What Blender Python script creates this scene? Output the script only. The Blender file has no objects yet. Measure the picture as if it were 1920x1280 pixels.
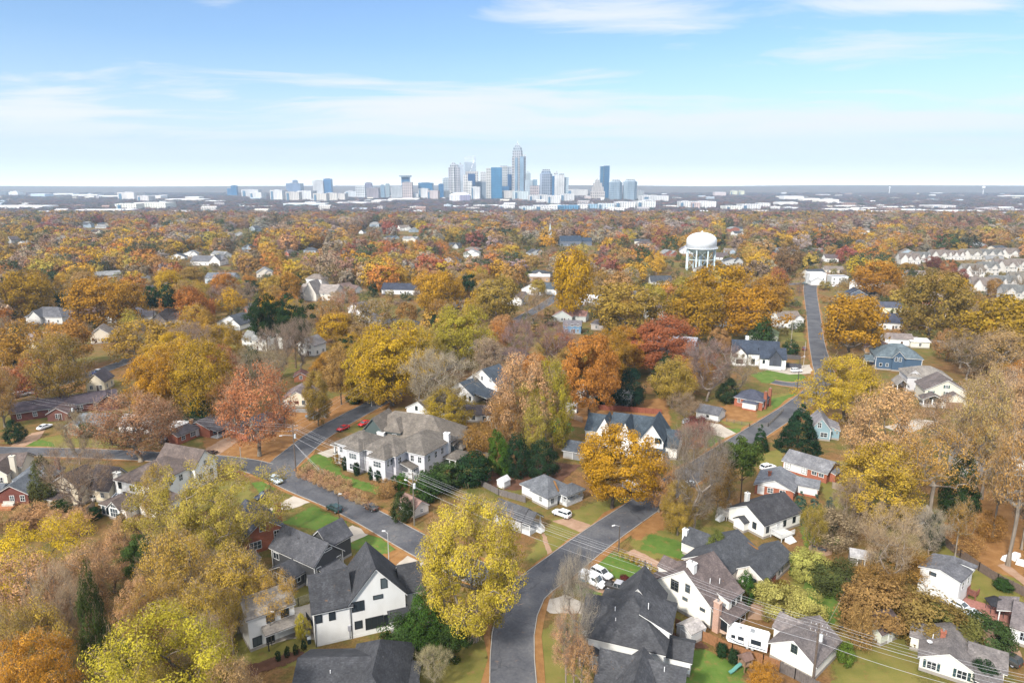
EXPO, HAZE = 1.27, 0.9e-4
import bpy, math, random
import numpy as np
from mathutils import Vector
R = random.Random(11)
NR = np.random.default_rng(11)
sc = bpy.context.scene
COL = sc.collection
# ---------------------------------------------------------------- camera model (24 mm drone lens, 75 m above the ground)
F, H, YH = 1280.0, 75.0, 345.0
PITCH = math.atan((640 - YH) / F)
cP, sP = math.cos(PITCH), math.sin(PITCH)
def G(px, py, z=0.0):
    """world point at height z seen at photo pixel (1920x1280)"""
    dx, dy = (px - 960) / F, -(py - 640) / F
    Y, Z = cP + dy * sP, -sP + dy * cP
    t = (z - H) / Z
    return Vector((dx * t, Y * t, z))
def S(p):
    zc = p[1] * cP - (p[2] - H) * sP
    yc = p[1] * sP + (p[2] - H) * cP
    return 960 + F * p[0] / zc, 640 - F * yc / zc, F / zc
def ztop(px, py, base):
    """height at which a vertical line over ground point base reaches photo row py"""
    dy = -(py - 640) / F
    Y, Z = cP + dy * sP, -sP + dy * cP
    return H + base[1] * Z / Y

cam = bpy.data.cameras.new('camera'); camo = bpy.data.objects.new('camera', cam); COL.objects.link(camo)
camo.location = (0, 0, H); camo.rotation_euler = (math.pi / 2 - PITCH, 0, 0)
cam.sensor_width = 36; cam.lens = 24; cam.clip_end = 60000; cam.clip_start = 1
sc.camera = camo

# ---------------------------------------------------------------- objects
def tag(o, label=None, cat=None, group=None, kind=None):
    if label: o['label'] = label
    if cat: o['category'] = cat
    if group: o['group'] = group
    if kind: o['kind'] = kind
    return o
def empty(name, loc, rz=0.0, label=None, cat=None, group=None):
    o = bpy.data.objects.new(name, None); COL.objects.link(o)
    o.location = loc; o.rotation_euler = (0, 0, rz); o.empty_display_size = 0.5
    return tag(o, label, cat, group)
def inst(name, me, parent=None, loc=(0, 0, 0), rz=0.0, color=None, scale=None):
    o = bpy.data.objects.new(name, me); COL.objects.link(o)
    o.location = loc; o.rotation_euler = (0, 0, rz)
    if scale is not None: o.scale = scale
    if parent is not None: o.parent = parent
    if color is not None: o.color = (*color, 1.0)
    return o
class MB:
    """collects faces and builds ONE mesh"""
    def __init__(s): s.v = []; s.f = []; s.m = []
    def face(s, pts, m=0):
        n = len(s.v); s.v += [tuple(p) for p in pts]; s.f.append(tuple(range(n, n + len(pts)))); s.m.append(m)
    def loft(s, a, b, m=0, cap=True, mt=None):
        """side faces between equal polygons a (bottom, ccw from above) and b (top)"""
        n = len(a); k = len(s.v); s.v += [tuple(p) for p in a] + [tuple(p) for p in b]
        for i in range(n):
            j = (i + 1) % n
            s.f.append((k + i, k + j, k + n + j, k + n + i)); s.m.append(m)
        if cap:
            s.f.append(tuple(k + n - 1 - i for i in range(n))); s.m.append(m)
            s.f.append(tuple(k + n + i for i in range(n))); s.m.append(m if mt is None else mt)
    def box(s, x0, y0, z0, x1, y1, z1, m=0, mt=None):
        s.loft([(x0, y0, z0), (x1, y0, z0), (x1, y1, z0), (x0, y1, z0)], [(x0, y0, z1), (x1, y0, z1), (x1, y1, z1), (x0, y1, z1)], m, mt=mt)
    def tube(s, p, q, r0, r1=None, n=6, m=0, cap=True):
        r1 = r0 if r1 is None else r1
        p, q = Vector(p), Vector(q); d = (q - p).normalized()
        a = d.orthogonal().normalized(); b = d.cross(a)
        A = [p + (a * math.cos(2 * math.pi * i / n) + b * math.sin(2 * math.pi * i / n)) * r0 for i in range(n)]
        B = [q + (a * math.cos(2 * math.pi * i / n) + b * math.sin(2 * math.pi * i / n)) * r1 for i in range(n)]
        s.loft(A, B, m, cap)
    def lathe(s, prof, n=24, m=0, c=(0, 0)):
        k = len(s.v)
        for r, z in prof:
            for i in range(n):
                a = 2 * math.pi * i / n; s.v.append((c[0] + r * math.cos(a), c[1] + r * math.sin(a), z))
        for j in range(len(prof) - 1):
            for i in range(n):
                i2 = (i + 1) % n
                s.f.append((k + j * n + i, k + j * n + i2, k + (j + 1) * n + i2, k + (j + 1) * n + i)); s.m.append(m)
        s.f.append(tuple(k + n - 1 - i for i in range(n))); s.m.append(m)
        s.f.append(tuple(k + (len(prof) - 1) * n + i for i in range(n))); s.m.append(m)
    def mesh(s, name, mats, smooth=False):
        me = bpy.data.meshes.new(name); me.from_pydata(s.v, [], s.f)
        for x in (mats if isinstance(mats, (list, tuple)) else [mats]): me.materials.append(x)
        me.polygons.foreach_set('material_index', s.m)
        if smooth: me.polygons.foreach_set('use_smooth', [True] * len(s.f))
        me.update(); return me
    def build(s, name, mats, parent=None, loc=(0, 0, 0), rz=0.0, color=None, smooth=False):
        return inst(name, s.mesh(name, mats, smooth), parent, loc, rz, color)

# ---------------------------------------------------------------- materials
def srgb(r, g, b):
    f = lambda c: (c / 255 / 12.92) if c <= 10 else (((c / 255) + .055) / 1.055) ** 2.4
    return (f(r), f(g), f(b))
class N:
    """tiny node helper"""
    def __init__(s, name):
        s.mat = bpy.data.materials.new(name); s.mat.use_nodes = True; s.t = s.mat.node_tree
        s.t.nodes.clear(); s.out = s.t.nodes.new('ShaderNodeOutputMaterial')
    def n(s, typ, **kw):
        nd = s.t.nodes.new('ShaderNode' + typ)
        for k, v in kw.items():
            if k[0] == '_': setattr(nd, k[1:], v)
            else:
                kk = int(k[1:]) if k[0] == 'i' and k[1:].isdigit() else k.replace('__', ' ')
                if isinstance(v, bpy.types.NodeSocket): s.t.links.new(v, nd.inputs[kk])
                else: nd.inputs[kk].default_value = v
        return nd
    def ramp(s, fac, stops):
        nd = s.n('ValToRGB'); s.t.links.new(fac, nd.inputs[0]); el = nd.color_ramp.elements
        while len(el) < len(stops): el.new(.5)
        for e, (p, c) in zip(el, stops): e.position = p; e.color = (*c, 1) if len(c) == 3 else c
        return nd.outputs[0]
    def mix(s, fac, a, b, mode='MIX'):
        nd = s.t.nodes.new('ShaderNodeMix'); nd.data_type = 'RGBA'; nd.blend_type = mode; nd.clamp_result = False
        for sock, v in ((nd.inputs[0], fac), (nd.inputs[6], a), (nd.inputs[7], b)):
            if isinstance(v, bpy.types.NodeSocket): s.t.links.new(v, sock)
            elif isinstance(v, (int, float)): sock.default_value = v
            else: sock.default_value = (*v, 1) if len(v) == 3 else v
        return nd.outputs[2]
    def noise(s, vec, scale, detail=3, rough=.55, out=0):
        nd = s.n('TexNoise', Scale=scale, Detail=detail, Roughness=rough)
        if vec is not None: s.t.links.new(vec, nd.inputs['Vector'])
        return nd.outputs[out]
    def math(s, op, a, b=0.0):
        return s.n('Math', _operation=op, i0=a, i1=b).outputs[0]
    def end(s, shader): s.t.links.new(shader, s.out.inputs[0]); return s.mat
    def pbr(s, col, rough=.8, spec=.3, metal=0.0, normal=None):
        nd = s.n('BsdfPrincipled', Roughness=rough, Metallic=metal)
        nd.inputs['Specular IOR Level'].default_value = spec
        for sock, v in ((nd.inputs['Base Color'], col), (nd.inputs['Normal'], normal)):
            if v is None: continue
            if isinstance(v, bpy.types.NodeSocket): s.t.links.new(v, sock)
            else: sock.default_value = (*v, 1)
        return s.end(nd.outputs[0])
M = {}
def obj_col(k): return k.n('ObjectInfo').outputs['Color']
def coords(k, which='Object'): return k.n('TexCoord').outputs[which]
def scaled(k, vec, sx, sy, sz): return k.n('Mapping', Vector=vec, Scale=(sx, sy, sz)).outputs[0]
def mk_roof():
    k = N('shingle_roof'); v = coords(k); c = obj_col(k)
    big = k.noise(v, .35, 4); fine = k.noise(scaled(k, v, 2.2, 2.2, 5), 1.6, 3, .7)
    wn = k.n('TexWhiteNoise', _noise_dimensions='3D', Vector=k.n('VectorMath', _operation='SNAP', i0=v, i1=(.33, .33, .12)).outputs[0]).outputs[0]
    f = k.math('ADD', k.math('MULTIPLY', big, .7), k.math('ADD', k.math('MULTIPLY', fine, .62), k.math('MULTIPLY', wn, .22)))
    col = k.mix(1.0, c, k.ramp(f, [(.35, (.45, .45, .45)), (.85, (1.05, 1.05, 1.05)), (1.0, (1.5, 1.5, 1.5))]), 'MULTIPLY')
    wv = k.noise(scaled(k, v, 1.2, 1.2, .12), .9, 3); col = k.mix(1.0, col, k.ramp(wv, [(.3, (.78, .78, .80)), (.7, (1.12, 1.12, 1.10))]), 'MULTIPLY')
    th = k.math('ADD', k.noise(v, 1.1, 6, .78), k.math('MULTIPLY', k.n('ObjectInfo').outputs['Random'], .10))
    col = k.mix(k.ramp(th, [(.73, (0, 0, 0)), (.79, (.8, .8, .8))]), col, (.20, .11, .05))
    return k.pbr(col, .93, .15)
def mk_siding():
    k = N('lap_siding'); v = coords(k); c = obj_col(k)
    z = k.n('SeparateXYZ', Vector=v).outputs[2]
    lap = k.math('FRACT', k.math('MULTIPLY', z, 5.0))
    f = k.math('ADD', k.math('MULTIPLY', k.noise(scaled(k, v, 1, 1, .35), .7, 4), .5), k.math('MULTIPLY', lap, .22))
    col = k.mix(1.0, c, k.ramp(f, [(.1, (.84, .83, .81)), (.5, (1.02, 1.02, 1.02))]), 'MULTIPLY')
    return k.pbr(col, .75, .25)
def mk_brick():
    k = N('brick_wall'); v = coords(k); c = obj_col(k)
    s = k.n('SeparateXYZ', Vector=v)
    uv = k.n('CombineXYZ', X=k.math('ADD', s.outputs[0], s.outputs[1]), Y=s.outputs[2]).outputs[0]
    br = k.n('TexBrick', Vector=uv, Scale=1.0, Color1=(1.1, 1.0, 1.0, 1), Color2=(.72, .7, .7, 1), Mortar=(1.15, 1.35, 1.5, 1))
    br.inputs['Mortar Size'].default_value = .012; br.inputs['Brick Width'].default_value = .24; br.inputs['Row Height'].default_value = .085
    col = k.mix(1.0, k.mix(1.0, c, br.outputs[0], 'MULTIPLY'), k.ramp(k.noise(v, .6, 4), [(.25, (.75, .75, .75)), (.8, (1.1, 1.1, 1.1))]), 'MULTIPLY')
    return k.pbr(col, .85, .2)
def mk_plain(name, rough=.6, spec=.3, amt=.12, scale=1.5, metal=0.0):
    k = N(name); v = coords(k)
    col = k.mix(1.0, obj_col(k), k.ramp(k.noise(v, scale, 3), [(.2, (1 - amt,) * 3), (.8, (1 + amt * .5,) * 3)]), 'MULTIPLY')
    return k.pbr(col, rough, spec, metal)
M['roof'] = mk_roof(); M['siding'] = mk_siding(); M['brick'] = mk_brick()
M['paint'] = mk_plain('painted_wood', .55); M['metal'] = mk_plain('sheet_metal', .4, .5, .1, 3)
M['car'] = mk_plain('car_paint', .22, .6, .02)
M['wood'] = mk_plain('weathered_wood', .85, .2, .35, 2.5)
M['concrete'] = mk_plain('concrete', .85, .2, .3, .7)
M['stucco'] = mk_plain('stucco', .85, .2, .12, .6)
def mk_glass():
    k = N('window_glass'); w = k.n('TexWhiteNoise', _noise_dimensions='3D', Vector=k.n('ObjectInfo').outputs['Location']).outputs[0]
    return k.pbr(k.ramp(w, [(0, (.012, .016, .02)), (.6, (.03, .04, .05)), (1, (.09, .11, .12))]), .08, .5)
M['glass'] = mk_glass()
k = N('rubber'); M['rubber'] = k.pbr((.02, .02, .02), .8, .2)
k = N('lamp_lens'); M['lens'] = k.pbr((.5, .5, .48), .2, .5)
k = N('red_lens'); M['redlens'] = k.pbr((.35, .02, .015), .25, .5)
k = N('wire'); M['wire'] = k.pbr((.42, .42, .43), .5, .3)
def mk_ground():
    k = N('ground'); v = k.n('NewGeometry').outputs['Position']
    a = k.noise(v, .035, 5, .6); b = k.noise(v, .35, 4, .65); c = k.noise(v, 2.3, 3, .7)
    grass = k.ramp(b, [(.25, (.075, .085, .018)), (.5, (.12, .105, .028)), (.75, (.17, .125, .04))])
    leaf = k.ramp(b, [(.25, (.085, .045, .022)), (.5, (.16, .085, .035)), (.78, (.23, .13, .055))])
    f = k.math('ADD', k.math('MULTIPLY', a, .75), k.math('MULTIPLY', b, .3))
    col = k.mix(k.ramp(f, [(.44, (0, 0, 0)), (.60, (1, 1, 1))]), grass, leaf)
    col = k.mix(1.0, col, k.ramp(c, [(.3, (.68, .68, .68)), (.7, (1.25, 1.25, 1.25))]), 'MULTIPLY')
    return k.pbr(col, .95, .1)
def mk_sheet(name, stops, s1=.5, s2=4.0, rough=.95, litter=None, lit=(.60, .72), edge=0.0):
    k = N(name); v = k.n('NewGeometry').outputs['Position']
    f = k.math('ADD', k.math('MULTIPLY', k.noise(v, s1, 4, .6), .7), k.math('MULTIPLY', k.noise(v, s2, 3, .7), .3))
    col = k.ramp(f, stops)
    if litter: col = k.mix(k.ramp(k.noise(v, .55, 6, .75), [(lit[0], (0, 0, 0)), (lit[1], (1, 1, 1))]), col, litter)
    if edge:      # ragged outline: the sheet ends where noise meets the distance from its border
        sd_ = k.n('Attribute', _attribute_name='edge').outputs['Fac']
        nz = k.math('MULTIPLY', k.math('SUBTRACT', k.noise(v, .7, 6, .75), .5), edge)
        p = k.n('BsdfPrincipled', Roughness=rough); p.inputs['Specular IOR Level'].default_value = .1; k.t.links.new(col, p.inputs['Base Color'])
        return k.end(k.n('MixShader', i0=k.math('GREATER_THAN', k.math('ADD', sd_, nz), 0.0), i1=k.n('BsdfTransparent').outputs[0], i2=p.outputs[0]).outputs[0])
    if name == 'asphalt':
        vo = k.n('TexVoronoi', _feature='DISTANCE_TO_EDGE', Vector=k.n('VectorMath', _operation='MULTIPLY_ADD', i0=k.noise(v, .4, 3, .5, 1), i1=(3, 3, 0), i2=v).outputs[0], Scale=.10)
        col = k.mix(1.0, col, k.ramp(vo.outputs[0], [(.0, (.72, .72, .72)), (.005, (.8, .8, .8)), (.009, (1, 1, 1))]), 'MULTIPLY')
    return k.pbr(col, rough, .12)
M['ground'] = mk_ground()
M['asphalt'] = mk_sheet('asphalt', [(.3, (.045, .046, .052)), (.45, (.072, .073, .081)), (.55, (.096, .096, .102)), (.72, (.15, .145, .142))], .14, 2.2, .9, (.19, .12, .08), (.60, .76))
M['lawn'] = mk_sheet('lawn', [(.25, (.045, .075, .014)), (.45, (.072, .125, .022)), (.6, (.095, .145, .03)), (.8, (.15, .15, .045))], .35, 5, .95, (.17, .12, .04), (.54, .68), edge=4.5)
M['drygrass'] = mk_sheet('dry_grass', [(.25, (.085, .095, .02)), (.5, (.15, .135, .035)), (.8, (.22, .16, .055))], .25, 5, .95, (.20, .11, .045), (.56, .72), edge=6)
M['litter'] = mk_sheet('fallen_leaves', [(.2, (.12, .055, .022)), (.5, (.23, .115, .042)), (.8, (.34, .195, .085))], .4, 5, .97, edge=6)
M['leafpile'] = mk_sheet('leaf_pile', [(.2, (.12, .055, .022)), (.5, (.23, .115, .042)), (.8, (.34, .195, .085))], .4, 5, .97)
M['mulch'] = mk_sheet('bark_mulch', [(.2, (.05, .025, .016)), (.5, (.10, .05, .032)), (.8, (.17, .09, .06))], .5, 6, .97, edge=3)
M['drive'] = mk_sheet('concrete_drive', [(.2, (.25, .22, .18)), (.5, (.37, .325, .27)), (.8, (.46, .41, .35))], .4, 4, .9, (.24, .14, .08), (.62, .8))
M['gravel'] = mk_sheet('tan_gravel', [(.2, (.20, .12, .075)), (.5, (.30, .19, .125)), (.8, (.40, .28, .2))], .5, 6, .95)
M['kerb'] = mk_sheet('kerb_concrete', [(.2, (.2, .19, .17)), (.8, (.36, .34, .31))], .6, 5, .9, (.2, .1, .05), (.55, .7))
def mk_leaf():
    k = N('foliage'); c = obj_col(k)
    at = k.n('Attribute', _attribute_name='var').outputs['Fac']
    v = coords(k)
    f = k.math('ADD', k.math('MULTIPLY', at, .75), k.math('MULTIPLY', k.noise(v, 9.0, 2), .25))
    col = k.mix(1.0, c, k.ramp(f, [(.08, (.50, .46, .44)), (.35, (.86, .84, .8)), (.6, (1.2, 1.2, 1.1)), (.95, (1.75, 1.75, 1.45))]), 'MULTIPLY')
    d = k.n('BsdfDiffuse', Color=col); t = k.n('BsdfTranslucent', Color=col)
    return k.end(k.n('MixShader', i0=.32, i1=d.outputs[0], i2=t.outputs[0]).outputs[0])
def mk_bark():
    k = N('bark'); v = coords(k)
    return k.pbr(k.mix(1.0, obj_col(k), k.ramp(k.noise(scaled(k, v, 1, 1, .15), 60, 3), [(.3, (.55,) * 3), (.7, (1.2,) * 3)]), 'MULTIPLY'), .95, .1)
M['leaf'] = mk_leaf(); M['bark'] = mk_bark()
# ---------------------------------------------------------------- sky, sun, haze
SUN_EL, SUN_AZ = math.radians(38), math.radians(215)      # sun behind the camera, to the left
wd = bpy.data.worlds.new('World'); sc.world = wd; wd.use_nodes = True
wt = wd.node_tree; wt.nodes.clear()
class W(N):
    def __init__(s): s.t = wt
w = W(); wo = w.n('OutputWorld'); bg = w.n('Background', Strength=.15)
sky = w.n('TexSky', _sky_type='NISHITA', _sun_disc=False, _sun_elevation=SUN_EL, _sun_rotation=SUN_AZ, _altitude=200, _air_density=1.0, _dust_density=.6, _ozone_density=1.2)
dirn = w.n('TexCoord').outputs['Generated']
sp = w.n('SeparateXYZ', Vector=dirn)
zz = w.math('MAXIMUM', sp.outputs[2], 0.0)
den = w.math('ADD', zz, .06)
u = w.math('DIVIDE', sp.outputs[0], den); vv = w.math('DIVIDE', sp.outputs[1], den)
cl = w.n('CombineXYZ', X=u, Y=vv, Z=0.0).outputs[0]
warp = w.noise(cl, .5, 2, .5, 1)
cl2 = w.n('VectorMath', _operation='MULTIPLY_ADD', i0=warp, i1=(1.6, 1.6, 0), i2=cl).outputs[0]
n1 = w.noise(w.n('Mapping', Vector=cl2, Location=(4.3, 1.1, 0), Scale=(.5, 1.15, 1)).outputs[0], 1.0, 10, .62)
n2 = w.noise(w.n('Mapping', Vector=cl, Location=(2.1, 5.2, 0), Scale=(.16, .30, 1)).outputs[0], 1.0, 3, .5)
cov = w.math('ADD', w.math('MULTIPLY', n1, .60), w.math('MULTIPLY', n2, .42))
low = w.ramp(zz, [(0.0, (1, 1, 1)), (.05, (.95, .95, .95)), (.085, (.66, .66, .66)), (.125, (.28, .28, .28)), (.18, (.06, .06, .06)), (.3, (.0, .0, .0))])
cov = w.math('ADD', cov, w.math('MULTIPLY', low, .12))
# where the cloud banks of that afternoon stood: (photo column, row, half width, half height, strength)
yy_ = w.math('MAXIMUM', sp.outputs[1], .05); uu = w.math('DIVIDE', sp.outputs[0], yy_); ve = w.math('DIVIDE', sp.outputs[2], yy_)
bias = None
for bx, by, sx_, sy_, st_ in ((850, 205, 330, 42, .17), (60, 200, 150, 38, .16), (1240, 22, 230, 40, .15), (870, 35, 150, 22, .08), (1480, 255, 260, 38, .10), (400, 5, 90, 14, .10), (1720, 8, 160, 16, .12), (385, 185, 60, 14, .05), (1060, 130, 110, 10, .05), (1250, 88, 70, 12, .07), (300, 255, 380, 34, .10)):
    dx_, dy_ = (bx - 960) / F, -(by - 640) / F; Y_, Z_ = cP + dy_ * sP, -sP + dy_ * cP
    a_ = w.math('MULTIPLY', w.math('SUBTRACT', uu, dx_ / Y_), F / sx_); c_ = w.math('MULTIPLY', w.math('SUBTRACT', ve, Z_ / Y_), F / sy_)
    r2 = w.math('ADD', w.math('MULTIPLY', a_, a_), w.math('MULTIPLY', c_, c_)); g_ = w.math('MULTIPLY', w.math('POWER', 2.718, w.math('MULTIPLY', r2, -1.0)), st_)
    bias = g_ if bias is None else w.math('ADD', bias, g_)
cov = w.math('SUBTRACT', w.math('ADD', cov, bias), .052)
cf = w.ramp(cov, [(.535, (0, 0, 0)), (.575, (.35, .35, .35)), (.62, (.75, .75, .75)), (.70, (1, 1, 1))])
blue = w.mix(1.0, sky.outputs[0], (.335, .41, .50), 'MULTIPLY')
veil = w.mix(w.math('MULTIPLY', low, .80), blue, w.ramp(zz, [(0, (5.0, 4.9, 4.6)), (.012, (3.8, 3.8, 3.7)), (.03, (2.55, 2.72, 2.8)), (.055, (2.0, 2.33, 2.55)), (.07, (2.15, 2.45, 2.66))]))
high = w.ramp(zz, [(.34, (0, 0, 0)), (.62, (.85, .85, .85))])      # unseen cloud veil overhead, added extra bright as soft fill light
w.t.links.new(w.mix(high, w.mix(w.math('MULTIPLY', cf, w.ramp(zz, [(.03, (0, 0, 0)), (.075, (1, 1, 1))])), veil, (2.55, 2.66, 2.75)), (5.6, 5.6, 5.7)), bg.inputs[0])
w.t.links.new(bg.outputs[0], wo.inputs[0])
sun = bpy.data.lights.new('sun', 'SUN'); sun.energy = 2.7; sun.angle = math.radians(5); sun.color = (1, .95, .87)
suno = bpy.data.objects.new('sun', sun); COL.objects.link(suno)
# direction towards the sun
sd = Vector((math.sin(SUN_AZ) * math.cos(SUN_EL), math.cos(SUN_AZ) * math.cos(SUN_EL), math.sin(SUN_EL)))
suno.rotation_euler = sd.to_track_quat('Z', 'Y').to_euler(); suno.location = (0, 0, 400)
sc.view_settings.view_transform = 'Standard'; sc.view_settings.look = 'None'; sc.view_settings.exposure = EXPO; sc.view_settings.gamma = 1
k = N('haze_air'); pv = k.n('VolumePrincipled', Density=HAZE); pv.inputs['Color'].default_value = (.60, .80, 1, 1); pv.inputs['Anisotropy'].default_value = .25
k.t.links.new(pv.outputs[0], k.out.inputs[1])
b = MB(); b.box(-7600, -300, -3, 7600, 8400, 296)
if HAZE > 0: tag(b.build('haze', k.mat), 'thin blue autumn haze over the whole city', 'haze', kind='stuff')
sc.cycles.volume_bounces = 1; sc.cycles.max_bounces = 5; sc.cycles.diffuse_bounces = 1; sc.cycles.glossy_bounces = 2
sc.cycles.transmission_bounces = 3; sc.cycles.transparent_max_bounces = 6; sc.cycles.caustics_reflective = False; sc.cycles.caustics_refractive = False
sc.cycles.use_adaptive_sampling = False

# ---------------------------------------------------------------- ground, streets
b = MB(); b.face([(-7500, -290, 0), (7500, -290, 0), (7500, 8300, 0), (-7500, 8300, 0)])
tag(b.build('ground', M['ground']), kind='structure')
def smooth_line(pts, step=4.0):
    """Catmull-Rom through world points with width as 3rd value"""
    P = [np.array(p, float) for p in pts]; P = [2 * P[0] - P[1]] + P + [2 * P[-1] - P[-2]]
    out = []
    for i in range(1, len(P) - 2):
        n = max(2, int(np.linalg.norm(P[i + 1][:2] - P[i][:2]) / step))
        for j in range(n):
            t = j / n
            out.append(.5 * ((2 * P[i]) + (-P[i - 1] + P[i + 1]) * t + (2 * P[i - 1] - 5 * P[i] + 4 * P[i + 1] - P[i + 2]) * t * t + (-P[i - 1] + 3 * P[i] - 3 * P[i + 1] + P[i + 2]) * t ** 3))
    out.append(P[-2]); return np.array(out)
ROADS = []
def strip(name, line, z, mat, lo=None, hi=None, h=0.0, wob=0.0):
    """ribbon between offsets lo..hi (fractions of half width + metres) of a line"""
    d = np.gradient(line[:, :2], axis=0); d /= np.linalg.norm(d, axis=1)[:, None]
    nrm = np.stack([-d[:, 1], d[:, 0]], 1); hw = line[:, 2:3] / 2
    rw = lambda: (NR.random((len(line), 1)) - .5) * wob
    A = line[:, :2] + nrm * (hw * lo[0] + lo[1] + rw()); B = line[:, :2] + nrm * (hw * hi[0] + hi[1] + rw())
    m = MB()
    for i in range(len(line) - 1):
        q = [(*A[i], z), (*A[i + 1], z), (*B[i + 1], z), (*B[i], z)]
        if h: m.loft(q[::-1], [(x, y, z + h) for x, y, _ in q[::-1]])
        else: m.face(q[::-1])
    return m
def road(pxs, z=.06):
    pts = [(*G(x, y)[:2], wd_) for x, y, wd_ in pxs]; z += .045
    ln = smooth_line(pts); ROADS.append(ln)
    tag(strip('road', ln, z, None, (-1, 0), (1, 0)).build('road', M['asphalt']), kind='structure')
    lit = MB()
    for s_ in (1, -1):
        q = strip('x', ln, .091 + .0008 * len(ROADS), None, (s_, s_ * -.1), (s_, s_ * 1.0), wob=1.5)
        k0 = len(lit.v); lit.v += q.v; lit.f += [tuple(i + k0 for i in (f if s_ > 0 else f)) for f in q.f]; lit.m += q.m
    tag(lit.build('leaf_litter_strip', M['leafpile']), kind='structure')
    return ln
ROAD_A = road([(960, 1380, 7), (962, 1280, 7), (962, 1190, 7), (985, 1115, 7.3), (1050, 1062, 7.8), (1125, 1005, 7.7), (1195, 957, 7.5), (1290, 893, 7.6), (1430, 803, 7.2), (1500, 757, 7.4), (1545, 715, 7.6), (1540, 680, 7.2), (1531, 640, 6.8), (1525, 590, 7.2), (1519, 545, 8.5), (1521, 528, 10)])
ROAD_B = road([(975, 1105, 7.4), (880, 1068, 7.2), (790, 1024, 7), (700, 974, 6.8), (640, 944, 6.8), (560, 910, 7), (520, 888, 8)], .075)
ROAD_D = road([(530, 893, 8), (470, 873, 7), (395, 862, 6.2), (300, 857, 6), (230, 853, 6), (100, 848, 6), (0, 846, 6), (-200, 838, 6)], .085)
ROAD_C = road([(512, 888, 9), (555, 850, 8), (615, 805, 7.6), (740, 738, 7), (830, 690, 7), (900, 643, 7), (940, 616, 7), (985, 592, 7), (1020, 572, 7), (1060, 545, 7)], .065)
road([(-40, 760, 7), (60, 733, 7), (150, 708, 7), (232, 680, 7), (290, 655, 7)], .06)
road([(1400, 536, 8), (1480, 533, 8), (1530, 530, 9), (1620, 531, 8), (1720, 534, 8)], .05)
road([(1449, 716, 5), (1490, 722, 6), (1535, 718, 7)], .055)
for i_, ln in enumerate(ROADS):
    for s_ in (1, -1):
        q = strip('x', ln, 0, None, (s_, s_ * .02), (s_, s_ * .17), h=.21); m = MB()
        for j in range(len(ln) - 1):
            vs = q.v[j * 8:j * 8 + 8]; cx, cy = sum(p[0] for p in vs) / 8, sum(p[1] for p in vs) / 8
            if any(np.any((l2[:, 0] - cx) ** 2 + (l2[:, 1] - cy) ** 2 < (l2[:, 2] / 2 + .6) ** 2) for k_, l2 in enumerate(ROADS) if k_ != i_): continue
            m.loft(vs[:4], vs[4:])
        tag(m.build('kerb', M['kerb']), kind='structure')
def sheet(name, pxs, mat, z=.03, wob=.5):
    pts = [G(x, y)[:2] for x, y in pxs]; n = len(pts); out = []
    for i in range(n):
        a, c = Vector(pts[i]), Vector(pts[(i + 1) % n]); m = max(1, int((c - a).length / .8))
        for j in range(m):
            p = a.lerp(c, j / m); out.append((p.x + R.uniform(-wob, wob) * .8, p.y + R.uniform(-wob, wob) * .8, z))
    m = MB(); m.face(out)
    o = tag(m.build(name, M[mat]), kind='structure')
    o.data.validate(); 
    bpy_tri(o); return o
def bpy_tri(o):
    import bmesh
    bm = bmesh.new(); bm.from_mesh(o.data); bmesh.ops.triangulate(bm, faces=bm.faces[:])
    for f in bm.faces:
        if f.normal.z < 0: f.normal_flip()
    bm.to_mesh(o.data); bm.free()
def soft_sheet(name, pxs, mat, z):
    P_ = np.array([G(x, y)[:2] for x, y in pxs]); st = .9; lo, hi = P_.min(0) - 2, P_.max(0) + 2
    nx, ny = int((hi[0] - lo[0]) / st) + 2, int((hi[1] - lo[1]) / st) + 2
    X, Y = np.meshgrid(lo[0] + st * np.arange(nx), lo[1] + st * np.arange(ny)); Q = np.stack([X.ravel(), Y.ravel()], 1); d = np.full(len(Q), 1e9); ins = np.zeros(len(Q), bool)
    for a, c in zip(P_, np.roll(P_, -1, 0)):
        e = c - a; t = np.clip(((Q - a) @ e) / (e @ e), 0, 1); d = np.minimum(d, np.linalg.norm(Q - a - t[:, None] * e, axis=1))
        cr = ((a[1] > Q[:, 1]) != (c[1] > Q[:, 1])); xi = a[0] + (Q[:, 1] - a[1]) * e[0] / (e[1] if abs(e[1]) > 1e-9 else 1e-9); ins ^= cr & (Q[:, 0] < xi)
    sd = np.where(ins, d, -d); m = MB(); m.v = [(x, y, z) for x, y in Q]
    for j in range(ny - 1):
        for i in range(nx - 1):
            q = (j * nx + i, j * nx + i + 1, (j + 1) * nx + i + 1, (j + 1) * nx + i)
            if max(sd[list(q)]) > -1.3: m.f.append(q); m.m.append(0)
    me = m.mesh(name, M[mat]); at = me.attributes.new('edge', 'FLOAT', 'POINT'); at.data.foreach_set('value', sd.astype(np.float32)); tag(inst(name, me), kind='structure')
_sz = [0]
def sheets(name, mat, lst, z0, wob=.5):
    for p in lst:
        _sz[0] += 1; (soft_sheet(name, p, mat, z0 + .0005 * _sz[0]) if mat in ('lawn', 'drygrass', 'litter', 'mulch') else sheet(name, p, mat, z0 + .0005 * _sz[0], wob))
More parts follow.
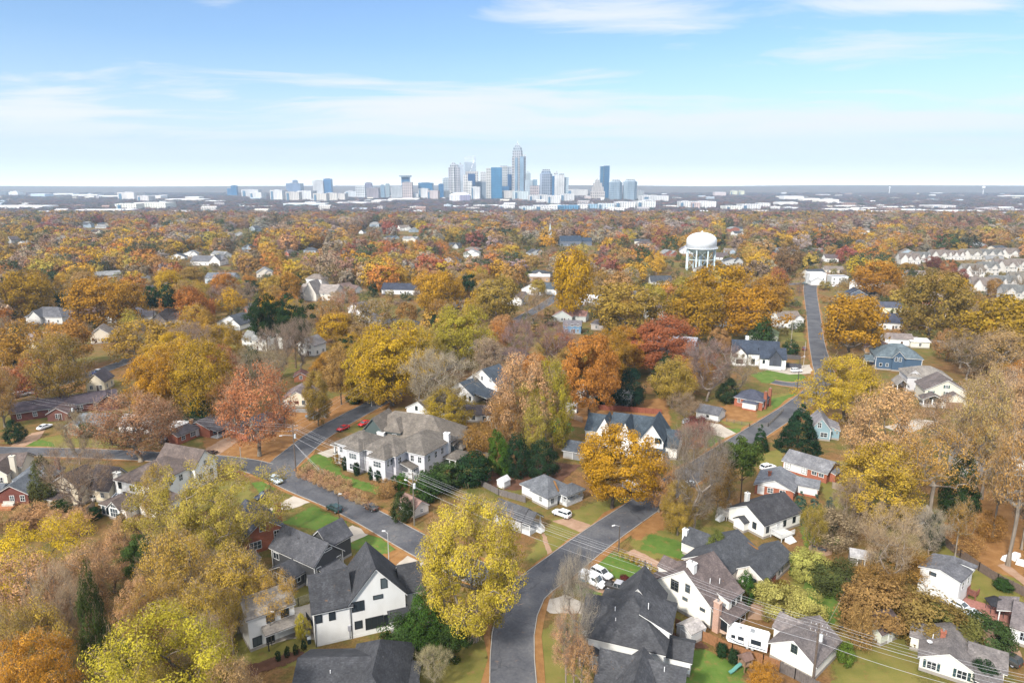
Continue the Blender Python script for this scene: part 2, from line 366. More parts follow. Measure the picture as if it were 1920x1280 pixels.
sheets('dry_lawn', 'drygrass', [
    [(1010, 1010), (1040, 972), (1120, 938), (1170, 945), (1100, 1000), (1040, 1045), (985, 1050)],
    [(1090, 950), (1160, 930), (1200, 935), (1150, 975), (1120, 988)],
    [(1180, 1010), (1230, 965), (1310, 975), (1310, 1040), (1240, 1050), (1195, 1040)],
    [(770, 1195), (915, 1185), (918, 1290), (770, 1290)], [(1010, 1190), (1080, 1130), (1110, 1160), (1110, 1290), (1010, 1290)],
    [(1560, 1200), (1640, 1170), (1730, 1200), (1720, 1290), (1560, 1290)], [(1480, 1070), (1560, 1050), (1610, 1120), (1560, 1180), (1500, 1160)],
    [(1420, 850), (1470, 840), (1470, 880), (1425, 885)], [(1360, 760), (1480, 735), (1495, 765), (1400, 815), (1350, 790)],
    [(1640, 990), (1800, 960), (1920, 1060), (1920, 1130), (1820, 1130), (1720, 1050)], [(1840, 1070), (1920, 1110), (1920, 1150), (1830, 1130)],
    [(0, 830), (120, 815), (260, 838), (120, 842)], [(880, 850), (930, 845), (935, 880), (880, 885)], [(300, 955), (380, 900), (470, 900), (470, 960)],
    [(440, 1130), (590, 1095), (600, 1250), (440, 1250)], [(690, 960), (790, 990), (800, 1012), (730, 990)], [(1520, 860), (1640, 870), (1700, 960), (1560, 970)],
    [(1700, 620), (1790, 615), (1800, 640), (1700, 650)], [(1440, 590), (1500, 590), (1508, 640), (1440, 640)]], .012)
sheets('leaf_covered_yard', 'litter', [
    [(390, 800), (560, 770), (640, 740), (735, 725), (600, 815), (520, 875), (430, 870), (380, 835)], [(1800, 930), (1920, 900), (1920, 1090), (1830, 1060), (1760, 1000)],
    [(1320, 770), (1420, 745), (1420, 790), (1360, 790)], [(870, 850), (925, 835), (935, 850), (880, 870)],
    [(690, 1040), (745, 1028), (790, 1050), (760, 1060), (700, 1058)], [(1170, 985), (1235, 960), (1260, 985), (1190, 1015)], [(120, 700), (165, 690), (160, 735), (100, 740)],
    [(1000, 770), (1250, 745), (1260, 800), (1000, 800)]], .020)
sheets('lawn', 'lawn', [
    [(528, 980), (586, 948), (650, 978), (618, 998), (575, 990)], [(632, 1012), (699, 1002), (748, 1026), (722, 1040), (672, 1034)],
    [(1104, 1066), (1150, 1034), (1222, 1064), (1195, 1092), (1145, 1082)], [(1080, 1094), (1128, 1112), (1105, 1120), (1078, 1106)],
    [(562, 857), (610, 850), (636, 872), (640, 890), (712, 912), (716, 930), (640, 905), (560, 870)], [(1240, 1222), (1310, 1215), (1400, 1250), (1390, 1290), (1230, 1290)],
    [(1505, 1090), (1560, 1080), (1590, 1150), (1555, 1170), (1520, 1140)], [(1500, 985), (1560, 985), (1580, 1020), (1510, 1028)], [(1318, 815), (1345, 805), (1380, 830), (1335, 845)],
    [(1408, 702), (1440, 694), (1500, 700), (1512, 708), (1490, 720), (1430, 718)], [(1445, 748), (1500, 735), (1482, 765), (1450, 770)], [(1008, 790), (1060, 780), (1078, 805), (1045, 822), (1005, 812)],
    [(36, 836), (60, 822), (100, 830), (105, 842)], [(470, 905), (505, 900), (520, 918), (490, 925)], [(0, 864), (60, 862), (60, 875), (0, 880)], [(1215, 1000), (1300, 1020), (1290, 1050), (1200, 1030)],
    [(1350, 800), (1395, 805), (1380, 818), (1345, 815)], [(465, 965), (520, 940), (535, 950), (500, 968)]], .028)
sheets('driveway', 'drive', [
    [(735, 1065), (765, 1042), (800, 1052), (765, 1090), (740, 1085)], [(520, 945), (560, 925), (585, 940), (545, 955), (490, 955)], [(595, 850), (630, 838), (640, 850), (615, 858)],
    [(1010, 1130), (1060, 1115), (1105, 1135), (1100, 1150), (1030, 1150)], [(1460, 690), (1520, 683), (1528, 700), (1480, 702), (1440, 694)], [(1320, 790), (1350, 795), (1390, 818), (1375, 826), (1320, 810)],
    [(455, 1160), (590, 1130), (592, 1200), (560, 1195), (480, 1215)], [(1655, 800), (1720, 785), (1760, 790), (1700, 815)], [(620, 1008), (660, 985), (700, 998), (650, 1020)], [(470, 960), (500, 945), (515, 955), (480, 970)],
    [(1270, 1100), (1330, 1140), (1400, 1180), (1380, 1200), (1280, 1150)]], .036, .2)
sheets('gravel_drive', 'gravel', [
    [(1034, 976), (1070, 970), (1122, 990), (1103, 1004)], [(1168, 1038), (1190, 1030), (1250, 1060), (1230, 1072)], [(1085, 1075), (1140, 1080), (1180, 1105), (1160, 1120), (1120, 1110), (1085, 1090)],
    [(370, 850), (420, 822), (470, 812), (440, 832), (400, 860)], [(20, 836), (60, 812), (85, 806), (75, 822), (40, 840)], [(1830, 1135), (1900, 1190), (1920, 1240), (1880, 1230), (1800, 1160)], [(1870, 1060), (1885, 1055), (1925, 1085), (1925, 1100)],
    [(1015, 1000), (1022, 1000), (1040, 1048), (1030, 1050)], [(1410, 1130), (1470, 1125), (1460, 1165), (1400, 1160)]], .044, .2)
sheets('mulch_bed', 'mulch', [
    [(555, 882), (575, 875), (720, 955), (690, 962), (640, 930), (560, 895)], [(925, 880), (1000, 862), (1090, 872), (1050, 905), (960, 920), (890, 905)], [(440, 1255), (570, 1215), (575, 1232), (450, 1275)],
    [(1240, 1195), (1290, 1180), (1330, 1215), (1250, 1218)]], .052)
def free_of_roads(x, y, r):
    for ln in ROADS:
        if np.any((ln[:, 0] - x) ** 2 + (ln[:, 1] - y) ** 2 < (ln[:, 2] / 2 + r) ** 2): return False
    return True
# ---------------------------------------------------------------- trees
k = N('twigs'); M['twig'] = k.pbr(k.mix(1.0, (.36, .255, .165), k.ramp(k.n('Attribute', _attribute_name='var').outputs['Fac'], [(0, (.6,) * 3), (1, (1.5,) * 3)]), 'MULTIPLY'), .95, .1)
def prof(shape, t):
    """relative radius at relative crown height t (0 bottom .. 1 top)"""
    t = np.clip(t, 0, 1)
    if shape == 'round': return np.sqrt(np.clip(1 - (2 * t - 1) ** 2, 0, 1)) ** .8
    if shape == 'dome': return np.where(t < .35, .72 + .8 * t, np.sqrt(np.clip(1 - ((t - .35) / .65) ** 2, 0, 1)))
    if shape == 'vase': return np.where(t < .62, .30 + 1.13 * t, np.sqrt(np.clip(1 - ((t - .62) / .38) ** 2, 0, 1)))
    if shape == 'egg': return np.where(t < .3, .55 + 1.5 * t, np.clip(1 - ((t - .3) / .7), 0, 1) ** .7)
    if shape == 'cone': return np.clip(1.02 - t, 0, 1) ** .85
    if shape == 'column': return np.where(t < .75, .85 + .2 * t, np.clip((1 - t) / .25, 0, 1) ** .6)
def quads_mesh(name, V, nq, var, mats, mi=None, trunk=None):
    """V: (4*nq,3) quad corners"""
    me = bpy.data.meshes.new(name)
    nv = len(V)
    me.vertices.add(nv); me.vertices.foreach_set('co', V.astype(np.float32).ravel())
    me.loops.add(nv); me.loops.foreach_set('vertex_index', np.arange(nv, dtype=np.int32))
    me.polygons.add(nq); me.polygons.foreach_set('loop_start', np.arange(0, nv, 4, dtype=np.int32)); me.polygons.foreach_set('loop_total', np.full(nq, 4, np.int32))
    for m in mats: me.materials.append(m)
    if mi is not None: me.polygons.foreach_set('material_index', mi.astype(np.int32))
    at = me.attributes.new('var', 'FLOAT', 'FACE'); at.data.foreach_set('value', var.astype(np.float32))
    me.update(calc_edges=True); return me
def leaf_quads(C, size, rng, out, el=1.0):
    """leaf clusters that mostly face outwards from their clump and crown, as sunlit foliage does"""
    n = len(C)
    nrm = out + rng.normal(size=(n, 3)) * .42; nrm /= np.linalg.norm(nrm, axis=1)[:, None]
    a = np.cross(nrm, rng.normal(size=(n, 3))); a /= np.linalg.norm(a, axis=1)[:, None] + 1e-9
    b_ = np.cross(nrm, a); s = (size * rng.uniform(.38, 1.55, n))[:, None]
    a = a * s * el; b_ = b_ * s * .62
    V = np.empty((n, 4, 3)); V[:, 0] = C - a; V[:, 1] = C - b_ * .9 + a * .1; V[:, 2] = C + a; V[:, 3] = C + b_
    return V.reshape(-1, 3)
def twig_quads(P0, P1, w, rng):
    n = len(P0); d = P1 - P0; s = np.cross(d, rng.normal(size=(n, 3))); s /= np.linalg.norm(s, axis=1)[:, None] + 1e-9
    s = s * w
    V = np.empty((n, 4, 3)); V[:, 0] = P0 - s; V[:, 1] = P0 + s; V[:, 2] = P1 + s * .25; V[:, 3] = P1 - s * .25
    return V.reshape(-1, 3)
def tree_mesh(name, seed, shape='dome', z0=.22, K=120, leaves=100, lsize=.014, rc=.055, twigs=0, twl=.07, tww=.0011, hollow=.45, fork=.3, rt=.016, flat=.6, el=1.0, twigmat='twig', rag=.22, droop=0.0, trunks=1, sides=5, minr=.0012, aspect=1.0):
    """returns (trunk mesh, crown mesh): height 1, crown diameter 1"""
    rng = np.random.default_rng(seed)
    nd = rng.normal(size=(6, 3)); nd /= np.linalg.norm(nd, axis=1)[:, None]; na = rng.uniform(-1, 1, 6)
    t = rng.uniform(0, 1, K * 4); keep = rng.uniform(0, 1, K * 4) < np.maximum(prof(shape, t), .12) ** 1.1
    t = t[keep][:K]; kk = len(t)
    ang = rng.uniform(0, 2 * np.pi, kk); rr = rng.uniform(hollow, 1, kk) ** .6
    dirs = np.stack([np.cos(ang), np.sin(ang), 2 * t - 1], 1); dirs /= np.linalg.norm(dirs, axis=1)[:, None]
    lob = 1 + rag * np.sum(np.clip(dirs @ nd.T - .55, 0, 1) / .45 * na, 1)
    rad = .5 * prof(shape, t) * rr * lob * .92
    zc = z0 + (1 - z0) * (t * .97 - .01) * np.where(t > .7, .5 + .5 * lob, 1).clip(.85, 1.03)
    A = np.stack([np.cos(ang) * rad, np.sin(ang) * rad, zc], 1)
    nodes = []; par = []; 
    for tr in range(trunks):
        off = rng.normal(size=2) * .05 * (trunks > 1); lean = rng.normal(size=2) * .02
        topz = (.8 if shape in ('cone', 'column', 'egg') else fork + (z0 * .3))
        nt = 6 if shape not in ('cone', 'column', 'egg') else 12
        prev = -1
        for i in range(nt + 1):
            f = i / nt; nodes.append((off[0] + lean[0] * f + rng.normal() * .004 * (i > 0), off[1] + lean[1] * f + rng.normal() * .004 * (i > 0), topz * f)); par.append(prev); prev = len(nodes) - 1
    order = np.argsort(np.linalg.norm(A - np.array([0, 0, fork]), axis=1))
    tips = np.zeros(kk, int)
    for ci in order:
        c = A[ci]; X = np.array(nodes)
        d = np.linalg.norm((X - c) * np.array([1, 1, 1.25]), axis=1) + 1.6 * np.clip(X[:, 2] - c[2] + .02, 0, 9) + .25 * np.clip(np.linalg.norm(X[:, :2], axis=1) - np.linalg.norm(c[:2]), 0, 1)
        if shape not in ('cone', 'column'): d[X[:, 2] < fork * .55] += 2
        j = int(np.argmin(d)); p = X[j]; L = np.linalg.norm(c - p); ns = max(1, min(4, int(L / .05)))
        last = j
        for s_ in range(1, ns + 1):
            f = s_ / ns; q = p + (c - p) * f + np.array([0, 0, 1]) * (.06 * L * math.sin(math.pi * f)) + rng.normal(size=3) * .012 * L * (s_ < ns) * 3
            nodes.append(tuple(q)); par.append(last); last = len(nodes) - 1
        tips[ci] = last
    X = np.array(nodes); cnt = np.zeros(len(X))
    for ci in range(kk):
        j = tips[ci]
        while j >= 0: cnt[j] += 1; j = par[j]
    r = rt * (np.maximum(cnt, .6) / (kk / trunks)) ** .5
    mb = MB()
    for i, pj in enumerate(par):
        if pj >= 0 and max(r[i], r[pj]) > minr:
            base = 1.5 if X[pj][2] < .02 else 1.0
            mb.tube(X[pj], X[i], r[pj] * base, r[i], sides if r[i] > .004 else 3, cap=False)
    tm = mb.mesh(name + '_trunk', M['bark'], True)
    Vs = []; vr = []; mi = []
    cv = rng.uniform(0, 1, kk)
    if leaves:
        n = kk * leaves; idx = np.repeat(np.arange(kk), leaves)
        g = rng.normal(size=(n, 3)); g /= np.maximum(np.linalg.norm(g, axis=1)[:, None] * .75, 1)
        C = A[idx] + g * rc * np.array([1, 1, .72 * aspect]) * rng.uniform(.7, 1.25, kk)[idx][:, None]
        if droop: C[:, 2] -= droop * np.linalg.norm(C[:, :2], axis=1)
        C[:, 2] = np.maximum(C[:, 2], .004)
        o1 = C - A[idx]; o1 /= np.linalg.norm(o1, axis=1)[:, None] + 1e-9; o2 = (C - np.array([0, 0, z0 + (1 - z0) * .35])) * np.array([1, 1, .8]); o2 /= np.linalg.norm(o2, axis=1)[:, None] + 1e-9
        Vs.append(leaf_quads(C, lsize, rng, o1 * .55 + o2 * .75 + np.array([0, 0, .15]), el)); vr.append(np.clip(cv[idx] * .5 + rng.uniform(0, .5, n), 0, 1)); mi.append(np.zeros(n))
    if twigs:
        n = kk * twigs; idx = np.repeat(np.arange(kk), twigs)
        base = A[idx]; outw = base - np.array([0, 0, fork]); outw /= np.linalg.norm(outw, axis=1)[:, None] + 1e-9
        d = outw * .8 + rng.normal(size=(n, 3)) * .65 + np.array([0, 0, .35]); d /= np.linalg.norm(d, axis=1)[:, None]
        L = twl * rng.uniform(.5, 1.3, n)[:, None]; st = base + rng.normal(size=(n, 3)) * rc * .5
        Vs.append(twig_quads(st, st + d * L, tww, rng)); vr.append(rng.uniform(0, 1, n)); mi.append(np.ones(n))
        # second order
        st2 = st + d * L * rng.uniform(.3, .9, n)[:, None]; d2 = d + rng.normal(size=(n, 3)) * .7; d2 /= np.linalg.norm(d2, axis=1)[:, None]
        Vs.append(twig_quads(st2, st2 + d2 * L * .6, tww * .7, rng)); vr.append(rng.uniform(0, 1, n)); mi.append(np.ones(n))
    V = np.concatenate(Vs); var = np.concatenate(vr); mi = np.concatenate(mi)
    cm = quads_mesh(name + '_crown', V, len(V) // 4, var, [M['leaf'], M[twigmat]], mi)
    return tm, cm
KINDS = {
 'oak':    dict(shape='dome', z0=.20, K=200, leaves=190, lsize=.0092, rc=.062, hollow=.45, rt=.02, twigs=6, twl=.06, rag=.45),
 'gold':   dict(shape='dome', z0=.12, K=230, leaves=130, lsize=.0088, rc=.056, hollow=.35, rt=.021, twigs=10, twl=.06, rag=.6),
 'airy':   dict(shape='dome', z0=.12, K=230, leaves=140, lsize=.0086, rc=.052, hollow=.3, rt=.027, twigs=16, twl=.06, rag=.85),
 'tall':   dict(shape='egg', z0=.25, K=160, leaves=120, lsize=.0098, rc=.06, hollow=.3, rt=.018, twigs=8, fork=.35, rag=.5),
 'sparse': dict(shape='dome', z0=.22, K=200, leaves=88, lsize=.0085, rc=.06, hollow=.25, rt=.025, twigs=13, twl=.065, rag=.5, fork=.26),
 'thin':   dict(shape='dome', z0=.42, K=140, leaves=46, lsize=.0088, rc=.055, hollow=.2, rt=.024, twigs=12, twl=.06, rag=.7, fork=.44),
 'bare':   dict(shape='vase', z0=.2, K=170, leaves=0, rc=.05, hollow=.2, rt=.02, twigs=34, twl=.075, twigmat='leaf', fork=.22, rag=.4, tww=.0013),
 'pine':   dict(shape='round', z0=.45, K=95, leaves=110, lsize=.014, rc=.075, hollow=.3, rt=.014, fork=.62, flat=.3, rag=.8, aspect=.55),
 'magnolia': dict(shape='egg', z0=.02, K=130, leaves=90, lsize=.015, rc=.07, hollow=.6, rt=.014, fork=.3, rag=.35),
 'spruce': dict(shape='cone', z0=.02, K=270, leaves=60, lsize=.014, rc=.05, hollow=.75, rt=.013, droop=.22, aspect=.5, el=1.3, rag=.3),
 'cedar':  dict(shape='column', z0=.02, K=90, leaves=90, lsize=.02, rc=.09, hollow=.6, rt=.012, rag=.25, aspect=.6),
 'shrub':  dict(shape='dome', z0=.04, K=60, leaves=110, lsize=.026, rc=.11, hollow=.5, rt=.012, fork=.2, rag=.5),
 'twiggy': dict(shape='round', z0=.03, K=70, leaves=18, lsize=.024, rc=.1, hollow=.2, rt=.012, fork=.12, twigs=26, twl=.14, tww=.0035, twigmat='leaf'),
}
LIB = {}
def lib(kind, lod, v):
    key = (kind, lod, v)
    if key not in LIB:
        p = dict(KINDS[kind]); seed = hash((len(kind) * 31 + ord(kind[0]) * 7 + ord(kind[-1]), lod, v)) % 99991
        if lod == 1:
            p['K'] = int(p['K'] * .55); p['leaves'] = int(p['leaves'] * .42); p['lsize'] = p.get('lsize', .012) * 1.75; p['rc'] *= 1.22; p['twigs'] = int(p.get('twigs', 0) * .8); p['tww'] = p.get('tww', .0011) * 1.7; p['sides'] = 4; p['minr'] = .0018
        if lod == -1: p['leaves'] = int(p['leaves'] * (1.9 if kind != 'sparse' else 1.15)); p['lsize'] = p.get('lsize', .012) * (.70 if kind != 'sparse' else .85); p['twigs'] = int(p.get('twigs', 0) * 1.3); p['tww'] = p.get('tww', .0011) * .8
        LIB[key] = tree_mesh(f'{kind}_{lod}_{v}', seed, **p)
    return LIB[key]
NVAR = {'oak': 3, 'gold': 4, 'sparse': 4, 'bare': 3}
BARK = {'pine': (.13, .085, .06), 'spruce': (.1, .07, .05), 'magnolia': (.12, .1, .08), 'cedar': (.1, .07, .05), 'bare': (.24, .20, .165), 'sparse': (.25, .21, .165), 'thin': (.24, .20, .16), 'gold': (.17, .14, .11), 'airy': (.24, .20, .15)}
NAME = {'oak': ('oak_tree', 'tree'), 'gold': ('oak_tree', 'tree'), 'airy': ('oak_tree', 'tree'), 'tall': ('maple_tree', 'tree'), 'sparse': ('thinning_tree', 'tree'), 'thin': ('thinning_tree', 'tree'), 'bare': ('bare_tree', 'tree'), 'pine': ('pine_tree', 'pine'), 'magnolia': ('magnolia_tree', 'evergreen'),
        'spruce': ('spruce_tree', 'spruce'), 'cedar': ('cedar_tree', 'cedar'), 'shrub': ('shrub', 'shrub'), 'twiggy': ('leafless_shrub', 'shrub')}
TREES = []
def tree_at(kind, x, y, w_, h_, color, label=None, group=None, bark=None, v=None):
    d = math.hypot(x, y); lod = -1 if d < 150 and w_ > 6 else (0 if d < 310 else 1)
    nv = NVAR.get(kind, 2); v = R.randrange(nv) if v is None else v
    tm, cm = lib(kind, lod, v)
    nm, cat = NAME[kind]
    e = empty(nm, (x, y, 0), R.uniform(0, 6.28), label, cat, group); e.scale = (w_, w_, h_)
    inst('trunk', tm, e, color=bark or BARK.get(kind, (.13, .105, .085)))
    j = lambda c: max(.004, c * R.uniform(.93, 1.07))
    inst('stems' if kind == 'twiggy' else 'crown', cm, e, color=tuple(j(c) for c in color))
    TREES.append((e, x, y, w_, h_, kind, color)); return e
# ---------------------------------------------------------------- houses
WIN = {}
def window_mesh(w, h, mx, mz):
    key = (round(w, 2), round(h, 2), mx, mz)
    if key not in WIN:
        f = MB(); t = .10; d = .07; x0, x1 = -w / 2, w / 2
        f.box(x0 - t, -d, -t, x1 + t, 0, 0); f.box(x0 - t, -d, h, x1 + t, 0, h + t); f.box(x0 - t, -d, 0, x0, 0, h); f.box(x1, -d, 0, x1 + t, 0, h)
        for i in range(1, mx): xx = x0 + w * i / mx; f.box(xx - .035, -d * .85, 0, xx + .035, 0, h)
        for i in range(1, mz):
            zz = h * i / mz
            for c in range(mx): f.box(x0 + w * c / mx + .036, -d * .8, zz - .03, x0 + w * (c + 1) / mx - .036, 0, zz + .03)
        p = MB(); p.box(x0, -.03, 0, x1, -.004, h)
        WIN[key] = (f.mesh('window_frame', M['paint']), p.mesh('window_pane', M['glass']))
    return WIN[key]
WHITE = (.70, .70, .685); BLACK = (.02, .022, .025); NAVY = (.03, .045, .06)
class House:
    def __init__(s, name, label, A, B, z=0.0, cat='house', wall='siding', wc=WHITE, rc=(.10, .10, .11), trim=WHITE, frame=WHITE, short=None, group=None, base=(.30, .27, .24)):
        a = G(*A, z)
        if isinstance(B, (int, float)): s.rz = math.radians(B)
        else: b_ = G(*B, z); s.rz = math.atan2(b_.y - a.y, b_.x - a.x)
        s.o = Vector((a.x, a.y, 0)); s.c, s.sn = math.cos(s.rz), math.sin(s.rz)
        s.root = empty(name, s.o, s.rz, label, cat, group); s.short = short
        s.W = MB(); s.Rf = MB(); s.T = MB(); s.Fd = MB(); s.wall, s.wc, s.rc, s.trim, s.frame, s.base = wall, wc, rc, trim, frame, base
        s.wings = []; s.n = 0
        HOUSES.append(s)
    def world(s, x, y, z=0): return Vector((s.o.x + x * s.c - y * s.sn, s.o.y + x * s.sn + y * s.c, z))
    def wing(s, x0, y0, x1, y1, h, roof='gx', rise=2.0, ov=.4, zb=0.0, walls=True, hipf=1.0, found=None):
        s.n += 1; e = .003 * s.n; h += e; x0 -= e; y0 -= e; x1 += e; y1 += e
        s.wings.append((x0, y0, x1, y1, h)); xm, ym = (x0 + x1) / 2, (y0 + y1) / 2; t = .20
        w_ = s.W
        if walls:
            w_.box(x0, y0, zb, x1, y1, h)
            if roof == 'gx':
                for xx, dx in ((x0, .16), (x1 - .16, .16)): w_.loft([(xx, y0, h), (xx + dx, y0, h), (xx + dx, y1, h), (xx, y1, h)], [(xx, ym - .01, h + rise - .02), (xx + dx, ym - .01, h + rise - .02), (xx + dx, ym + .01, h + rise - .02), (xx, ym + .01, h + rise - .02)])
            elif roof == 'gy':
                for yy, dy in ((y0, .16), (y1 - .16, .16)): w_.loft([(x0, yy, h), (x1, yy, h), (x1, yy + dy, h), (x0, yy + dy, h)], [(xm - .01, yy, h + rise - .02), (xm + .01, yy, h + rise - .02), (xm + .01, yy + dy, h + rise - .02), (xm - .01, yy + dy, h + rise - .02)])
            elif roof in ('sf', 'sb', 'sl', 'sr'):
                zt = {'sf': (0, 0, 1, 1), 'sb': (1, 1, 0, 0), 'sl': (0, 1, 1, 0), 'sr': (1, 0, 0, 1)}[roof]
                q = [(x0, y0), (x1, y0), (x1, y1), (x0, y1)]
                w_.loft([(x, y, h) for x, y in q], [(x, y, h + .01 + (rise - .05) * k_) for (x, y), k_ in zip(q, zt)])
            if zb == 0 and (found is None or found):
                s.Fd.box(x0 - .03, y0 - .03, 0, x1 + .03, y1 + .03, .55 if found is None else found)
        def chev(mb, along, a0, a1, b0, bm, b1, zl, zr, tt, m=0):
            P = [(b0, zl), (bm, zr), (b1, zl)]
            f = (lambda a, b_, z: (a, b_, z)) if along == 'x' else (lambda a, b_, z: (b_, a, z))
            k0 = len(mb.v)
            for a in (a0, a1):
                for dz in (0, tt):
                    for b_, z in P: mb.v.append(f(a, b_, z + dz))
            F_ = [(0, 1, 4, 3), (1, 2, 5, 4), (8, 7, 10, 11), (7, 6, 9, 10), (3, 4, 10, 9), (4, 5, 11, 10), (1, 0, 6, 7), (2, 1, 7, 8), (0, 3, 9, 6), (5, 2, 8, 11)]
            for q in F_: mb.f.append(tuple(k0 + i for i in q)); mb.m.append(m)
        if roof in ('gx', 'gy'):
            half = (y1 - y0) / 2 if roof == 'gx' else (x1 - x0) / 2; sl = rise / half; ze = h - ov * sl
            if roof == 'gx': a = ('x', x0 - ov, x1 + ov, y0 - ov, ym, y1 + ov)
            else: a = ('y', y0 - ov, y1 + ov, x0 - ov, xm, x1 + ov)
            chev(s.Rf, *a, ze + .12, h + rise + .12, t)
            k_ = .05; chev(s.T, a[0], a[1] + k_, a[2] - k_, a[3] + k_, a[4], a[5] - k_, ze + .12 - .2 + k_ * sl, h + rise + .12 - .2, .205)
        elif roof == 'hip':
            X0, X1, Y0, Y1 = x0 - ov, x1 + ov, y0 - ov, y1 + ov; half = min(X1 - X0, Y1 - Y0) / 2 * hipf
            if X1 - X0 > Y1 - Y0: r0, r1 = (X0 + half, ym), (X1 - half, ym)
            else: r0, r1 = (xm, Y0 + half), (xm, Y1 - half)
            z = h - .02; zr = h + rise; m = s.Rf; k0 = len(m.v)
            q = [(X0, Y0), (X1, Y0), (X1, Y1), (X0, Y1)]
            m.v += [(*p, z) for p in q] + [(*p, z + .16) for p in q] + [(*r0, zr), (*r1, zr)]
            f = [(3, 2, 1, 0), (0, 1, 5, 4), (1, 2, 6, 5), (2, 3, 7, 6), (3, 0, 4, 7)]
            f += [(4, 5, 9, 8), (5, 6, 9), (6, 7, 8, 9), (7, 4, 8)] if X1 - X0 > Y1 - Y0 else [(4, 5, 8), (5, 6, 9, 8), (6, 7, 9), (7, 4, 8, 9)]
            for g in f: m.f.append(tuple(k0 + i for i in g)); m.m.append(0)
            k_ = .05; s.T.box(X0 + k_, Y0 + k_, z - .2, X1 - k_, Y1 - k_, z - .003)
        elif roof == 'flat':
            s.Rf.box(x0 + .1, y0 + .1, h, x1 - .1, y1 - .1, h + .12)
            for q in ((x0 - .06, y0 - .06, x1 + .06, y0 + .12), (x0 - .06, y1 - .12, x1 + .06, y1 + .06), (x0 - .06, y0 + .12, x0 + .12, y1 - .12), (x1 - .12, y0 + .12, x1 + .06, y1 - .12)): s.T.box(q[0], q[1], h - .05, q[2], q[3], h + rise)
        elif roof in ('sf', 'sb', 'sl', 'sr'):
            zt = {'sf': (0, 0, 1, 1), 'sb': (1, 1, 0, 0), 'sl': (0, 1, 1, 0), 'sr': (1, 0, 0, 1)}[roof]
            run = (y1 - y0) if roof in ('sf', 'sb') else (x1 - x0); e2 = ov * rise / run
            def quad(o, dz): return [(x, y, h + dz + (rise + 2 * e2) * k_ - e2) for (x, y), k_ in zip([(x0 - o, y0 - o), (x1 + o, y0 - o), (x1 + o, y1 + o), (x0 - o, y1 + o)], zt)]
            s.Rf.loft(quad(ov, .10), quad(ov, .26)); s.T.loft(quad(ov - .05, -.08), quad(ov - .05, .098))
        return s.n - 1
    def win(s, wi, face, us, z, w, h, mx=2, mz=2, fc=None, name='window', shutter=None, glass=None):
        x0, y0, x1, y1, hh = s.wings[wi]
        fm, pm = window_mesh(w, h, mx, mz)
        L = (x1 - x0) if face in 'fb' else (y1 - y0)
        if isinstance(us, int): us = [L * (i + .5) / us for i in range(us)]
        for u_ in us:
            if face == 'f': p, rz = (x0 + u_, y0, z), 0
            elif face == 'b': p, rz = (x1 - u_, y1, z), math.pi
            elif face == 'r': p, rz = (x1, y0 + u_, z), math.pi / 2
            else: p, rz = (x0, y1 - u_, z), -math.pi / 2
            o = inst(name, fm, s.root, p, rz, fc or s.frame); inst('pane', pm, o, color=glass or BLACK)
            if shutter:
                for sd_ in (-1, 1):
                    mb = MB(); xx = sd_ * (w / 2 + .14 + .2); mb.box(xx - .2, -.06, -.05, xx + .2, -.002, h + .05)
                    inst('shutter', mb.mesh('shutter', M['paint']), o, color=shutter)
    def door(s, wi, face, u_, w=1.0, h=2.1, z=.3, col=(.1, .06, .04)):
        x0, y0, x1, y1, hh = s.wings[wi]
        mb = MB(); mb.box(-w / 2, -.06, 0, w / 2, -.002, h); tr = MB()
        tr.box(-w / 2 - .1, -.08, 0, -w / 2 - .004, -.002, h + .1); tr.box(w / 2 + .004, -.08, 0, w / 2 + .1, -.002, h + .1); tr.box(-w / 2, -.08, h + .004, w / 2, -.002, h + .1)
        p, rz = {'f': ((x0 + u_, y0, z), 0), 'b': ((x1 - u_, y1, z), math.pi), 'r': ((x1, y0 + u_, z), math.pi / 2), 'l': ((x0, y1 - u_, z), -math.pi / 2)}[face]
        o = mb.build('door', M['paint'], s.root, p, rz, col); tr.build('door_frame', M['paint'], o, color=s.trim)
    def chimney(s, x, y, w, d, z1, z0=0.0, mat='brick', col=(.28, .10, .06), pots=1):
        mb = MB(); mb.box(x - w / 2, y - d / 2, z0, x + w / 2, y + d / 2, z1); mb.box(x - w / 2 - .08, y - d / 2 - .08, z1, x + w / 2 + .08, y + d / 2 + .08, z1 + .18)
        o = mb.build('chimney', M[mat], s.root, color=col)
        if pots: p = MB(); p.tube((x, y, z1 + .18), (x, y, z1 + .55), .16, .14, 8); p.build('chimney_pot', M['metal'], o, color=(.2, .2, .2))
    def posts(s, pts, h, r=.10, col=None, z0=0.0):
        me = MB(); me.box(-r, -r, 0, r, r, h - z0); m = me.mesh('porch_post', M['paint'])
        for x, y in pts: inst('porch_post', m, s.root, (x, y, z0), 0, col or s.trim)
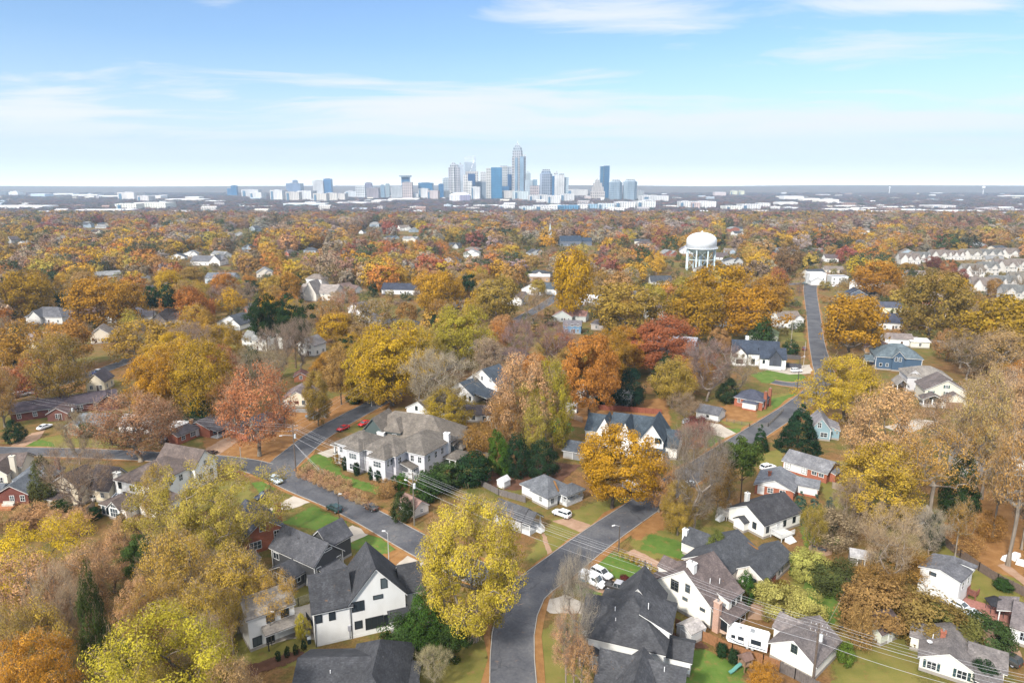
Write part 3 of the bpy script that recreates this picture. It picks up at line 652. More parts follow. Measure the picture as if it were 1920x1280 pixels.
    def deck(s, x0, y0, x1, y1, z, col=(.3, .2, .13), rail=None, name='deck', gap=None):
        mb = MB(); mb.box(x0, y0, 0 if z < 1 else z - .25, x1, y1, z)
        o = mb.build(name, M['wood'], s.root, color=col)
        if rail:
            r_ = MB()
            for (a, b_, c, d) in ((x0, y0, x1, y0), (x0, y0, x0, y1), (x1, y0, x1, y1)):
                if gap and (a, b_, c, d) == gap: continue
                r_.tube((a, b_, z + .95), (c, d, z + .95), .05, n=4); r_.tube((a, b_, z + .15), (c, d, z + .15), .04, n=4)
                L = math.hypot(c - a, d - b_); n = max(2, int(L / .25))
                for i in range(n + 1): f = i / n; px, py = a + (c - a) * f, b_ + (d - b_) * f; r_.box(px - .03, py - .03, z, px + .03, py + .03, z + .95)
            r_.build('railing', M['paint'], o, color=rail)
            if z > .9:
                
                for px, py in ((x0 + .1, y0 + .1), (x1 - .1, y0 + .1)): ps = MB(); ps.box(px - .08, py - .08, 0, px + .08, py + .08, z - .25); ps.build('deck_post', M['wood'], o, color=col)
    def steps(s, x, y, w, top, n=5, rot=0.0, col=(.7, .7, .68), run=.28, rail=None):
        mb = MB()
        for i in range(n): mb.box(-w / 2, -run * (n - i), 0, w / 2, -run * (n - i - 1), top * (i + 1) / (n + 1))
        o = mb.build('steps', M['paint'], s.root, (x, y, 0), rot, col)
        if rail:
            r_ = MB()
            for sx in (-w / 2, w / 2):
                r_.tube((sx, -run * n, .95), (sx, 0, top + .95), .045, n=4)
                for i in range(n + 1): zz = top * (1 - i / n); r_.box(sx - .03, -run * i - .03, max(zz - .2, 0), sx + .03, -run * i + .03, zz + .95)
            r_.build('stair_railing', M['paint'], o, color=rail)
    def skylight(s, x, y, z, w, d, tilt, rz=0.0):
        mb = MB(); mb.box(-w / 2, -d / 2, 0, w / 2, d / 2, .12); o = mb.build('skylight', M['glass'], s.root, (x, y, z), rz); o.rotation_euler = (tilt, 0, rz)
        f = MB(); [f.box(*q) for q in ((-w / 2 - .1, -d / 2 - .1, 0, w / 2 + .1, -d / 2, .16), (-w / 2 - .1, d / 2, 0, w / 2 + .1, d / 2 + .1, .16), (-w / 2 - .1, -d / 2, 0, -w / 2, d / 2, .16), (w / 2, -d / 2, 0, w / 2 + .1, d / 2, .16))]
        f.build('skylight_frame', M['paint'], o, color=(.75, .77, .8))
    def pipe(s, x, y, z, h=.7, col=(.7, .7, .7)):
        mb = MB(); mb.tube((x, y, z - .4), (x, y, z + h), .07, n=6); mb.build('vent_pipe', M['metal'], s.root, color=col)
    def corners(s, wi, col=None, z0=.1):
        x0, y0, x1, y1, h = s.wings[wi]
        for x, y in ((x0, y0), (x1, y0), (x0, y1), (x1, y1)):
            sx = -1 if x == x0 else 1; sy = -1 if y == y0 else 1; mb = MB()
            mb.box(min(x + sx * .03, x - sx * .14), min(y + sy * .03, y - sy * .14), z0, max(x + sx * .03, x - sx * .14), max(y + sy * .03, y - sy * .14), h - .08)
            mb.build('corner_board', M['paint'], s.root, color=col or s.trim)
    def panel(s, wi, face, u0, u1, z0, z1, col, mat='siding', name='wall_panel'):
        x0, y0, x1, y1, hh = s.wings[wi]; mb = MB(); w = u1 - u0; mb.box(0, -.035, z0, w, -.002, z1)
        p, rz = {'f': ((x0 + u0, y0, 0), 0), 'b': ((x1 - u0, y1, 0), math.pi), 'r': ((x1, y0 + u0, 0), math.pi / 2), 'l': ((x0, y1 - u0, 0), -math.pi / 2)}[face]
        mb.build(name, M[mat], s.root, p, rz, col)
    def gable(s, wi, rise, col, mat='siding'):
        x0, y0, x1, y1, h = s.wings[wi]; mb = MB(); xm = (x0 + x1) / 2
        mb.loft([(x0 + .1, y0 - .04, h), (x1 - .1, y0 - .04, h), (x1 - .1, y0 - .003, h), (x0 + .1, y0 - .003, h)], [(xm - .02, y0 - .04, h + rise - .1), (xm + .02, y0 - .04, h + rise - .1), (xm + .02, y0 - .003, h + rise - .1), (xm - .02, y0 - .003, h + rise - .1)])
        mb.build('gable_siding', M[mat], s.root, color=col)
    def done(s):
        if s.W.f: s.W.build('wall', M[s.wall], s.root, color=s.wc)
        s.Rf.build('roof', M['roof'], s.root, color=s.rc)
        if s.T.f: s.T.build('roof_trim', M['paint'], s.root, color=s.trim)
        if s.Fd.f: s.Fd.build('foundation', M['brick' if s.wall == 'brick' else 'stucco'], s.root, color=s.base if s.wall != 'brick' else s.wc)
        return s
HOUSES = []
CHAR = (.05, .051, .056); GREY = (.10, .10, .11); BROWN = (.115, .09, .08); DKBR = (.055, .045, .045); TAUPE = (.125, .11, .095); BLUEGR = (.10, .125, .14); NAVYR = (.035, .045, .062)
CREAM = (.72, .68, .58); TAN = (.55, .45, .32); RBRICK = (.34, .115, .065); DBRICK = (.17, .06, .045); LGREY = (.50, .50, .52)
# ---- foreground and middle houses, each from its own corner points
h = House('white_farmhouse', 'large white farmhouse with a steep front gable, black windows and charcoal roof', (592.7, 1212), (764, 1172), rc=CHAR, frame=BLACK, short='white black-windowed farmhouse', base=(.7, .7, .68))
h.wing(0, 0, 6, 8.6, 6.5, 'gx', 4.1); h.wing(5.6, -.02, 15.2, 8.8, 6.5, 'gy', 5.6); h.wing(15.2, 1.5, 18.6, 8, 5.6, 'gx', 3.2); h.wing(12.4, -1.3, 15.2, 0, 2.7, 'sf', .8)
h.win(0, 'f', [.75, 2.9], 4.4, .9, 1.7, 1, 1); h.win(1, 'f', [1.6], 5.0, 1.9, 1.7, 3, 1); h.win(1, 'f', [5.0], 6.5, 1.5, .6, 1, 1); h.win(1, 'f', [6.1], 8.3, .95, 1.7, 1, 1)
h.win(1, 'f', [1.5], 1.7, 1.1, 1.3, 1, 1); h.win(1, 'f', [4.2], 1.1, 2.9, 2.0, 3, 1); h.win(1, 'f', [6.3], 1.1, .8, 1.9, 1, 1); h.win(0, 'l', [2, 5], 4.0, .9, 1.5, 1, 1); h.corners(0); h.corners(1)
mb = MB(); mb.box(5.3, -.25, 1.7, 5.8, -.04, 2.6); mb.tube((5.55, -.1, .2), (5.55, -.1, 1.7), .05); mb.build('meter_box', M['metal'], h.root, color=(.3, .3, .33))

for x in (5.9, .06): mb = MB(); mb.tube((x, -.12, 0), (x, -.12, 6.3), .06); mb.build('downpipe', M['metal'], h.root, color=(.05, .05, .05))
h.done()
h = House('house', 'dark shingle roof of the single storey house at the bottom edge, white gutters', (566.7, 1234.6), (700, 1232), 7.3, rc=CHAR, short='dark roof at the bottom edge')
h.wing(-.3, -6.3, 11.5, 6.3, 3.8, 'gx', 3.4); h.wing(6.7, -9, 15.2, 7.2, 3.9, 'hip', 4.3); h.wing(12, -8, 16.6, 3, 3.6, 'sr', -.0 + .9); h.win(0, 'b', 4, 1, 1, 1.4); h.win(0, 'l', 3, 1, 1, 1.4)
h.pipe(4.5, -2, 6.2); h.pipe(6, -3.5, 5.2); h.done()
h = House('grey_house', 'charcoal grey sided house with white trim and a low rear wing', (508, 1019), (588, 1055), 5.6, wc=(.065, .066, .07), rc=(.075, .076, .084), short='charcoal sided house', base=(.32, .3, .28))
h.wing(0, 0, 12.7, 7, 5.0, 'gx', 3.0); h.wing(3.9, -3, 9.7, .1, 2.9, 'gy', 1.6); h.wing(3.5, 6.9, 9, 12.5, 4.7, 'gy', 2.6); h.wing(12.6, 1.2, 15.4, 5.2, 2.9, 'sr', .9, walls=False); h.posts([(15.1, 1.5), (15.1, 4.9)], 2.9); h.deck(12.7, 1.3, 15.2, 5.1, .5, (.22, .08, .05))
h.win(1, 'f', [.9, 1.9, 2.9, 3.9, 4.9], 1.4, .75, 1.1, 1, 2); h.win(1, 'r', [1.6], 1.5, .7, .8, 1, 1); h.win(0, 'r', [3.5], 6.6, 1.7, .35, 1, 1); h.win(0, 'f', [1.4], 2.8, 1.6, 1.3, 2, 1); h.win(0, 'r', [1, 6], 2.8, .9, 1.4); h.corners(0); h.corners(1); h.door(0, 'r', 2.6, 1.6, 2.2, .6, (.16, .06, .04)); [h.pipe(3 + 2.6 * i, 2.4, 7.2, .4, (.05, .05, .05)) for i in range(3)]; h.done()
h = House('brick_house', 'red brick house with a tall gable wall and narrow brick chimney', (456, 1008.5), (534, 984.6), 4.2, wall='brick', wc=RBRICK, rc=(.06, .065, .08), short='red brick gable house')
h.wing(0, 0, 8.6, 11, 3.9, 'gy', 3.1); h.win(0, 'f', [4.0], 4.5, 1.1, 1.4); h.win(0, 'f', [2.3], .9, 2.3, 1.6, 3, 2); h.win(0, 'f', [6.8], 2.2, 1, 1.5); h.win(0, 'l', 3, 1, 1, 1.4); h.chimney(8.9, 4.2, 1.1, .8, 7.4); h.done()
h = House('white_house', 'big white two storey house with brown shingle roof and a sunroom with arched windows', (215.6, 897), (277, 910), 6.2, rc=BROWN, short='white house with arched sunroom', wc=(.78, .77, .73))
h.wing(0, 0, 11, 15, 6.0, 'hip', 3.2); h.wing(0, 12, 12.5, 19, 6.0, 'gx', 3.4); h.wing(2.2, -6, 10.2, .1, 2.9, 'hip', 1.7); h.wing(5.3, -6.5, 8.7, -2.5, 3.0, 'gy', 1.5); h.wing(10.9, -3, 16, 4, 2.4, 'sr', -0 + .9)
h.win(0, 'f', [1.4], 4.0, .9, 1.5, 1, 2, BLACK); h.win(0, 'f', [5.4], 3.9, 1.6, 1.4, 2, 2); h.win(0, 'f', [9.7], 3.7, .8, 1.7); h.win(0, 'r', [6, 9], 3.8, 1, 1.5); h.win(1, 'r', [3.5], 5.5, .9, 1.3); h.win(1, 'r', [1.5, 5.2], 2.4, 1, 1.5)
h.win(3, 'f', [1.7], .7, 2.3, 2.0, 3, 2); h.win(3, 'f', [1.7], 3.0, 1.5, .7, 3, 1); h.win(2, 'f', [.8, 2.1], .5, 1.0, 2.0, 1, 1, glass=(.05, .04, .05)); h.win(2, 'r', [1.2], 1.6, .6, .6, 1, 1)
h.chimney(-.5, 1.0, 1.6, 1.0, 7.2, 0, 'stucco', (.72, .69, .62)); h.chimney(11.6, 1.0, 1.6, 1.2, 7.4, 0, 'siding', (.13, .16, .19)); h.skylight(3.9, -3.4, 4.05, .6, 1.2, .42); h.skylight(5.0, -3.2, 4.1, .6, 1.2, .42); h.skylight(13.6, .2, 2.95, .6, 1.3, 0, 0.2); h.skylight(14.5, .2, 2.8, .6, 1.3, 0, .2); h.corners(2); h.done()
h = House('tan_house', 'tan two storey gabled house with a very dark roof and a tree in front', (102, 943), (150, 950), wc=(.66, .58, .44), rc=DKBR, short='tan house with dark roof')
h.wing(0, 0, 7.6, 6.2, 5.2, 'gy', 2.4); h.wing(7, 3.2, 13.4, 10.8, 3.5, 'gx', 4.2); h.wing(.3, -2, 4.6, .02, 2.2, 'sf', .8); h.win(0, 'f', [1.6, 5], 3.5, .9, 1.2); h.win(0, 'r', [3.4], 3.4, 1.2, 1.4); h.win(1, 'f', [4.3], 1.4, .9, 1.2); h.win(1, 'r', [2.6], 4.2, .8, 1.1); h.win(1, 'r', [4.9], 4.2, .8, 1.1, fc=(.3, .5, .8)); h.done()
h = House('brick_house', 'low dark brick house with slate blue roof and white gable trim beside a wooden deck', (-5, 946), (55, 944), wall='brick', wc=DBRICK, rc=(.115, .125, .14), short='dark brick house by the wooden deck')
h.wing(0, 0, 7.3, 6.5, 2.7, 'gy', 2.1); h.wing(.8, 6, 9, 12.5, 3.6, 'hip', 3.0); h.wing(-3, 1, .1, 6, 2.5, 'gx', 1.2); h.win(0, 'f', [3.6], .8, .9, 1.4); h.win(0, 'f', [6], .8, .9, 1.4); h.deck(-4, -3.4, 5.2, -.1, .5, (.36, .15, .07)); h.chimney(8.6, 11, .9, .9, 6.9, 0, 'brick', DBRICK)
mb = MB(); mb.box(2.3, -2.0, .5, 4.9, -1.2, 1.0); mb.box(2.3, -1.35, 1.0, 4.9, -1.2, 1.45); mb.build('bench', M['wood'], h.root, color=(.55, .52, .46)); h.done()
h = House('cream_house', 'cream house at the left edge with a tall cream chimney', (-25, 915), (18, 912), wc=CREAM, rc=BROWN, short='cream house at the left edge')
h.wing(0, 0, 5, 8, 3.6, 'gy', 2); h.wing(-4, 5, 6, 12, 3.4, 'gx', 2.2); h.chimney(5.6, 2.5, 1.2, .9, 7.2, 0, 'stucco', (.6, .55, .45)); h.win(0, 'f', [3.5], 1.2, .9, 1.4, fc=WHITE); h.win(0, 'r', 2, 1.3, .9, 1.3); h.done()
h = House('grey_mansion', 'long pale grey two storey house with many hipped taupe roofs on the corner lawn', (634, 873), (740, 901), wc=(.55, .54, .57), rc=TAUPE, short='pale grey many-roofed house')
h.wing(0, .3, 9.5, 9, 6.7, 'hip', 2.9, .6); h.wing(9, .6, 19.7, 10, 6.7, 'hip', 3.0, .6); h.wing(14.5, 5, 25.6, 19.5, 6.6, 'hip', 3.2, .6); h.wing(4.6, -1.4, 9.2, 4, 6.5, 'hip', 2.2, .6); h.wing(13.6, -2.4, 18.6, 5, 6.5, 'hip', 2.4, .6)
h.wing(-2.2, .8, .1, 6.5, 5.6, 'hip', 1.1, .6, walls=False); h.posts([(-1.9, 1.1), (-1.9, 6.2), (-.6, 1.1)], 5.7, .16); h.deck(-2, 1, 0, 6.3, .4, (.4, .4, .42)); h.wing(-2.1, 1, 0, 6.3, 2.8, 'sl', .5, .3, walls=False)
h.wing(19.6, 2.6, 23.2, 8.2, 3.0, 'sr', -0 + 1.0, .4, walls=False); h.posts([(22.9, 2.9), (22.9, 5.4), (22.9, 7.9)], 3.0, .14); h.deck(19.8, 2.8, 23.2, 8, .7, (.6, .6, .6), rail=WHITE); h.wing(25.6, 13.5, 29.6, 19.5, 2.9, 'hip', 1.0, .4, walls=False); h.posts([(29.3, 13.8), (29.3, 19.2), (27.5, 13.8)], 2.9, .13); h.deck(25.7, 13.6, 29.5, 19.4, .5, (.3, .28, .26))
for wi, us in ((3, [2.3]), (4, [2.5])):
    h.win(wi, 'f', us, 4.0, 2.4, 1.5, 3, 2, WHITE); h.win(wi, 'f', us, 1.0, 2.4, 1.5, 3, 2, WHITE)
h.win(0, 'f', [1.2, 3.4], 4.2, .9, 1.5); h.win(0, 'f', [1.2, 3.4], 1, 1, 1.7); h.win(1, 'f', [2.2], 4.2, .9, 1.5); h.win(1, 'f', [3.4], 1.0, 1.0, 1.8); h.win(4, 'r', [1.2, 2.6, 4.0], 4.1, .8, 1.6, 1, 2); h.win(1, 'r', [1.6], 4.1, 1.2, 1.6); h.win(2, 'r', [2, 5, 8, 11.5], 4.1, 1.0, 1.6); h.win(2, 'r', [2.5, 5], 1.0, 1.1, 1.8); h.win(2, 'f', [7.2, 9.6], 4.1, 1.0, 1.6); h.win(2, 'f', [7.2], 1.0, 1.8, 1.8, 3, 2)
mb = MB(); [mb.box(x0, y0 - .03, 3.35, x1, y0 - .003, 3.65) for x0, y0, x1 in ((4.6, -1.42, 9.2), (13.6, -2.43, 18.6), (9.3, .57, 13.5), (0, .27, 4.5))]; mb.build('belt_course', M['paint'], h.root, color=WHITE); h.corners(3); h.corners(4); h.corners(0); h.done()
h = House('green_mansion', 'large dark green sided house under a high taupe hip roof, with a white chimney', (680, 862), (745, 872), 3, wc=(.075, .098, .095), rc=(.145, .125, .105), trim=(.10, .12, .12), frame=(.05, .06, .06), short='dark green gabled mansion')
h.wing(-7, 11, 19, 25, 6.0, 'hip', 5.2, .6); h.wing(-5.6, 10.4, .2, 19, 7.6, 'gy', 3.3, .5); h.wing(.1, 11.2, 5.2, 18.5, 7.4, 'hip', 3.0, .5); h.wing(11.5, 13, 20.5, 24.6, 5.2, 'hip', 3.2, .6); h.wing(18, 15, 22.4, 23, 3.6, 'hip', 2.2, .5)
h.win(1, 'f', [4.2], 5.2, 1.1, 1.4, fc=BLACK); h.win(2, 'f', [3.4], 5.0, 1.1, 1.8, 2, 2, WHITE); h.win(3, 'r', 3, 2.5, 1.2, 1.8, fc=WHITE); h.win(0, 'f', [20, 23], 2.5, 1.4, 1.8); h.chimney(-.1, 10.0, 2.2, .9, 7.2, 0, 'stucco', (.66, .66, .63)); h.chimney(19.6, 11.4, 1.5, 1.2, 9.0, 0, 'stucco', (.66, .66, .66)); h.done()
h = House('white_bungalow', 'small white bungalow with leaf streaked grey hip roof and stairs to a corner porch', (1028, 952), (1078, 931), rc=(.115, .12, .13), short='white bungalow with leafy roof')
h.wing(0, .3, 7.6, 9.4, 2.9, 'hip', 2.7, .5); h.wing(-.6, -.4, 2.6, 5, 2.85, 'hip', 1.6, .5); h.wing(3.6, -2.6, 9.2, 1.2, 2.9, 'hip', 1.4, .5, walls=False); h.wing(3.6, -1.0, 7, 1, 2.7, 'flat', 0); h.posts([(9, -2.4), (9, .8), (6.6, -2.4), (3.9, -2.4)], 2.95, .1, z0=.8); h.deck(3.7, -2.5, 9.1, .9, .8, (.6, .6, .6), rail=WHITE, gap=(9.1, -2.5, 9.1, .9)); h.steps(9.15, -.9, 1.6, .8, 4, math.pi / 2, rail=WHITE)
h.win(0, 'l', [6.5], 1.2, .8, 1.2); h.win(1, 'l', [3.0], 1.2, .8, 1.3); h.win(1, 'f', [1.5], 1.0, .9, 1.4); h.win(3, 'f', [1, 2.3], 1.1, .9, 1.4); h.win(0, 'l', [8.4], 1.2, .8, 1.1)
mb = MB(); mb.loft([(3.0, -.1, 3.35), (3.5, -.15, 3.25), (4.7, 2.6, 4.65), (4.2, 2.7, 4.75)], [(3.0, -.1, 3.45), (3.5, -.15, 3.35), (4.7, 2.6, 4.75), (4.2, 2.7, 4.85)]); mb.build('roof_leaves', M['leafpile'], h.root); h.done()
h = House('cottage', 'narrow white cottage with dark roof and white front stairs behind the big yellow tree', (982, 1001), (1006, 985), wc=(.5, .5, .5), rc=(.075, .075, .08), short='cottage with white front stairs')
h.wing(0, .8, 4.8, 8.5, 2.9, 'gy', 1.9, .4); h.wing(.2, -1.5, 4.6, .9, 2.9, 'gy', 1.6, .4, walls=False); h.posts([(.4, -1.3), (4.4, -1.3)], 2.95, .09, z0=.9); h.deck(.2, -1.5, 4.6, .7, .9, (.6, .6, .58), rail=WHITE, gap=(.2, -1.5, 4.6, -1.5)); h.steps(3.2, -1.5, 1.4, .9, 5, 0, rail=WHITE); h.door(0, 'f', 2.4, z=.9); h.win(0, 'f', [1], 1.7, .8, 1.2); h.win(0, 'r', 3, 1.4, .9, 1.2); h.done()
h = House('white_garage', 'plain white garage with grey gable roof beside a fenced yard', (1305, 783), (1345, 791.7), cat='garage', rc=GREY, short='plain white garage')
h.wing(0, 0, 7.4, 6.2, 2.15, 'gx', 1.8, .25); h.win(0, 'f', [3.9], 1.1, .7, .7, 2, 2, BLACK); h.door(0, 'r', 1.2, .9, 2.0, .05, (.7, .7, .68)); h.done()
h = House('white_cottage', 'white cottage with black gable roof, small lean-to bay and white rear deck', (1383, 985), (1432, 1011), rc=(.05, .05, .055), short='white cottage with black roof', wc=(.78, .77, .72))
h.wing(-2.7, 0, 7.0, 12.2, 3.2, 'gy', 2.6, .3); h.wing(.2, -1.6, 3.0, .4, 2.2, 'gy', .8, .2); h.win(0, 'f', [7.2], 1.4, .9, 1.4, 2, 2, BLACK); h.win(0, 'r', [1.2, 6.8, 10], 1.3, .8, 1.3, fc=BLACK); h.door(0, 'r', 4.6, .9, 2.1, 1.0, (.5, .5, .5)); h.chimney(-1.9, 4.8, .9, .8, 5.9, 0, 'stucco', (.72, .72, .68))
h.deck(7.05, 2.2, 10, 6.4, 1.0, (.55, .55, .52), rail=WHITE); h.steps(10.1, 4.2, 2.2, 1.0, 5, math.pi / 2); h.deck(-5.6, -.5, -2.8, 4, 1.1, (.5, .45, .4), rail=(.6, .57, .5)); h.steps(-3.9, -.6, 1.3, 1.1, 6, 0, rail=(.6, .57, .5)); h.done()
h = House('brick_house', 'single storey red brick house with a white front gable and small brick chimney', (1417, 925), (1485, 939), wall='brick', wc=RBRICK, rc=(.15, .155, .17), short='brick house with white gable')
h.wing(-.3, 0, 8.6, 9, 2.5, 'gy', 1.9, .4); h.gable(0, 1.9, WHITE); h.wing(8.5, 4.6, 13.6, 8.6, 2.5, 'gx', 1.2, .3); h.panel(1, 'f', .1, 5.0, 0.56, 2.5, WHITE); h.panel(1, 'r', .1, 3.9, .56, 2.5, WHITE); h.panel(0, 'f', .6, 2.2, .2, 2.4, WHITE); h.win(0, 'f', [3.6, 6.4], 1.0, 1.2, 1.2, 2, 2, WHITE); h.win(0, 'r', [1.5, 3.2], 1.0, .8, 1.2); h.win(1, 'f', [2.6], 1.2, .7, 1.0); h.win(1, 'r', [1.8], 1.2, .7, 1.0); h.chimney(2.4, 3.6, .7, .7, 4.9); h.done()
h = House('ranch_house', 'grey roofed ranch house, half white siding and half red brick', (1467, 881), (1545, 905), wall='brick', wc=RBRICK, rc=(.17, .17, .18), short='half white half brick ranch')
h.wing(0, 0, 11.6, 8, 2.8, 'gx', 1.8, .4); h.panel(0, 'f', .2, 6.6, .56, 2.75, WHITE); h.win(0, 'f', [1.4, 5.8], 1.0, 1.2, 1.4, 2, 2, BLACK); h.win(0, 'f', [8.4, 10.2], 1.4, 1.2, .9, 2, 1); h.wing(11.6, 2, 13, 6, 2.2, 'sr', .4 - 0, .2); h.done()
h = House('cream_house', 'tall cream house with steep brown roof, white chimney and screened brick porch', (1210, 1112), (1332, 1178), wc=(.75, .72, .64), rc=(.12, .095, .09), frame=(.10, .10, .09), short='tall cream house with screened porch')
h.wing(2.4, 0, 14, 8.8, 4.1, 'gy', 4.5, .3); h.wing(0, .02, 2.6, 8.8, 2.9, 'sl', 1.35, .3); h.wing(.4, 3.2, 6.2, 6.8, 4.6, 'gx', 1.3, .2, zb=2.5); h.wing(13.6, 2.6, 15.6, 7, 5.0, 'sr', .5, .3, zb=2.8)
h.wing(14, .3, 17.2, 6.4, 2.6, 'sr', .9, .3, walls=False); h.posts([(16.9, .6), (16.9, 2.5), (16.9, 4.4), (16.9, 6.1), (15.5, .6)], 2.65, .09); h.deck(14.05, .4, 17, 6.3, .6, (.5, .36, .28)); h.chimney(15.0, .1, 1.1, .9, 5.6, 0, 'brick', (.46, .28, .2)); h.chimney(8.7, 1.3, 1.5, 1.0, 9.7, 4, 'stucco', (.75, .74, .7))
mb = MB(); mb.box(14.1, .42, .6, 14.4, .46, 2.6); mb.box(15.6, .42, .6, 16.8, .46, 2.5); mb.box(16.94, .7, .6, 16.97, 6.0, 2.5); mb.build('porch_screen', M['glass'], h.root)
h.win(1, 'f', [1.2], 1.3, .8, 1.2, 2, 3, glass=(.2, .15, .08)); h.win(0, 'f', [1.0], 1.4, .8, 1.2, 2, 3); h.win(0, 'f', [3.9], 3.8, 1.5, 1.9, 2, 3); h.win(0, 'f', [6.6], 4.7, .8, 1.4, 1, 3); h.win(0, 'f', [6.2], 2.9, .9, .45, 1, 1); h.win(0, 'f', [9.8], 2.6, .9, .45, 1, 1); h.win(3, 'r', [1.5, 3.2], 3.2, .8, 1.4); h.pipe(11.5, 3, 6.6); h.pipe(12.2, 5, 6.1)
mb = MB(); mb.tube((13.98, -.06, 0), (13.98, -.06, 4.1), .07); mb.build('downpipe', M['metal'], h.root, color=(.12, .11, .1)); h.corners(0, (.6, .58, .5)); h.done()
h = House('ell_house', 'L shaped pale house with a grey shingle roof and a leaf filled valley', (1378, 1063), (1432, 1085), 3, wc=(.68, .62, .56), rc=(.064, .067, .074), short='L shaped grey-roofed house')
h.wing(0, 0, 5.9, 12.2, 2.7, 'gy', 1.9, .35); h.wing(-9, -3.6, .3, 9.2, 2.75, 'gy', 2.7, .35); h.wing(-12.4, 2, -7.5, 7, 2.7, 'gx', 2.2, .3); h.win(0, 'f', [2.6], .9, 1.4, 1.2, 3, 1, WHITE, glass=(.5, .5, .5)); h.win(0, 'f', [3.9], .3, .9, 1.9, 1, 1, BLACK); h.win(0, 'r', [2.5, 4, 7.5], 1, .8, 1.4, fc=WHITE, shutter=(.03, .06, .06)); h.chimney(-12.7, 3.2, 1.0, .8, 4.9, 0, 'stucco', (.75, .73, .7)); h.deck(6, 1.8, 8.0, 5, .8, (.2, .07, .05), rail=(.2, .07, .05))
mb = MB(); mb.loft([(-4.0, 8.2, 4.85), (-3.4, 8.2, 4.6), (.6, 9.0, 3.1), (.4, 9.2, 3.2)], [(-4.0, 8.2, 5.1), (-3.4, 8.2, 4.9), (.6, 9.0, 3.35), (.4, 9.2, 3.4)]); mb.build('roof_leaves', M['leafpile'], h.root); h.done()
h = House('white_house', 'large white house with a dark many-ridged roof and shed dormer by the parked van', (1118, 1195), (1240, 1223), 5, rc=(.056, .057, .062), short='dark many-ridged roof house')
h.wing(-1.2, -.4, 10.6, 13, 5.2, 'hip', 4.8, .4); h.wing(-2.9, 2.2, 4, 9.6, 4.8, 'gx', 3.6, .35); h.wing(6.4, 3.2, 10.9, 9.6, 6.6, 'sr', 2.0, .35, zb=5); h.wing(1.2, 8, 8.8, 14.6, 5.8, 'gy', 4.2, .35); h.wing(10.6, 2.4, 14.4, 7.4, 2.8, 'gx', 1.3, .35); h.wing(-2.6, -1.4, .8, 2, 3.0, 'hip', 1.0, .3, walls=False); h.posts([(-2.3, -1.1), (-.2, -1.1)], 3.0)
h.win(2, 'f', [2.6], 5.4, .7, 1.1, 1, 1, BLACK); h.win(0, 'r', [2, 10], 2.8, 1, 1.5); h.win(1, 'l', [2, 5], 2.6, .9, 1.5); h.win(4, 'r', [2.4], 1, 1, 1.2); h.pipe(2.2, 3.4, 8.2); h.pipe(2.6, 2.0, 7.2); h.pipe(7.2, 5.2, 8.9); h.done()
h = House('white_house', 'white house with dark cross-gabled roof at the bottom edge below the shed dormer house', (1118, 1195), (1240, 1223), 5, rc=(.062, .063, .068), short='dark cross-gabled house at the bottom')
h.wing(2.3, -10, 14.2, -1.7, 4.4, 'gx', 3.2, .4); h.wing(4.3, -17, 12, -5, 4.4, 'gy', 4.1, .4); h.win(0, 'l', [2, 5], 1.5, 1, 1.5); h.win(0, 'r', [2, 5], 1.5, 1, 1.5); h.pipe(11.5, -6.8, 7.2); h.done()
h = House('cream_garage', 'cream gabled outbuilding with a brown roof and one square upper window beside the camper', (1443, 1231), (1526, 1275), cat='garage', wc=(.76, .74, .68), rc=(.15, .13, .125), frame=(.07, .10, .08), short='cream garage beside the camper')
h.wing(0, 0, 7.3, 8.6, 2.7, 'gy', 2.4, .35); h.wing(-1.6, 4.2, 3, 8.6, 2.7, 'gx', 1.5, .3); h.win(0, 'f', [3.8], 3.0, .9, 1.3, 2, 3); h.done()
h = House('cream_house', 'cream house with brown gable roof, dark shutters and short brick chimney, bottom right', (1722, 1255), (1830, 1290), wc=(.70, .69, .60), rc=(.145, .13, .125), short='cream house with dark shutters')
h.wing(0, 0, 7.3, 8.4, 2.6, 'gy', 1.9, .4); h.wing(6.5, 2.6, 11, 7.6, 2.6, 'gx', 1.6, .4); h.wing(-1.5, 5, 1.5, 9, 2.5, 'gx', 1.3, .3); h.wing(7.3, -2.6, 10.4, 2.6, 2.4, 'sr', .6, .3, walls=False); h.posts([(10.1, -2.3), (10.1, 2.3)], 2.4); h.win(0, 'f', [1.6, 5.6], .9, 1.2, 1.3, 2, 2, WHITE, shutter=(.03, .06, .065)); h.chimney(2.7, 4.4, .7, .7, 5.2); h.pipe(1.4, 4.2, 3.7)
mb = MB(); mb.lathe([(.05, 3.5), (.42, 3.9), (.40, 3.94), (.02, 3.6)], 12, 0, (1.0, 2.6)); mb.tube((1, 2.6, 3.1), (1, 2.6, 3.6), .04); mb.build('satellite_dish', M['metal'], h.root, color=(.6, .6, .6)); h.done()
h = House('white_building', 'square white two storey garage building with a low grey roof near the dark wooden fence', (1718.5, 1109), (1778, 1134), cat='garage', rc=(.12, .12, .13), short='square white garage building')
h.wing(0, 0, 6.6, 6.4, 5.3, 'gy', .9, .3); h.win(0, 'r', [1.9, 4.6], 3.2, .8, 1.3, 1, 2, (.6, .6, .6)); h.win(0, 'f', [2.2], 4.6, 1, .5, 1, 1, BLACK); h.deck(6.7, 4.6, 8.2, 6.2, 1.4, (.2, .08, .06), rail=(.2, .08, .06)); h.wing(4, 5.5, 6.9, 6.6, 6.0, 'sr', .1, .3, zb=5.2); h.done()
h = House('pale_garage', 'pale green gabled garage with a worn brown roof behind bare stems', (1606, 1183), (1648, 1210), cat='garage', wc=(.55, .56, .46), rc=(.14, .105, .10), short='pale green garage')
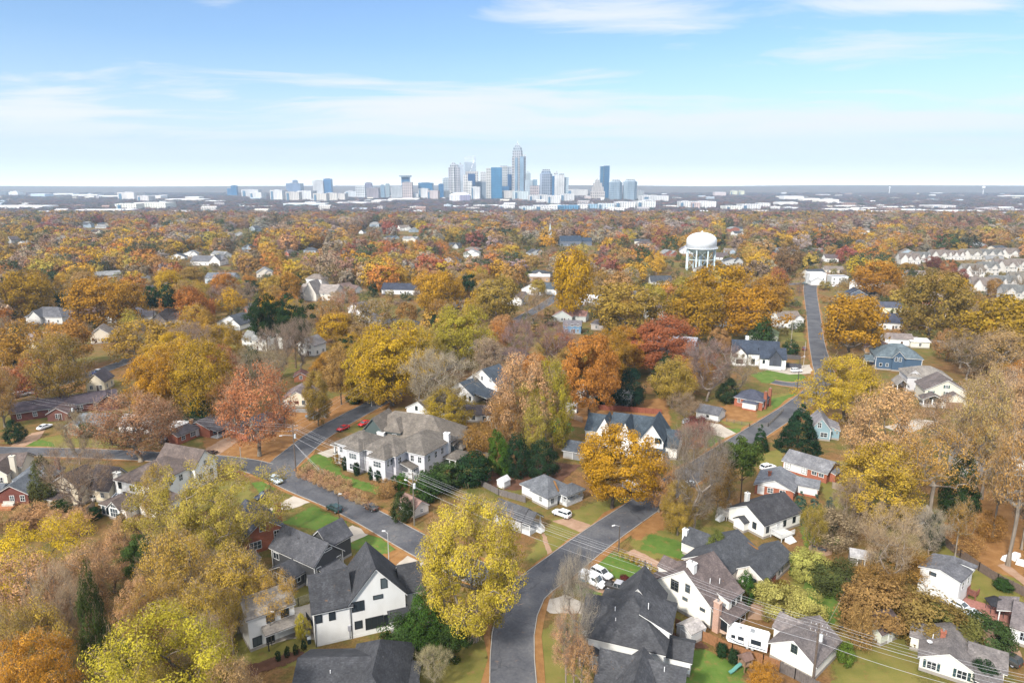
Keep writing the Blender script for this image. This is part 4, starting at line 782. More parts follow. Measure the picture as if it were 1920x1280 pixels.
h.wing(0, 0, 4.4, 5.0, 2.3, 'gy', 1.6, .3); h.panel(0, 'f', .8, 3.6, .05, 2.1, (.6, .6, .5)); h.door(0, 'r', 2.4, .9, 2, .05, (.6, .6, .55)); h.done()
h = House('garden_shed', 'grey garden shed with a low pale roof beside the dark shed dormer house', (1268, 1190), (1295, 1210), cat='shed', wc=(.48, .47, .46), rc=(.36, .33, .31), short='pale grey shed')
h.wing(0, 0, 3.3, 3.4, 1.9, 'gy', .8, .1); h.door(0, 'f', 1.65, 1.4, 1.7, .05, (.45, .44, .43)); h.done()
h = House('garden_shed', 'dark roofed blue grey playhouse shed with white double doors and wheels of bins', (1563, 1113), (1598, 1126), cat='shed', wc=(.22, .24, .26), rc=(.06, .06, .065), short='blue grey playhouse shed')
h.wing(0, 0, 3.6, 2.8, 2.3, 'gx', 1.3, .2); h.door(0, 'f', 1.8, 1.3, 1.8, .2, (.75, .75, .75)); h.win(0, 'f', [.6], 1.0, .5, .8, 1, 2, shutter=None); h.win(0, 'f', [3.0], 1.0, .5, .8, 1, 2); h.done()
h = House('garden_shed', 'grey metal carport shed with curved pale roof hidden in dark shrubs', (1593, 1058), (1633, 1065), cat='shed', wc=(.2, .18, .16), rc=(.32, .31, .31), short='grey shed in dark shrubs')
h.wing(0, 0, 4.6, 3, 1.9, 'gx', .8, .2); h.door(0, 'f', 2, 1.2, 1.6, .05, (.1, .09, .08)); h.done()
h = House('garden_shed', 'small white garden shed with a pale gable roof on the lawn', (932, 912), (948, 918), cat='shed', rc=(.52, .52, .52), short='small white garden shed')
h.wing(0, 0, 2.4, 2.4, 1.7, 'gy', .9, .12); h.door(0, 'f', 1.2, 1.0, 1.5, .05, (.74, .74, .72)); h.done()
h = House('garden_shed', 'brown roofed shed with a white end wall beside a power pole', (778, 972), (806, 960), cat='shed', wc=(.6, .55, .5), rc=(.19, .12, .10), short='brown roofed shed')
h.wing(0, 0, 4.0, 6, 2.1, 'gy', 1.4, .25); h.win(0, 'f', [2], 1.0, .7, .8); h.done()
h = House('garden_shed', 'weathered white shed with a grey roof among leafless branches on the right', (1684, 985), (1712, 998), cat='shed', wc=(.55, .52, .47), rc=(.22, .19, .16), short='weathered white shed')
h.wing(0, 0, 3.6, 6.5, 2.6, 'gy', 1.6, .3); h.door(0, 'f', 1.8, 1.4, 1.9, .05, (.5, .48, .45)); h.win(0, 'l', 2, 1.2, .7, .9); h.done()
h = House('white_house', 'white two storey house seen through trunks with tall porch and dark glazing', (1796, 893), (1905, 905), wc=(.66, .64, .60), rc=(.17, .15, .13), short='white house behind the tall trunks')
h.wing(0, 0, 7, 9, 5.6, 'gy', 2.4, .4); h.wing(6.6, 1, 14.5, 9, 5.6, 'gy', 2.6, .4); h.wing(7.4, -2.6, 14.5, 1, 3.0, 'flat', .2, walls=False); h.posts([(7.6, -2.4), (11, -2.4), (14.3, -2.4)], 3.0, .13); h.win(1, 'f', [2.2, 5.5], 3.6, 1.4, 1.5, 2, 2, (.15, .15, .14)); h.win(1, 'f', [2.6, 5.6], .6, 2.2, 2.0, 2, 1, WHITE); h.win(0, 'f', [2, 4.8], 3.6, .9, 1.4); h.win(0, 'f', [3.4], .6, 2.4, 1.6, 3, 1); h.door(0, 'f', 6, z=.5); h.done()
h = House('white_house', 'white house cut off by the right edge with a screened porch and red brick patio', (1893, 1204), (1935, 1218), wc=(.78, .79, .8), rc=(.15, .13, .13), short='white house at the right edge')
h.wing(0, 0, 9, 9, 3.0, 'gx', 2.2, .4); h.wing(-2.2, 5, .1, 9.5, 2.6, 'sl', .8, .3, walls=False); h.posts([(-2, 5.2), (-2, 7.2), (-2, 9.2)], 2.6, .08); h.deck(-7.5, 4.5, -.1, 10, .35, (.33, .15, .12), name='patio'); h.win(0, 'f', [1.6], 1.2, .8, 1.3, fc=(.5, .55, .6)); h.win(0, 'l', 2, 1.2, .9, 1.3); h.done()
h = House('white_outbuilding', 'white outbuilding with black windows, balcony and outside stair behind yellow leaves', (470, 1222), (540, 1195), rc=(.2, .18, .16), frame=BLACK, short='white outbuilding with balcony')
h.wing(0, 0, 7.6, 6.5, 6.0, 'gx', 2.0, .3); h.wing(2.2, -1.8, 8.2, .02, 3.1, 'sf', .6, .2, walls=False); h.posts([(2.5, -1.6), (7.9, -1.6)], 3.1, .08, BLACK); h.win(0, 'f', [1.2], .8, 1.3, 1.5, 2, 1); h.win(0, 'f', [3.3], .3, 1.2, 2.1, 2, 1); h.win(0, 'f', [3.6, 6], 4.2, 1.2, 1.3, 2, 1); h.win(0, 'r', [3], 4.0, 1.2, 1.3, 2, 1); h.deck(7.7, -1.6, 10, 1.5, 1.6, (.25, .2, .16), rail=BLACK); h.done()
h = House('grey_shed', 'low grey shed with white framed openings among yellow branches', (441, 1086), (489, 1066), cat='shed', wc=(.25, .24, .23), rc=(.13, .12, .12), short='low grey shed')
h.wing(0, 0, 5.4, 3.4, 2.2, 'sf', .7, .2); h.win(0, 'f', [3.0, 4.2], .7, .8, 1.1, 2, 2); h.door(0, 'f', 1.1, .9, 1.9, .1, (.3, .3, .3)); h.done()
h = House('long_brick_house', 'low brick house with a dark roof, long white eave and shaded side porch', (403, 822), (473, 791), wall='brick', wc=RBRICK, rc=(.085, .075, .08), short='long brick house with side porch')
h.wing(0, 1.8, 15.5, 11, 2.9, 'gx', 1.6, .5); h.wing(-8, 6, .1, 11.5, 2.7, 'gx', 1.3, .4); h.wing(0, -1.2, 7, 1.9, 2.5, 'sf', .5, .3, walls=False); h.posts([(.3, -1), (3.5, -1), (6.7, -1)], 2.5, .09); h.deck(.1, -1.1, 6.9, 1.7, .4, (.4, .4, .4)); h.win(0, 'f', [9, 12.5], 1.1, 1.2, 1.3, 2, 2); h.win(0, 'f', [2, 5], .9, 1.4, 1.5, 2, 2); h.win(1, 'f', [5.6], .9, 1.8, 1.3, 3, 2); h.door(1, 'f', 7.3, z=.3, col=(.6, .6, .6)); h.win(1, 'f', [2.0], 1, 1.2, 1.2); h.chimney(-.6, 8.2, 1.0, .8, 5.1, 0, 'brick', (.5, .26, .12)); h.done()
h = House('brick_cottage', 'small brick cottage with dark blue roof and white porch roofs behind the red tree', (463, 828), (562, 792), wall='brick', wc=(.36, .12, .07), rc=NAVYR, short='brick cottage with navy roof')
h.wing(0, 0, 4.6, 8, 2.7, 'hip', 1.6, .5); h.wing(4.6, 2.4, 15.5, 10, 2.9, 'hip', 1.9, .5); h.wing(1.2, -1.6, 5, .1, 2.5, 'sf', .4, .3, walls=False); h.posts([(1.5, -1.4), (4.7, -1.4)], 2.5, .1); h.wing(11, .4, 15, 2.4, 2.5, 'sf', .4, .3, walls=False); h.posts([(11.2, .6), (14.8, .6)], 2.5, .1); h.win(0, 'f', [1.0], .9, .9, 1.3); h.door(0, 'f', 3, z=.3, col=(.6, .6, .6)); h.win(1, 'f', [4, 8.6], 1.0, 1.3, 1.3, 2, 2); h.win(1, 'r', [2, 5.5], 1.0, 1.2, 1.3); h.deck(1.2, -1.6, 5, 0, .3, (.5, .5, .5)); h.done()
h = House('tan_house', 'tan cottage with a plain front gable behind a low grey fence', (530, 764), 3, wc=(.68, .60, .46), rc=(.16, .13, .13), short='tan cottage behind grey fence')
h.wing(0, 0, 9.8, 11, 3.0, 'gy', 2.6, .35); h.win(0, 'f', [2.6, 7.2], 1.0, .9, 1.4, fc=(.2, .22, .24)); h.win(0, 'f', [4.9], 1.3, 1.2, .9, 2, 1, (.4, .15, .1)); h.door(0, 'f', .9, z=.3, col=(.7, .66, .6)); h.done()
h = House('white_barnhouse', 'white house with a broad front gable and dark brown roof behind the green mansion', (763, 783), (811, 794), rc=(.09, .075, .07), short='white gabled house with brown roof')
h.wing(0, 0, 10, 16, 3.6, 'gy', 2.8, .35); h.wing(9, 4, 16.5, 12, 3.0, 'gx', 2.0, .35); h.win(0, 'f', [4.2], 3.4, .9, 1.3, fc=BLACK); h.chimney(17.2, 6, 1.0, .9, 4.4, 0, 'stucco', (.12, .14, .16)); h.win(0, 'r', 3, 1.2, 1, 1.3); h.done()
h = House('white_cottage', 'low white cottage with dark brown roof beside the pale grey many-roofed house', (862, 790), -8, rc=(.085, .07, .07), short='low white brown-roofed cottage')
h.wing(0, 0, 11, 7, 2.6, 'gx', 1.9, .35); h.win(0, 'f', [4.5, 8.2], .9, 1.0, 1.3, fc=BLACK); h.win(0, 'r', [2, 5], .9, .9, 1.2, fc=(.1, .25, .3)); h.wing(-3, 1, .1, 6, 2.6, 'gx', 1.5, .3); h.done()
h = House('white_house', 'tall white house with steep slate blue gable roof and a lower front gable', (840, 745), -38, rc=(.055, .068, .085), wc=(.74, .73, .72), short='white house with slate gables')
h.wing(0, 0, 12, 9, 3.0, 'gy', 3.6, .3); h.wing(2, 8.5, 16, 18, 5.4, 'gy', 4.6, .3); h.wing(11.9, 1, 17.5, 8.5, 2.8, 'sr', .8, .3, walls=False); h.posts([(17.2, 1.3), (17.2, 8.2)], 2.8, .13, (.1, .06, .05)); h.win(0, 'f', [3.4], 1.2, 1.2, 1.5, 2, 2, (.2, .3, .3)); h.win(0, 'f', [8.4, 10.6], 1, .8, 1.4, fc=BLACK); h.win(1, 'f', [3, 7, 11], 6.2, 1, 1.4); h.win(0, 'f', [6], 3.8, 1, 1.2); h.done()
h = House('brick_bungalow', 'brown roofed brick bungalow half hidden by pink-tinged bare branches', (922, 675), -14, wall='brick', wc=(.2, .09, .065), rc=(.11, .075, .075), short='brown roofed brick bungalow')
h.wing(0, 0, 13, 9, 2.8, 'hip', 2.2, .5); h.wing(9, -5, 17, 2, 2.7, 'gy', 2.2, .4); h.win(0, 'f', [2, 5], .9, 1.6, 1.3, 3, 2); h.win(1, 'f', [2.2, 5.6], .9, 1.1, 1.3); h.door(0, 'f', 7, z=.3); h.done()
h = House('white_stucco_house', 'white stucco house with three tall front gables and blue-black roofs', (1092, 838), -21, wall='stucco', wc=(.76, .73, .68), rc=(.05, .065, .08), frame=BLACK, short='three-gabled white stucco house')
h.wing(0, 3, 8, 13, 4.4, 'gx', 3.4, .3); h.wing(3.5, 1.6, 8.4, 8, 4.3, 'gy', 4.6, .12); h.wing(7.6, 1, 20, 13, 5.2, 'gx', 4.0, .3); h.wing(10, -2.6, 15.6, 6, 3.6, 'gy', 6.2, .12); h.wing(17.2, -2.0, 23.4, 10, 5.6, 'gy', 4.4, .3); h.wing(20, 0, 27, 12, 3.4, 'gx', 3.0, .3)
h.win(1, 'f', [2.3], 3.3, .8, 1.4, 1, 2); h.win(3, 'f', [1.5], 3.4, .8, 1.4, 1, 2); h.win(4, 'f', [2], 3.2, 1, 1.6, 2, 2); h.win(4, 'f', [4.9], 5.0, 1.8, 1.5, 2, 1, (.12, .2, .22)); h.win(4, 'f', [2.4, 4.8], .6, 1.3, 2.2, 2, 1); h.wing(17, -4.2, 24, -1.9, 2.9, 'sf', .4, .2, walls=False); h.posts([(17.3, -3.9), (20.4, -3.9), (23.6, -3.9)], 2.9, .22, (.75, .73, .68)); h.win(4, 'r', [2, 5], 3.4, 1, 1.5); h.done()
h = House('garage', 'dark roofed garage with a white eave tucked behind orange leaves', (1056, 858), -24, cat='garage', wc=(.3, .3, .3), rc=(.07, .08, .095), short='dark garage by the orange oak')
h.wing(0, 0, 7, 7, 2.4, 'gx', 1.6, .4); h.door(0, 'f', 4, 2.4, 2, .05, (.2, .2, .2)); h.done()
h = House('garden_shed', 'small white open shed by a wooden fence corner in the back garden', (1046, 772), -18, cat='shed', rc=(.5, .48, .45), short='white open shed by the fence')
h.wing(0, 0, 4.4, 2.6, 2.0, 'sf', .5, .2); h.wing(4.8, 0, 6.4, 2.4, 3.0, 'flat', .1); h.win(1, 'f', [.8], 1.6, .9, 1.0, 1, 1, BLACK); h.door(0, 'f', 2.2, 1.6, 1.7, .05, (.1, .08, .07)); h.done()
h = House('red_brick_house', 'compact red brick house with slate roof, two brick chimneys and a white bay', (1376, 760), (1427, 770), wall='brick', wc=RBRICK, rc=(.065, .07, .095), short='compact brick house with white bay')
h.wing(0, 0, 9.6, 8, 3.2, 'hip', 2.6, .4); h.wing(3.6, -2.2, 8.2, .1, 2.5, 'hip', .8, .3); h.panel(1, 'f', .05, 4.55, .56, 2.5, WHITE); h.panel(1, 'r', .05, 2.2, .56, 2.5, WHITE); h.win(1, 'f', [1, 2.3, 3.6], 1.0, .9, 1.2, 1, 2, WHITE); h.win(0, 'f', [1.6], 1.5, .9, 1.4, fc=WHITE); h.win(0, 'r', [1.2, 3.4, 6], 1.2, .9, 1.4); h.chimney(9.7, 2.6, 1.0, .8, 6.0); h.chimney(9.8, 7.0, .9, .8, 6.2); h.done()
h = House('modern_house', 'white painted house with steep black roof and one dark shingled front gable', (1374, 690), -13, wall='stucco', wc=(.78, .78, .74), rc=(.042, .052, .072), trim=(.07, .08, .095), frame=BLACK, short='white house with dark front gable')
h.wing(0, 5, 18.6, 14, 5.6, 'gx', 4.4, .4); h.wing(10.6, 0, 20.6, 9, 5.0, 'gx', 3.4, .4); h.wing(14, -.7, 18.8, 6, 5.4, 'gy', 3.0, .5); h.panel(2, 'f', .06, 4.75, 2.0, 5.4, (.07, .075, .095)); h.gable(2, 3.0, (.07, .075, .095)); h.wing(.2, 3.6, 5.6, 9, 5.2, 'gy', 2.8, .5)
h.win(2, 'f', [2.4], 5.6, .9, 1.1); h.win(2, 'f', [2.2], 2.6, .9, 1.5, 1, 2); h.win(1, 'f', [1.4], 2.8, .8, 1.4); h.win(3, 'f', [2.7], 1.2, 2.8, 1.8, 3, 2, (.35, .3, .2)); h.win(0, 'f', [8.4], 1.0, 1.3, 2.2, 2, 2); h.chimney(6.0, 11, 1.2, 1.2, 11.4, 8, 'stucco', (.78, .78, .76)); h.win(3, 'f', [1.4, 4], 4.2, .8, 1.1); h.done()
h = House('blue_house', 'deep blue house with slate grey roof and white trimmed gable bay', (1640, 692), -17, wc=(.055, .095, .15), rc=BLUEGR, short='deep blue house')
h.wing(0, 0, 17, 13, 5.6, 'hip', 4.6, .5); h.wing(6, -.9, 10.2, 5, 6.0, 'gy', 2.4, .5); h.win(1, 'f', [1.3, 2.8], 4.2, .9, 1.6, 1, 2); h.win(0, 'f', [2.0, 4.4], 1.6, .9, 1.2, 1, 1); h.wing(-3, 3, .1, 9, 2.8, 'gx', 1.6, .4, walls=False); h.posts([(-2.7, 3.3), (-2.7, 8.7)], 2.8); h.win(0, 'l', [2.5, 10], 3.6, 1, 1.5); h.corners(0); h.done()
h = House('grey_house', 'pale grey two storey house with brown hip roof, dormer and side porch', (1699, 733), -15, wc=(.52, .51, .52), rc=(.20, .18, .16), short='pale grey hip-roofed house')
h.wing(0, 0, 14, 11, 5.7, 'hip', 3.2, .5); h.wing(-3.6, -1, .1, 5.4, 2.7, 'gy', 1.8, .4, walls=False); h.posts([(-3.3, -.7), (-.2, -.7), (-3.3, 5)], 2.7, .13); h.wing(.8, 1, 4, 6, 6.6, 'gy', 1.3, .3, zb=5); h.win(0, 'f', [3.4, 6.2], 3.5, 1, 1.5); h.win(0, 'f', [3.4], 1.0, 1.2, 1.5); h.win(0, 'l', [2, 6], 1.2, 1, 1.6); h.win(3 - 1, 'f', [1.6], 6.0, .9, .8); h.corners(0); h.done()
h = House('craftsman_house', 'cream craftsman house with wide front gable, green shutters and columned porch', (1731, 757), -14, wc=(.60, .57, .48), rc=(.12, .10, .095), short='cream house with green shutters')
h.wing(0, 0, 13, 10, 5.3, 'gy', 3.8, .5); h.wing(-1.4, -3.6, 5.2, .1, 2.8, 'gy', 1.6, .4, walls=False); h.posts([(-1.1, -3.3), (1.6, -3.3), (4.9, -3.3)], 2.8, .16); h.wing(4.6, -3, 12.6, .1, 2.7, 'gy', 2.4, .4); h.deck(-1.3, -3.5, 4.5, 0, .5, (.4, .38, .36)); h.win(0, 'f', [2, 6.8, 8.6], 3.5, .9, 1.4, shutter=(.02, .08, .07)); h.win(0, 'f', [6.5], 6.2, .8, 1.0, shutter=(.02, .08, .07)); h.door(0, 'f', 2.2, z=.5, col=(.05, .1, .09)); h.panel(2, 'f', 1.4, 6.6, .05, 2.2, (.25, .16, .1), name='garage_door'); h.done()
h = House('pale_blue_house', 'pale blue cottage with steep white trimmed gable by the big dark conifer', (1519, 823), (1545, 826), wc=(.22, .32, .36), rc=(.2, .19, .2), short='pale blue gabled cottage')
h.wing(0, 0, 5.4, 10, 3.6, 'gy', 3.2, .35); h.wing(5.3, 2, 8, 9, 3.0, 'sr', 1.0, .3); h.win(0, 'f', [2.2], 4.0, .9, 1.5); h.win(0, 'f', [3.6], 1.2, 1.8, 1.3, 2, 2); h.corners(0); h.done()
# ---- middle distance: simpler houses, still one by one
def simple(name, A, rz, L, D, hh, roof, rise, wc, rc, label, short, wing2=None, wall='siding', wins=3, cat='house', chim=None, frame=WHITE, two=False, front=None):
    h = House(name, label, A, rz, wc=wc, rc=rc, wall=wall, cat=cat, short=short, frame=frame)
    h.wing(0, 0, L, D, hh, roof, rise, .4)
    if wing2: h.wing(*wing2)
    if wins:
        h.win(0, 'f', wins, 1.0, 1.0, 1.4)
        if two: h.win(0, 'f', wins, 3.7, 1.0, 1.4)
        h.win(0, 'r', 2, 1.0, 1.0, 1.4); h.win(0, 'l', 2, 1.0, 1.0, 1.4)
    if cat == 'house': h.door(0, 'f', L * .62, z=.3)
    if chim: h.chimney(*chim)
    return h.done()
W_ = WHITE
simple('brick_ranch', (22, 792), 33, 30, 9, 3, 'gx', 2.0, DBRICK, (.075, .06, .07), 'very long low brick ranch with a dark roof and white windows', 'long dark brick ranch', (24, -3, 30, 3, 3.2, 'gy', 2, .4), 'brick', 7, chim=(14, 8, 1.2, .9, 6.4))
simple('tan_cottage', (164, 735), 8, 6.2, 8, 3.8, 'gy', 3.0, (.70, .62, .48), (.08, .07, .08), 'tan gabled cottage standing near the side street with the blue car', 'tan cottage by the side street', wins=2)
simple('green_house', (142, 812), 2, 9, 8, 2.7, 'gx', 2.2, (.36, .38, .30), (.15, .17, .19), 'grey-green bungalow with white trimmed windows and slate roof', 'grey-green bungalow', (-2.2, -2, 3, 3, 2.7, 'gy', 1.6, .4), wins=3)
simple('brick_cottage', (90, 790), 10, 6, 6, 2.6, 'gy', 1.8, (.2, .085, .065), (.13, .09, .085), 'tiny brick gabled entrance cottage beside the long dark ranch', 'tiny brick gable cottage', wall='brick', wins=1)
simple('white_house', (224, 812), -4, 10, 8, 2.8, 'gx', 2, (.62, .58, .54), (.3, .26, .24), 'pale house hidden behind the tan bare-limbed tree', 'pale house behind the tan tree', wins=3)
simple('white_carport', (318, 815), 4, 4.4, 4, 2.4, 'sf', .4, (.6, .62, .62), (.6, .6, .6), 'small white carport at the end of the brick house lawn', 'small white carport', cat='carport', wins=0)
simple('brick_outhouse', (552, 716), 12, 5, 5, 2.2, 'gy', 1.4, (.42, .16, .08), (.14, .07, .06), 'small orange brick outbuilding in the dark grove', 'orange brick outbuilding', wall='brick', wins=1, cat='outbuilding')
simple('grey_house', (50, 607), -4, 21, 12, 4, 'hip', 4.6, (.62, .60, .58), (.11, .11, .12), 'white house with a broad slate hip roof and twin gables at the left', 'twin gabled house at the left', (3, -2, 10, 4, 4.2, 'gy', 3.4, .5), wins=4)
simple('brown_house', (150, 600), 6, 14, 10, 3.2, 'gx', 3, (.5, .44, .4), (.11, .075, .07), 'low brown roofed house under tall golden oaks at the left', 'brown roofed house on the left', wins=3)
simple('white_house', (200, 606), 14, 19, 10, 4, 'gy', 5.0, (.74, .72, .68), (.12, .11, .12), 'white house with steep dark roof and sloping white rake at the left', 'white steep-raked house', (16, -1, 24, 8, 3.2, 'gx', 2, .4), wins=3)
simple('taupe_house', (284, 612), 4, 22, 12, 3.6, 'hip', 5.2, (.55, .47, .42), (.17, .14, .13), 'brown hip roofed house with a dark front gable among golden trees', 'brown hip-roofed house', (2, -2.5, 9, 5, 3.4, 'gy', 4, .4), wins=4)
simple('cream_house', (171, 645), 20, 8, 11, 4.6, 'gy', 3, (.66, .58, .46), (.2, .17, .15), 'cream gabled house peeking through orange leaves at the left', 'cream gable in orange leaves', wins=2)
simple('white_house', (52, 655), 0, 12, 9, 5.2, 'gx', 2, (.72, .68, .64), (.2, .16, .15), 'white tall house mostly hidden by pale orange branches at the far left', 'tall white house far left', wins=4, two=True)
simple('brick_white_house', (358, 498), -6, 30, 14, 4.2, 'gx', 4.4, (.70, .68, .66), (.12, .12, .13), 'white house with red brick base and three roof gables on a green lawn', 'white gabled house on the far lawn', (20, -2, 30, 8, 5, 'gy', 5, .4), wins=5)
simple('grey_house', (385, 532), -3, 22, 12, 4.4, 'gx', 3.2, (.42, .47, .5), (.13, .14, .16), 'grey-blue house with a plain slate roof behind golden oaks', 'grey-blue house behind oaks', wins=4, two=True)
simple('stucco_house', (560, 562), -12, 26, 16, 5, 'gx', 4.5, (.60, .56, .50), (.24, .21, .19), 'large grey stucco house with a tall pointed front gable', 'stucco house with pointed gable', (6, -4, 15, 8, 5, 'gy', 8, .3), wins=5, two=True)
simple('white_house', (622, 548), -32, 14, 10, 3.2, 'gy', 3.2, W_, (.13, .09, .08), 'white house with brown gable roof beside a driveway in the middle distance', 'white brown-gabled house', (10, 3, 20, 10, 3, 'gx', 2.4, .4), wins=3)
simple('long_white_building', (716, 552), -7, 27, 11, 3.6, 'gx', 3.6, (.72, .71, .70), (.045, .05, .07), 'long white building with a navy roof in front of a golden round tree', 'long white navy-roofed building', wins=5)
simple('white_house', (653, 590), -38, 11, 9, 4, 'gy', 3.4, W_, (.09, .09, .1), 'white steep gabled house beside a bare pinkish tree', 'white gable by the pinkish tree', wins=2, two=False)
simple('white_house', (672, 606), -30, 9, 8, 3, 'gy', 2.2, W_, (.12, .11, .11), 'small white gabled annex in front of the steep white gable', 'small white annex', wins=2)
simple('white_house', (455, 655), -20, 14, 9, 5, 'gx', 3, (.66, .66, .62), (.2, .2, .19), 'white two storey house under the flat topped dark pines', 'white house under the pines', (9, 6, 18, 14, 6, 'gy', 4, .3), wins=4, two=True)
simple('white_house', (560, 665), -24, 9, 8, 5, 'gy', 3, (.68, .67, .63), (.2, .18, .17), 'white gabled house behind the leafless dark grove', 'white gable behind the grove', wins=2, two=True)
simple('white_house', (978, 552), -22, 15, 10, 4, 'gy', 4, W_, (.06, .075, .09), 'white house with slate roofs and a tall red chimney near the golden tree', 'white house with red chimney', (8, 4, 24, 13, 4.5, 'gx', 3.4, .4), wins=3, chim=(10, 2, 1.2, 1.0, 9.5))
simple('tan_block', (990, 528), -4, 17, 9, 4, 'gx', 1.4, (.42, .28, .18), (.5, .45, .42), 'tan brick house with a pale roof among trees beyond the golden tree', 'tan brick block house', wall='brick', wins=4)
simple('grey_house', (1036, 603), -18, 11, 12, 3.4, 'gy', 3, (.42, .44, .42), (.22, .12, .10), 'grey gabled house with red-brown roof beside the curved street', 'grey house with red-brown roof', (9, 4, 18, 12, 3.4, 'gx', 2.4, .4), wins=3)
simple('white_house', (1072, 573), -14, 9, 9, 2.8, 'gy', 2.4, W_, (.5, .5, .5), 'small white porch house beside dark roofs beyond the curved street', 'small white porch house', (8, 5, 18, 13, 3.4, 'gx', 2.4, .4), wins=2)
simple('blue_house', (1056, 625), -10, 9, 9, 4.4, 'gx', 1.6, (.12, .22, .33), (.14, .13, .14), 'blue sided house with white window frames behind grey bare crowns', 'blue house behind bare crowns', wins=3, two=True)
simple('dark_roof_house', (1108, 618), -20, 17, 11, 3.2, 'hip', 2.8, (.4, .36, .33), (.095, .085, .09), 'house with a dark brown hip roof left of the rust-red oak', 'dark roof by the rust-red oak', wins=3)
simple('navy_house', (1150, 690), -20, 8, 7, 3, 'gx', 2, (.1, .13, .18), (.05, .06, .08), 'navy sided house glimpsed through orange branches', 'navy house in orange branches', wins=2)
simple('grey_ranch', (1082, 752), -24, 19, 8, 3.2, 'gx', 1.8, (.42, .43, .36), (.28, .28, .27), 'pale grey ranch with a light roof behind two dark evergreens', 'pale ranch behind evergreens', wins=4)
simple('grey_house', (1256, 672), -24, 10, 15, 5.6, 'gx', 3, (.30, .34, .38), (.26, .27, .3), 'blue-grey two storey house right of the rust-red oak', 'blue-grey house by rust oak', (-14, -4, .2, 9, 4.6, 'gy', 4, .4), wins=3, two=True)
simple('green_roof_house', (1395, 640), -24, 15, 12, 3.4, 'gy', 3.4, (.42, .44, .34), (.14, .17, .09), 'mossy green roofed house with white chimney behind dark trees', 'mossy green-roofed house', wins=2)
simple('white_modern_block', (1517, 534), -6, 12, 11, 8.4, 'flat', .5, (.62, .62, .61), (.5, .5, .5), 'tall white flat topped house at the top of the street', 'white flat topped house', (0, -4, 9, 0.1, 3.6, 'gy', 2.6, .5), wins=3, two=True)
simple('white_duplex', (1558, 534), -8, 12, 11, 6.2, 'flat', .4, (.60, .60, .59), (.2, .2, .22), 'white boxy house with dark parapet right of the flat topped house', 'white boxy house', wins=3, two=True)
simple('navy_cottage', (1592, 560), -12, 11, 12, 3, 'gy', 3.0, (.10, .13, .18), (.05, .06, .085), 'navy cottage with white gable trim past the street corner', 'navy cottage at the corner', (8, 4, 18, 12, 3, 'gx', 2, .4), wins=3)
simple('cream_house', (1642, 590), -8, 14, 9, 4.6, 'gx', 2.4, (.72, .66, .46), (.07, .075, .1), 'cream house with a navy roof seen over the golden oak', 'cream house with navy roof', wins=3)
simple('white_navy_house', (1648, 618), -10, 11, 8, 4.0, 'gx', 4.0, (.70, .68, .66), (.05, .055, .08), 'white house with steep navy roof beside the golden oak', 'white steep navy-roofed house', wins=2)
simple('white_garage', (1658, 648), -12, 12, 7, 3.6, 'gx', 1.8, (.74, .74, .74), (.2, .17, .16), 'blank white walled house with a brown roof and a dark porch', 'blank white walled house', (11, 1, 15, 7, 3, 'gx', 1, .3), wins=0)
simple('orange_cottage', (1622, 662), -18, 11, 9, 2.8, 'gy', 2.4, (.55, .32, .15), (.14, .09, .085), 'orange cottage with a brown gable roof left of the deep blue house', 'orange gabled cottage', wins=1)
simple('cream_shed', (1707, 652), -12, 8, 5, 3, 'sf', .7, (.70, .68, .55), (.62, .62, .6), 'cream shed with a flat white roof behind a round green bush', 'cream flat-roofed shed', cat='shed', wins=1)
simple('garden_shed', (1757, 607), -14, 7, 5, 3, 'gx', 1.1, W_, (.6, .58, .56), 'white shed on the strip of lawn beyond the board fence', 'white shed on the far lawn', cat='shed', wins=0)
simple('green_cottage', (1830, 665), -20, 9, 8, 2.6, 'gy', 3.0, (.4, .42, .36), (.2, .2, .18), 'grey-green gable glimpsed among grey branches at the right', 'grey-green gable at the right', wins=1)
simple('white_house', (1275, 476), -8, 15, 12, 4, 'gy', 5, W_, (.2, .2, .23), 'white gabled house just left of the water tower legs', 'white gable by the water tower', wins=2)
simple('white_house', (1185, 560), -6, 12, 9, 3, 'gx', 2, (.7, .7, .7), (.2, .19, .19), 'white walled house glimpsed below the golden ridge of trees', 'white house under the golden ridge', wins=3)
simple('dark_church_hall', (1052, 462), 8, 26, 18, 6, 'gx', 6, (.14, .16, .2), (.035, .05, .075), 'big dark blue roofed hall in the wooded middle distance', 'dark blue roofed hall', (24, 4, 40, 17, 5, 'gx', 4.5, .4), wins=5)
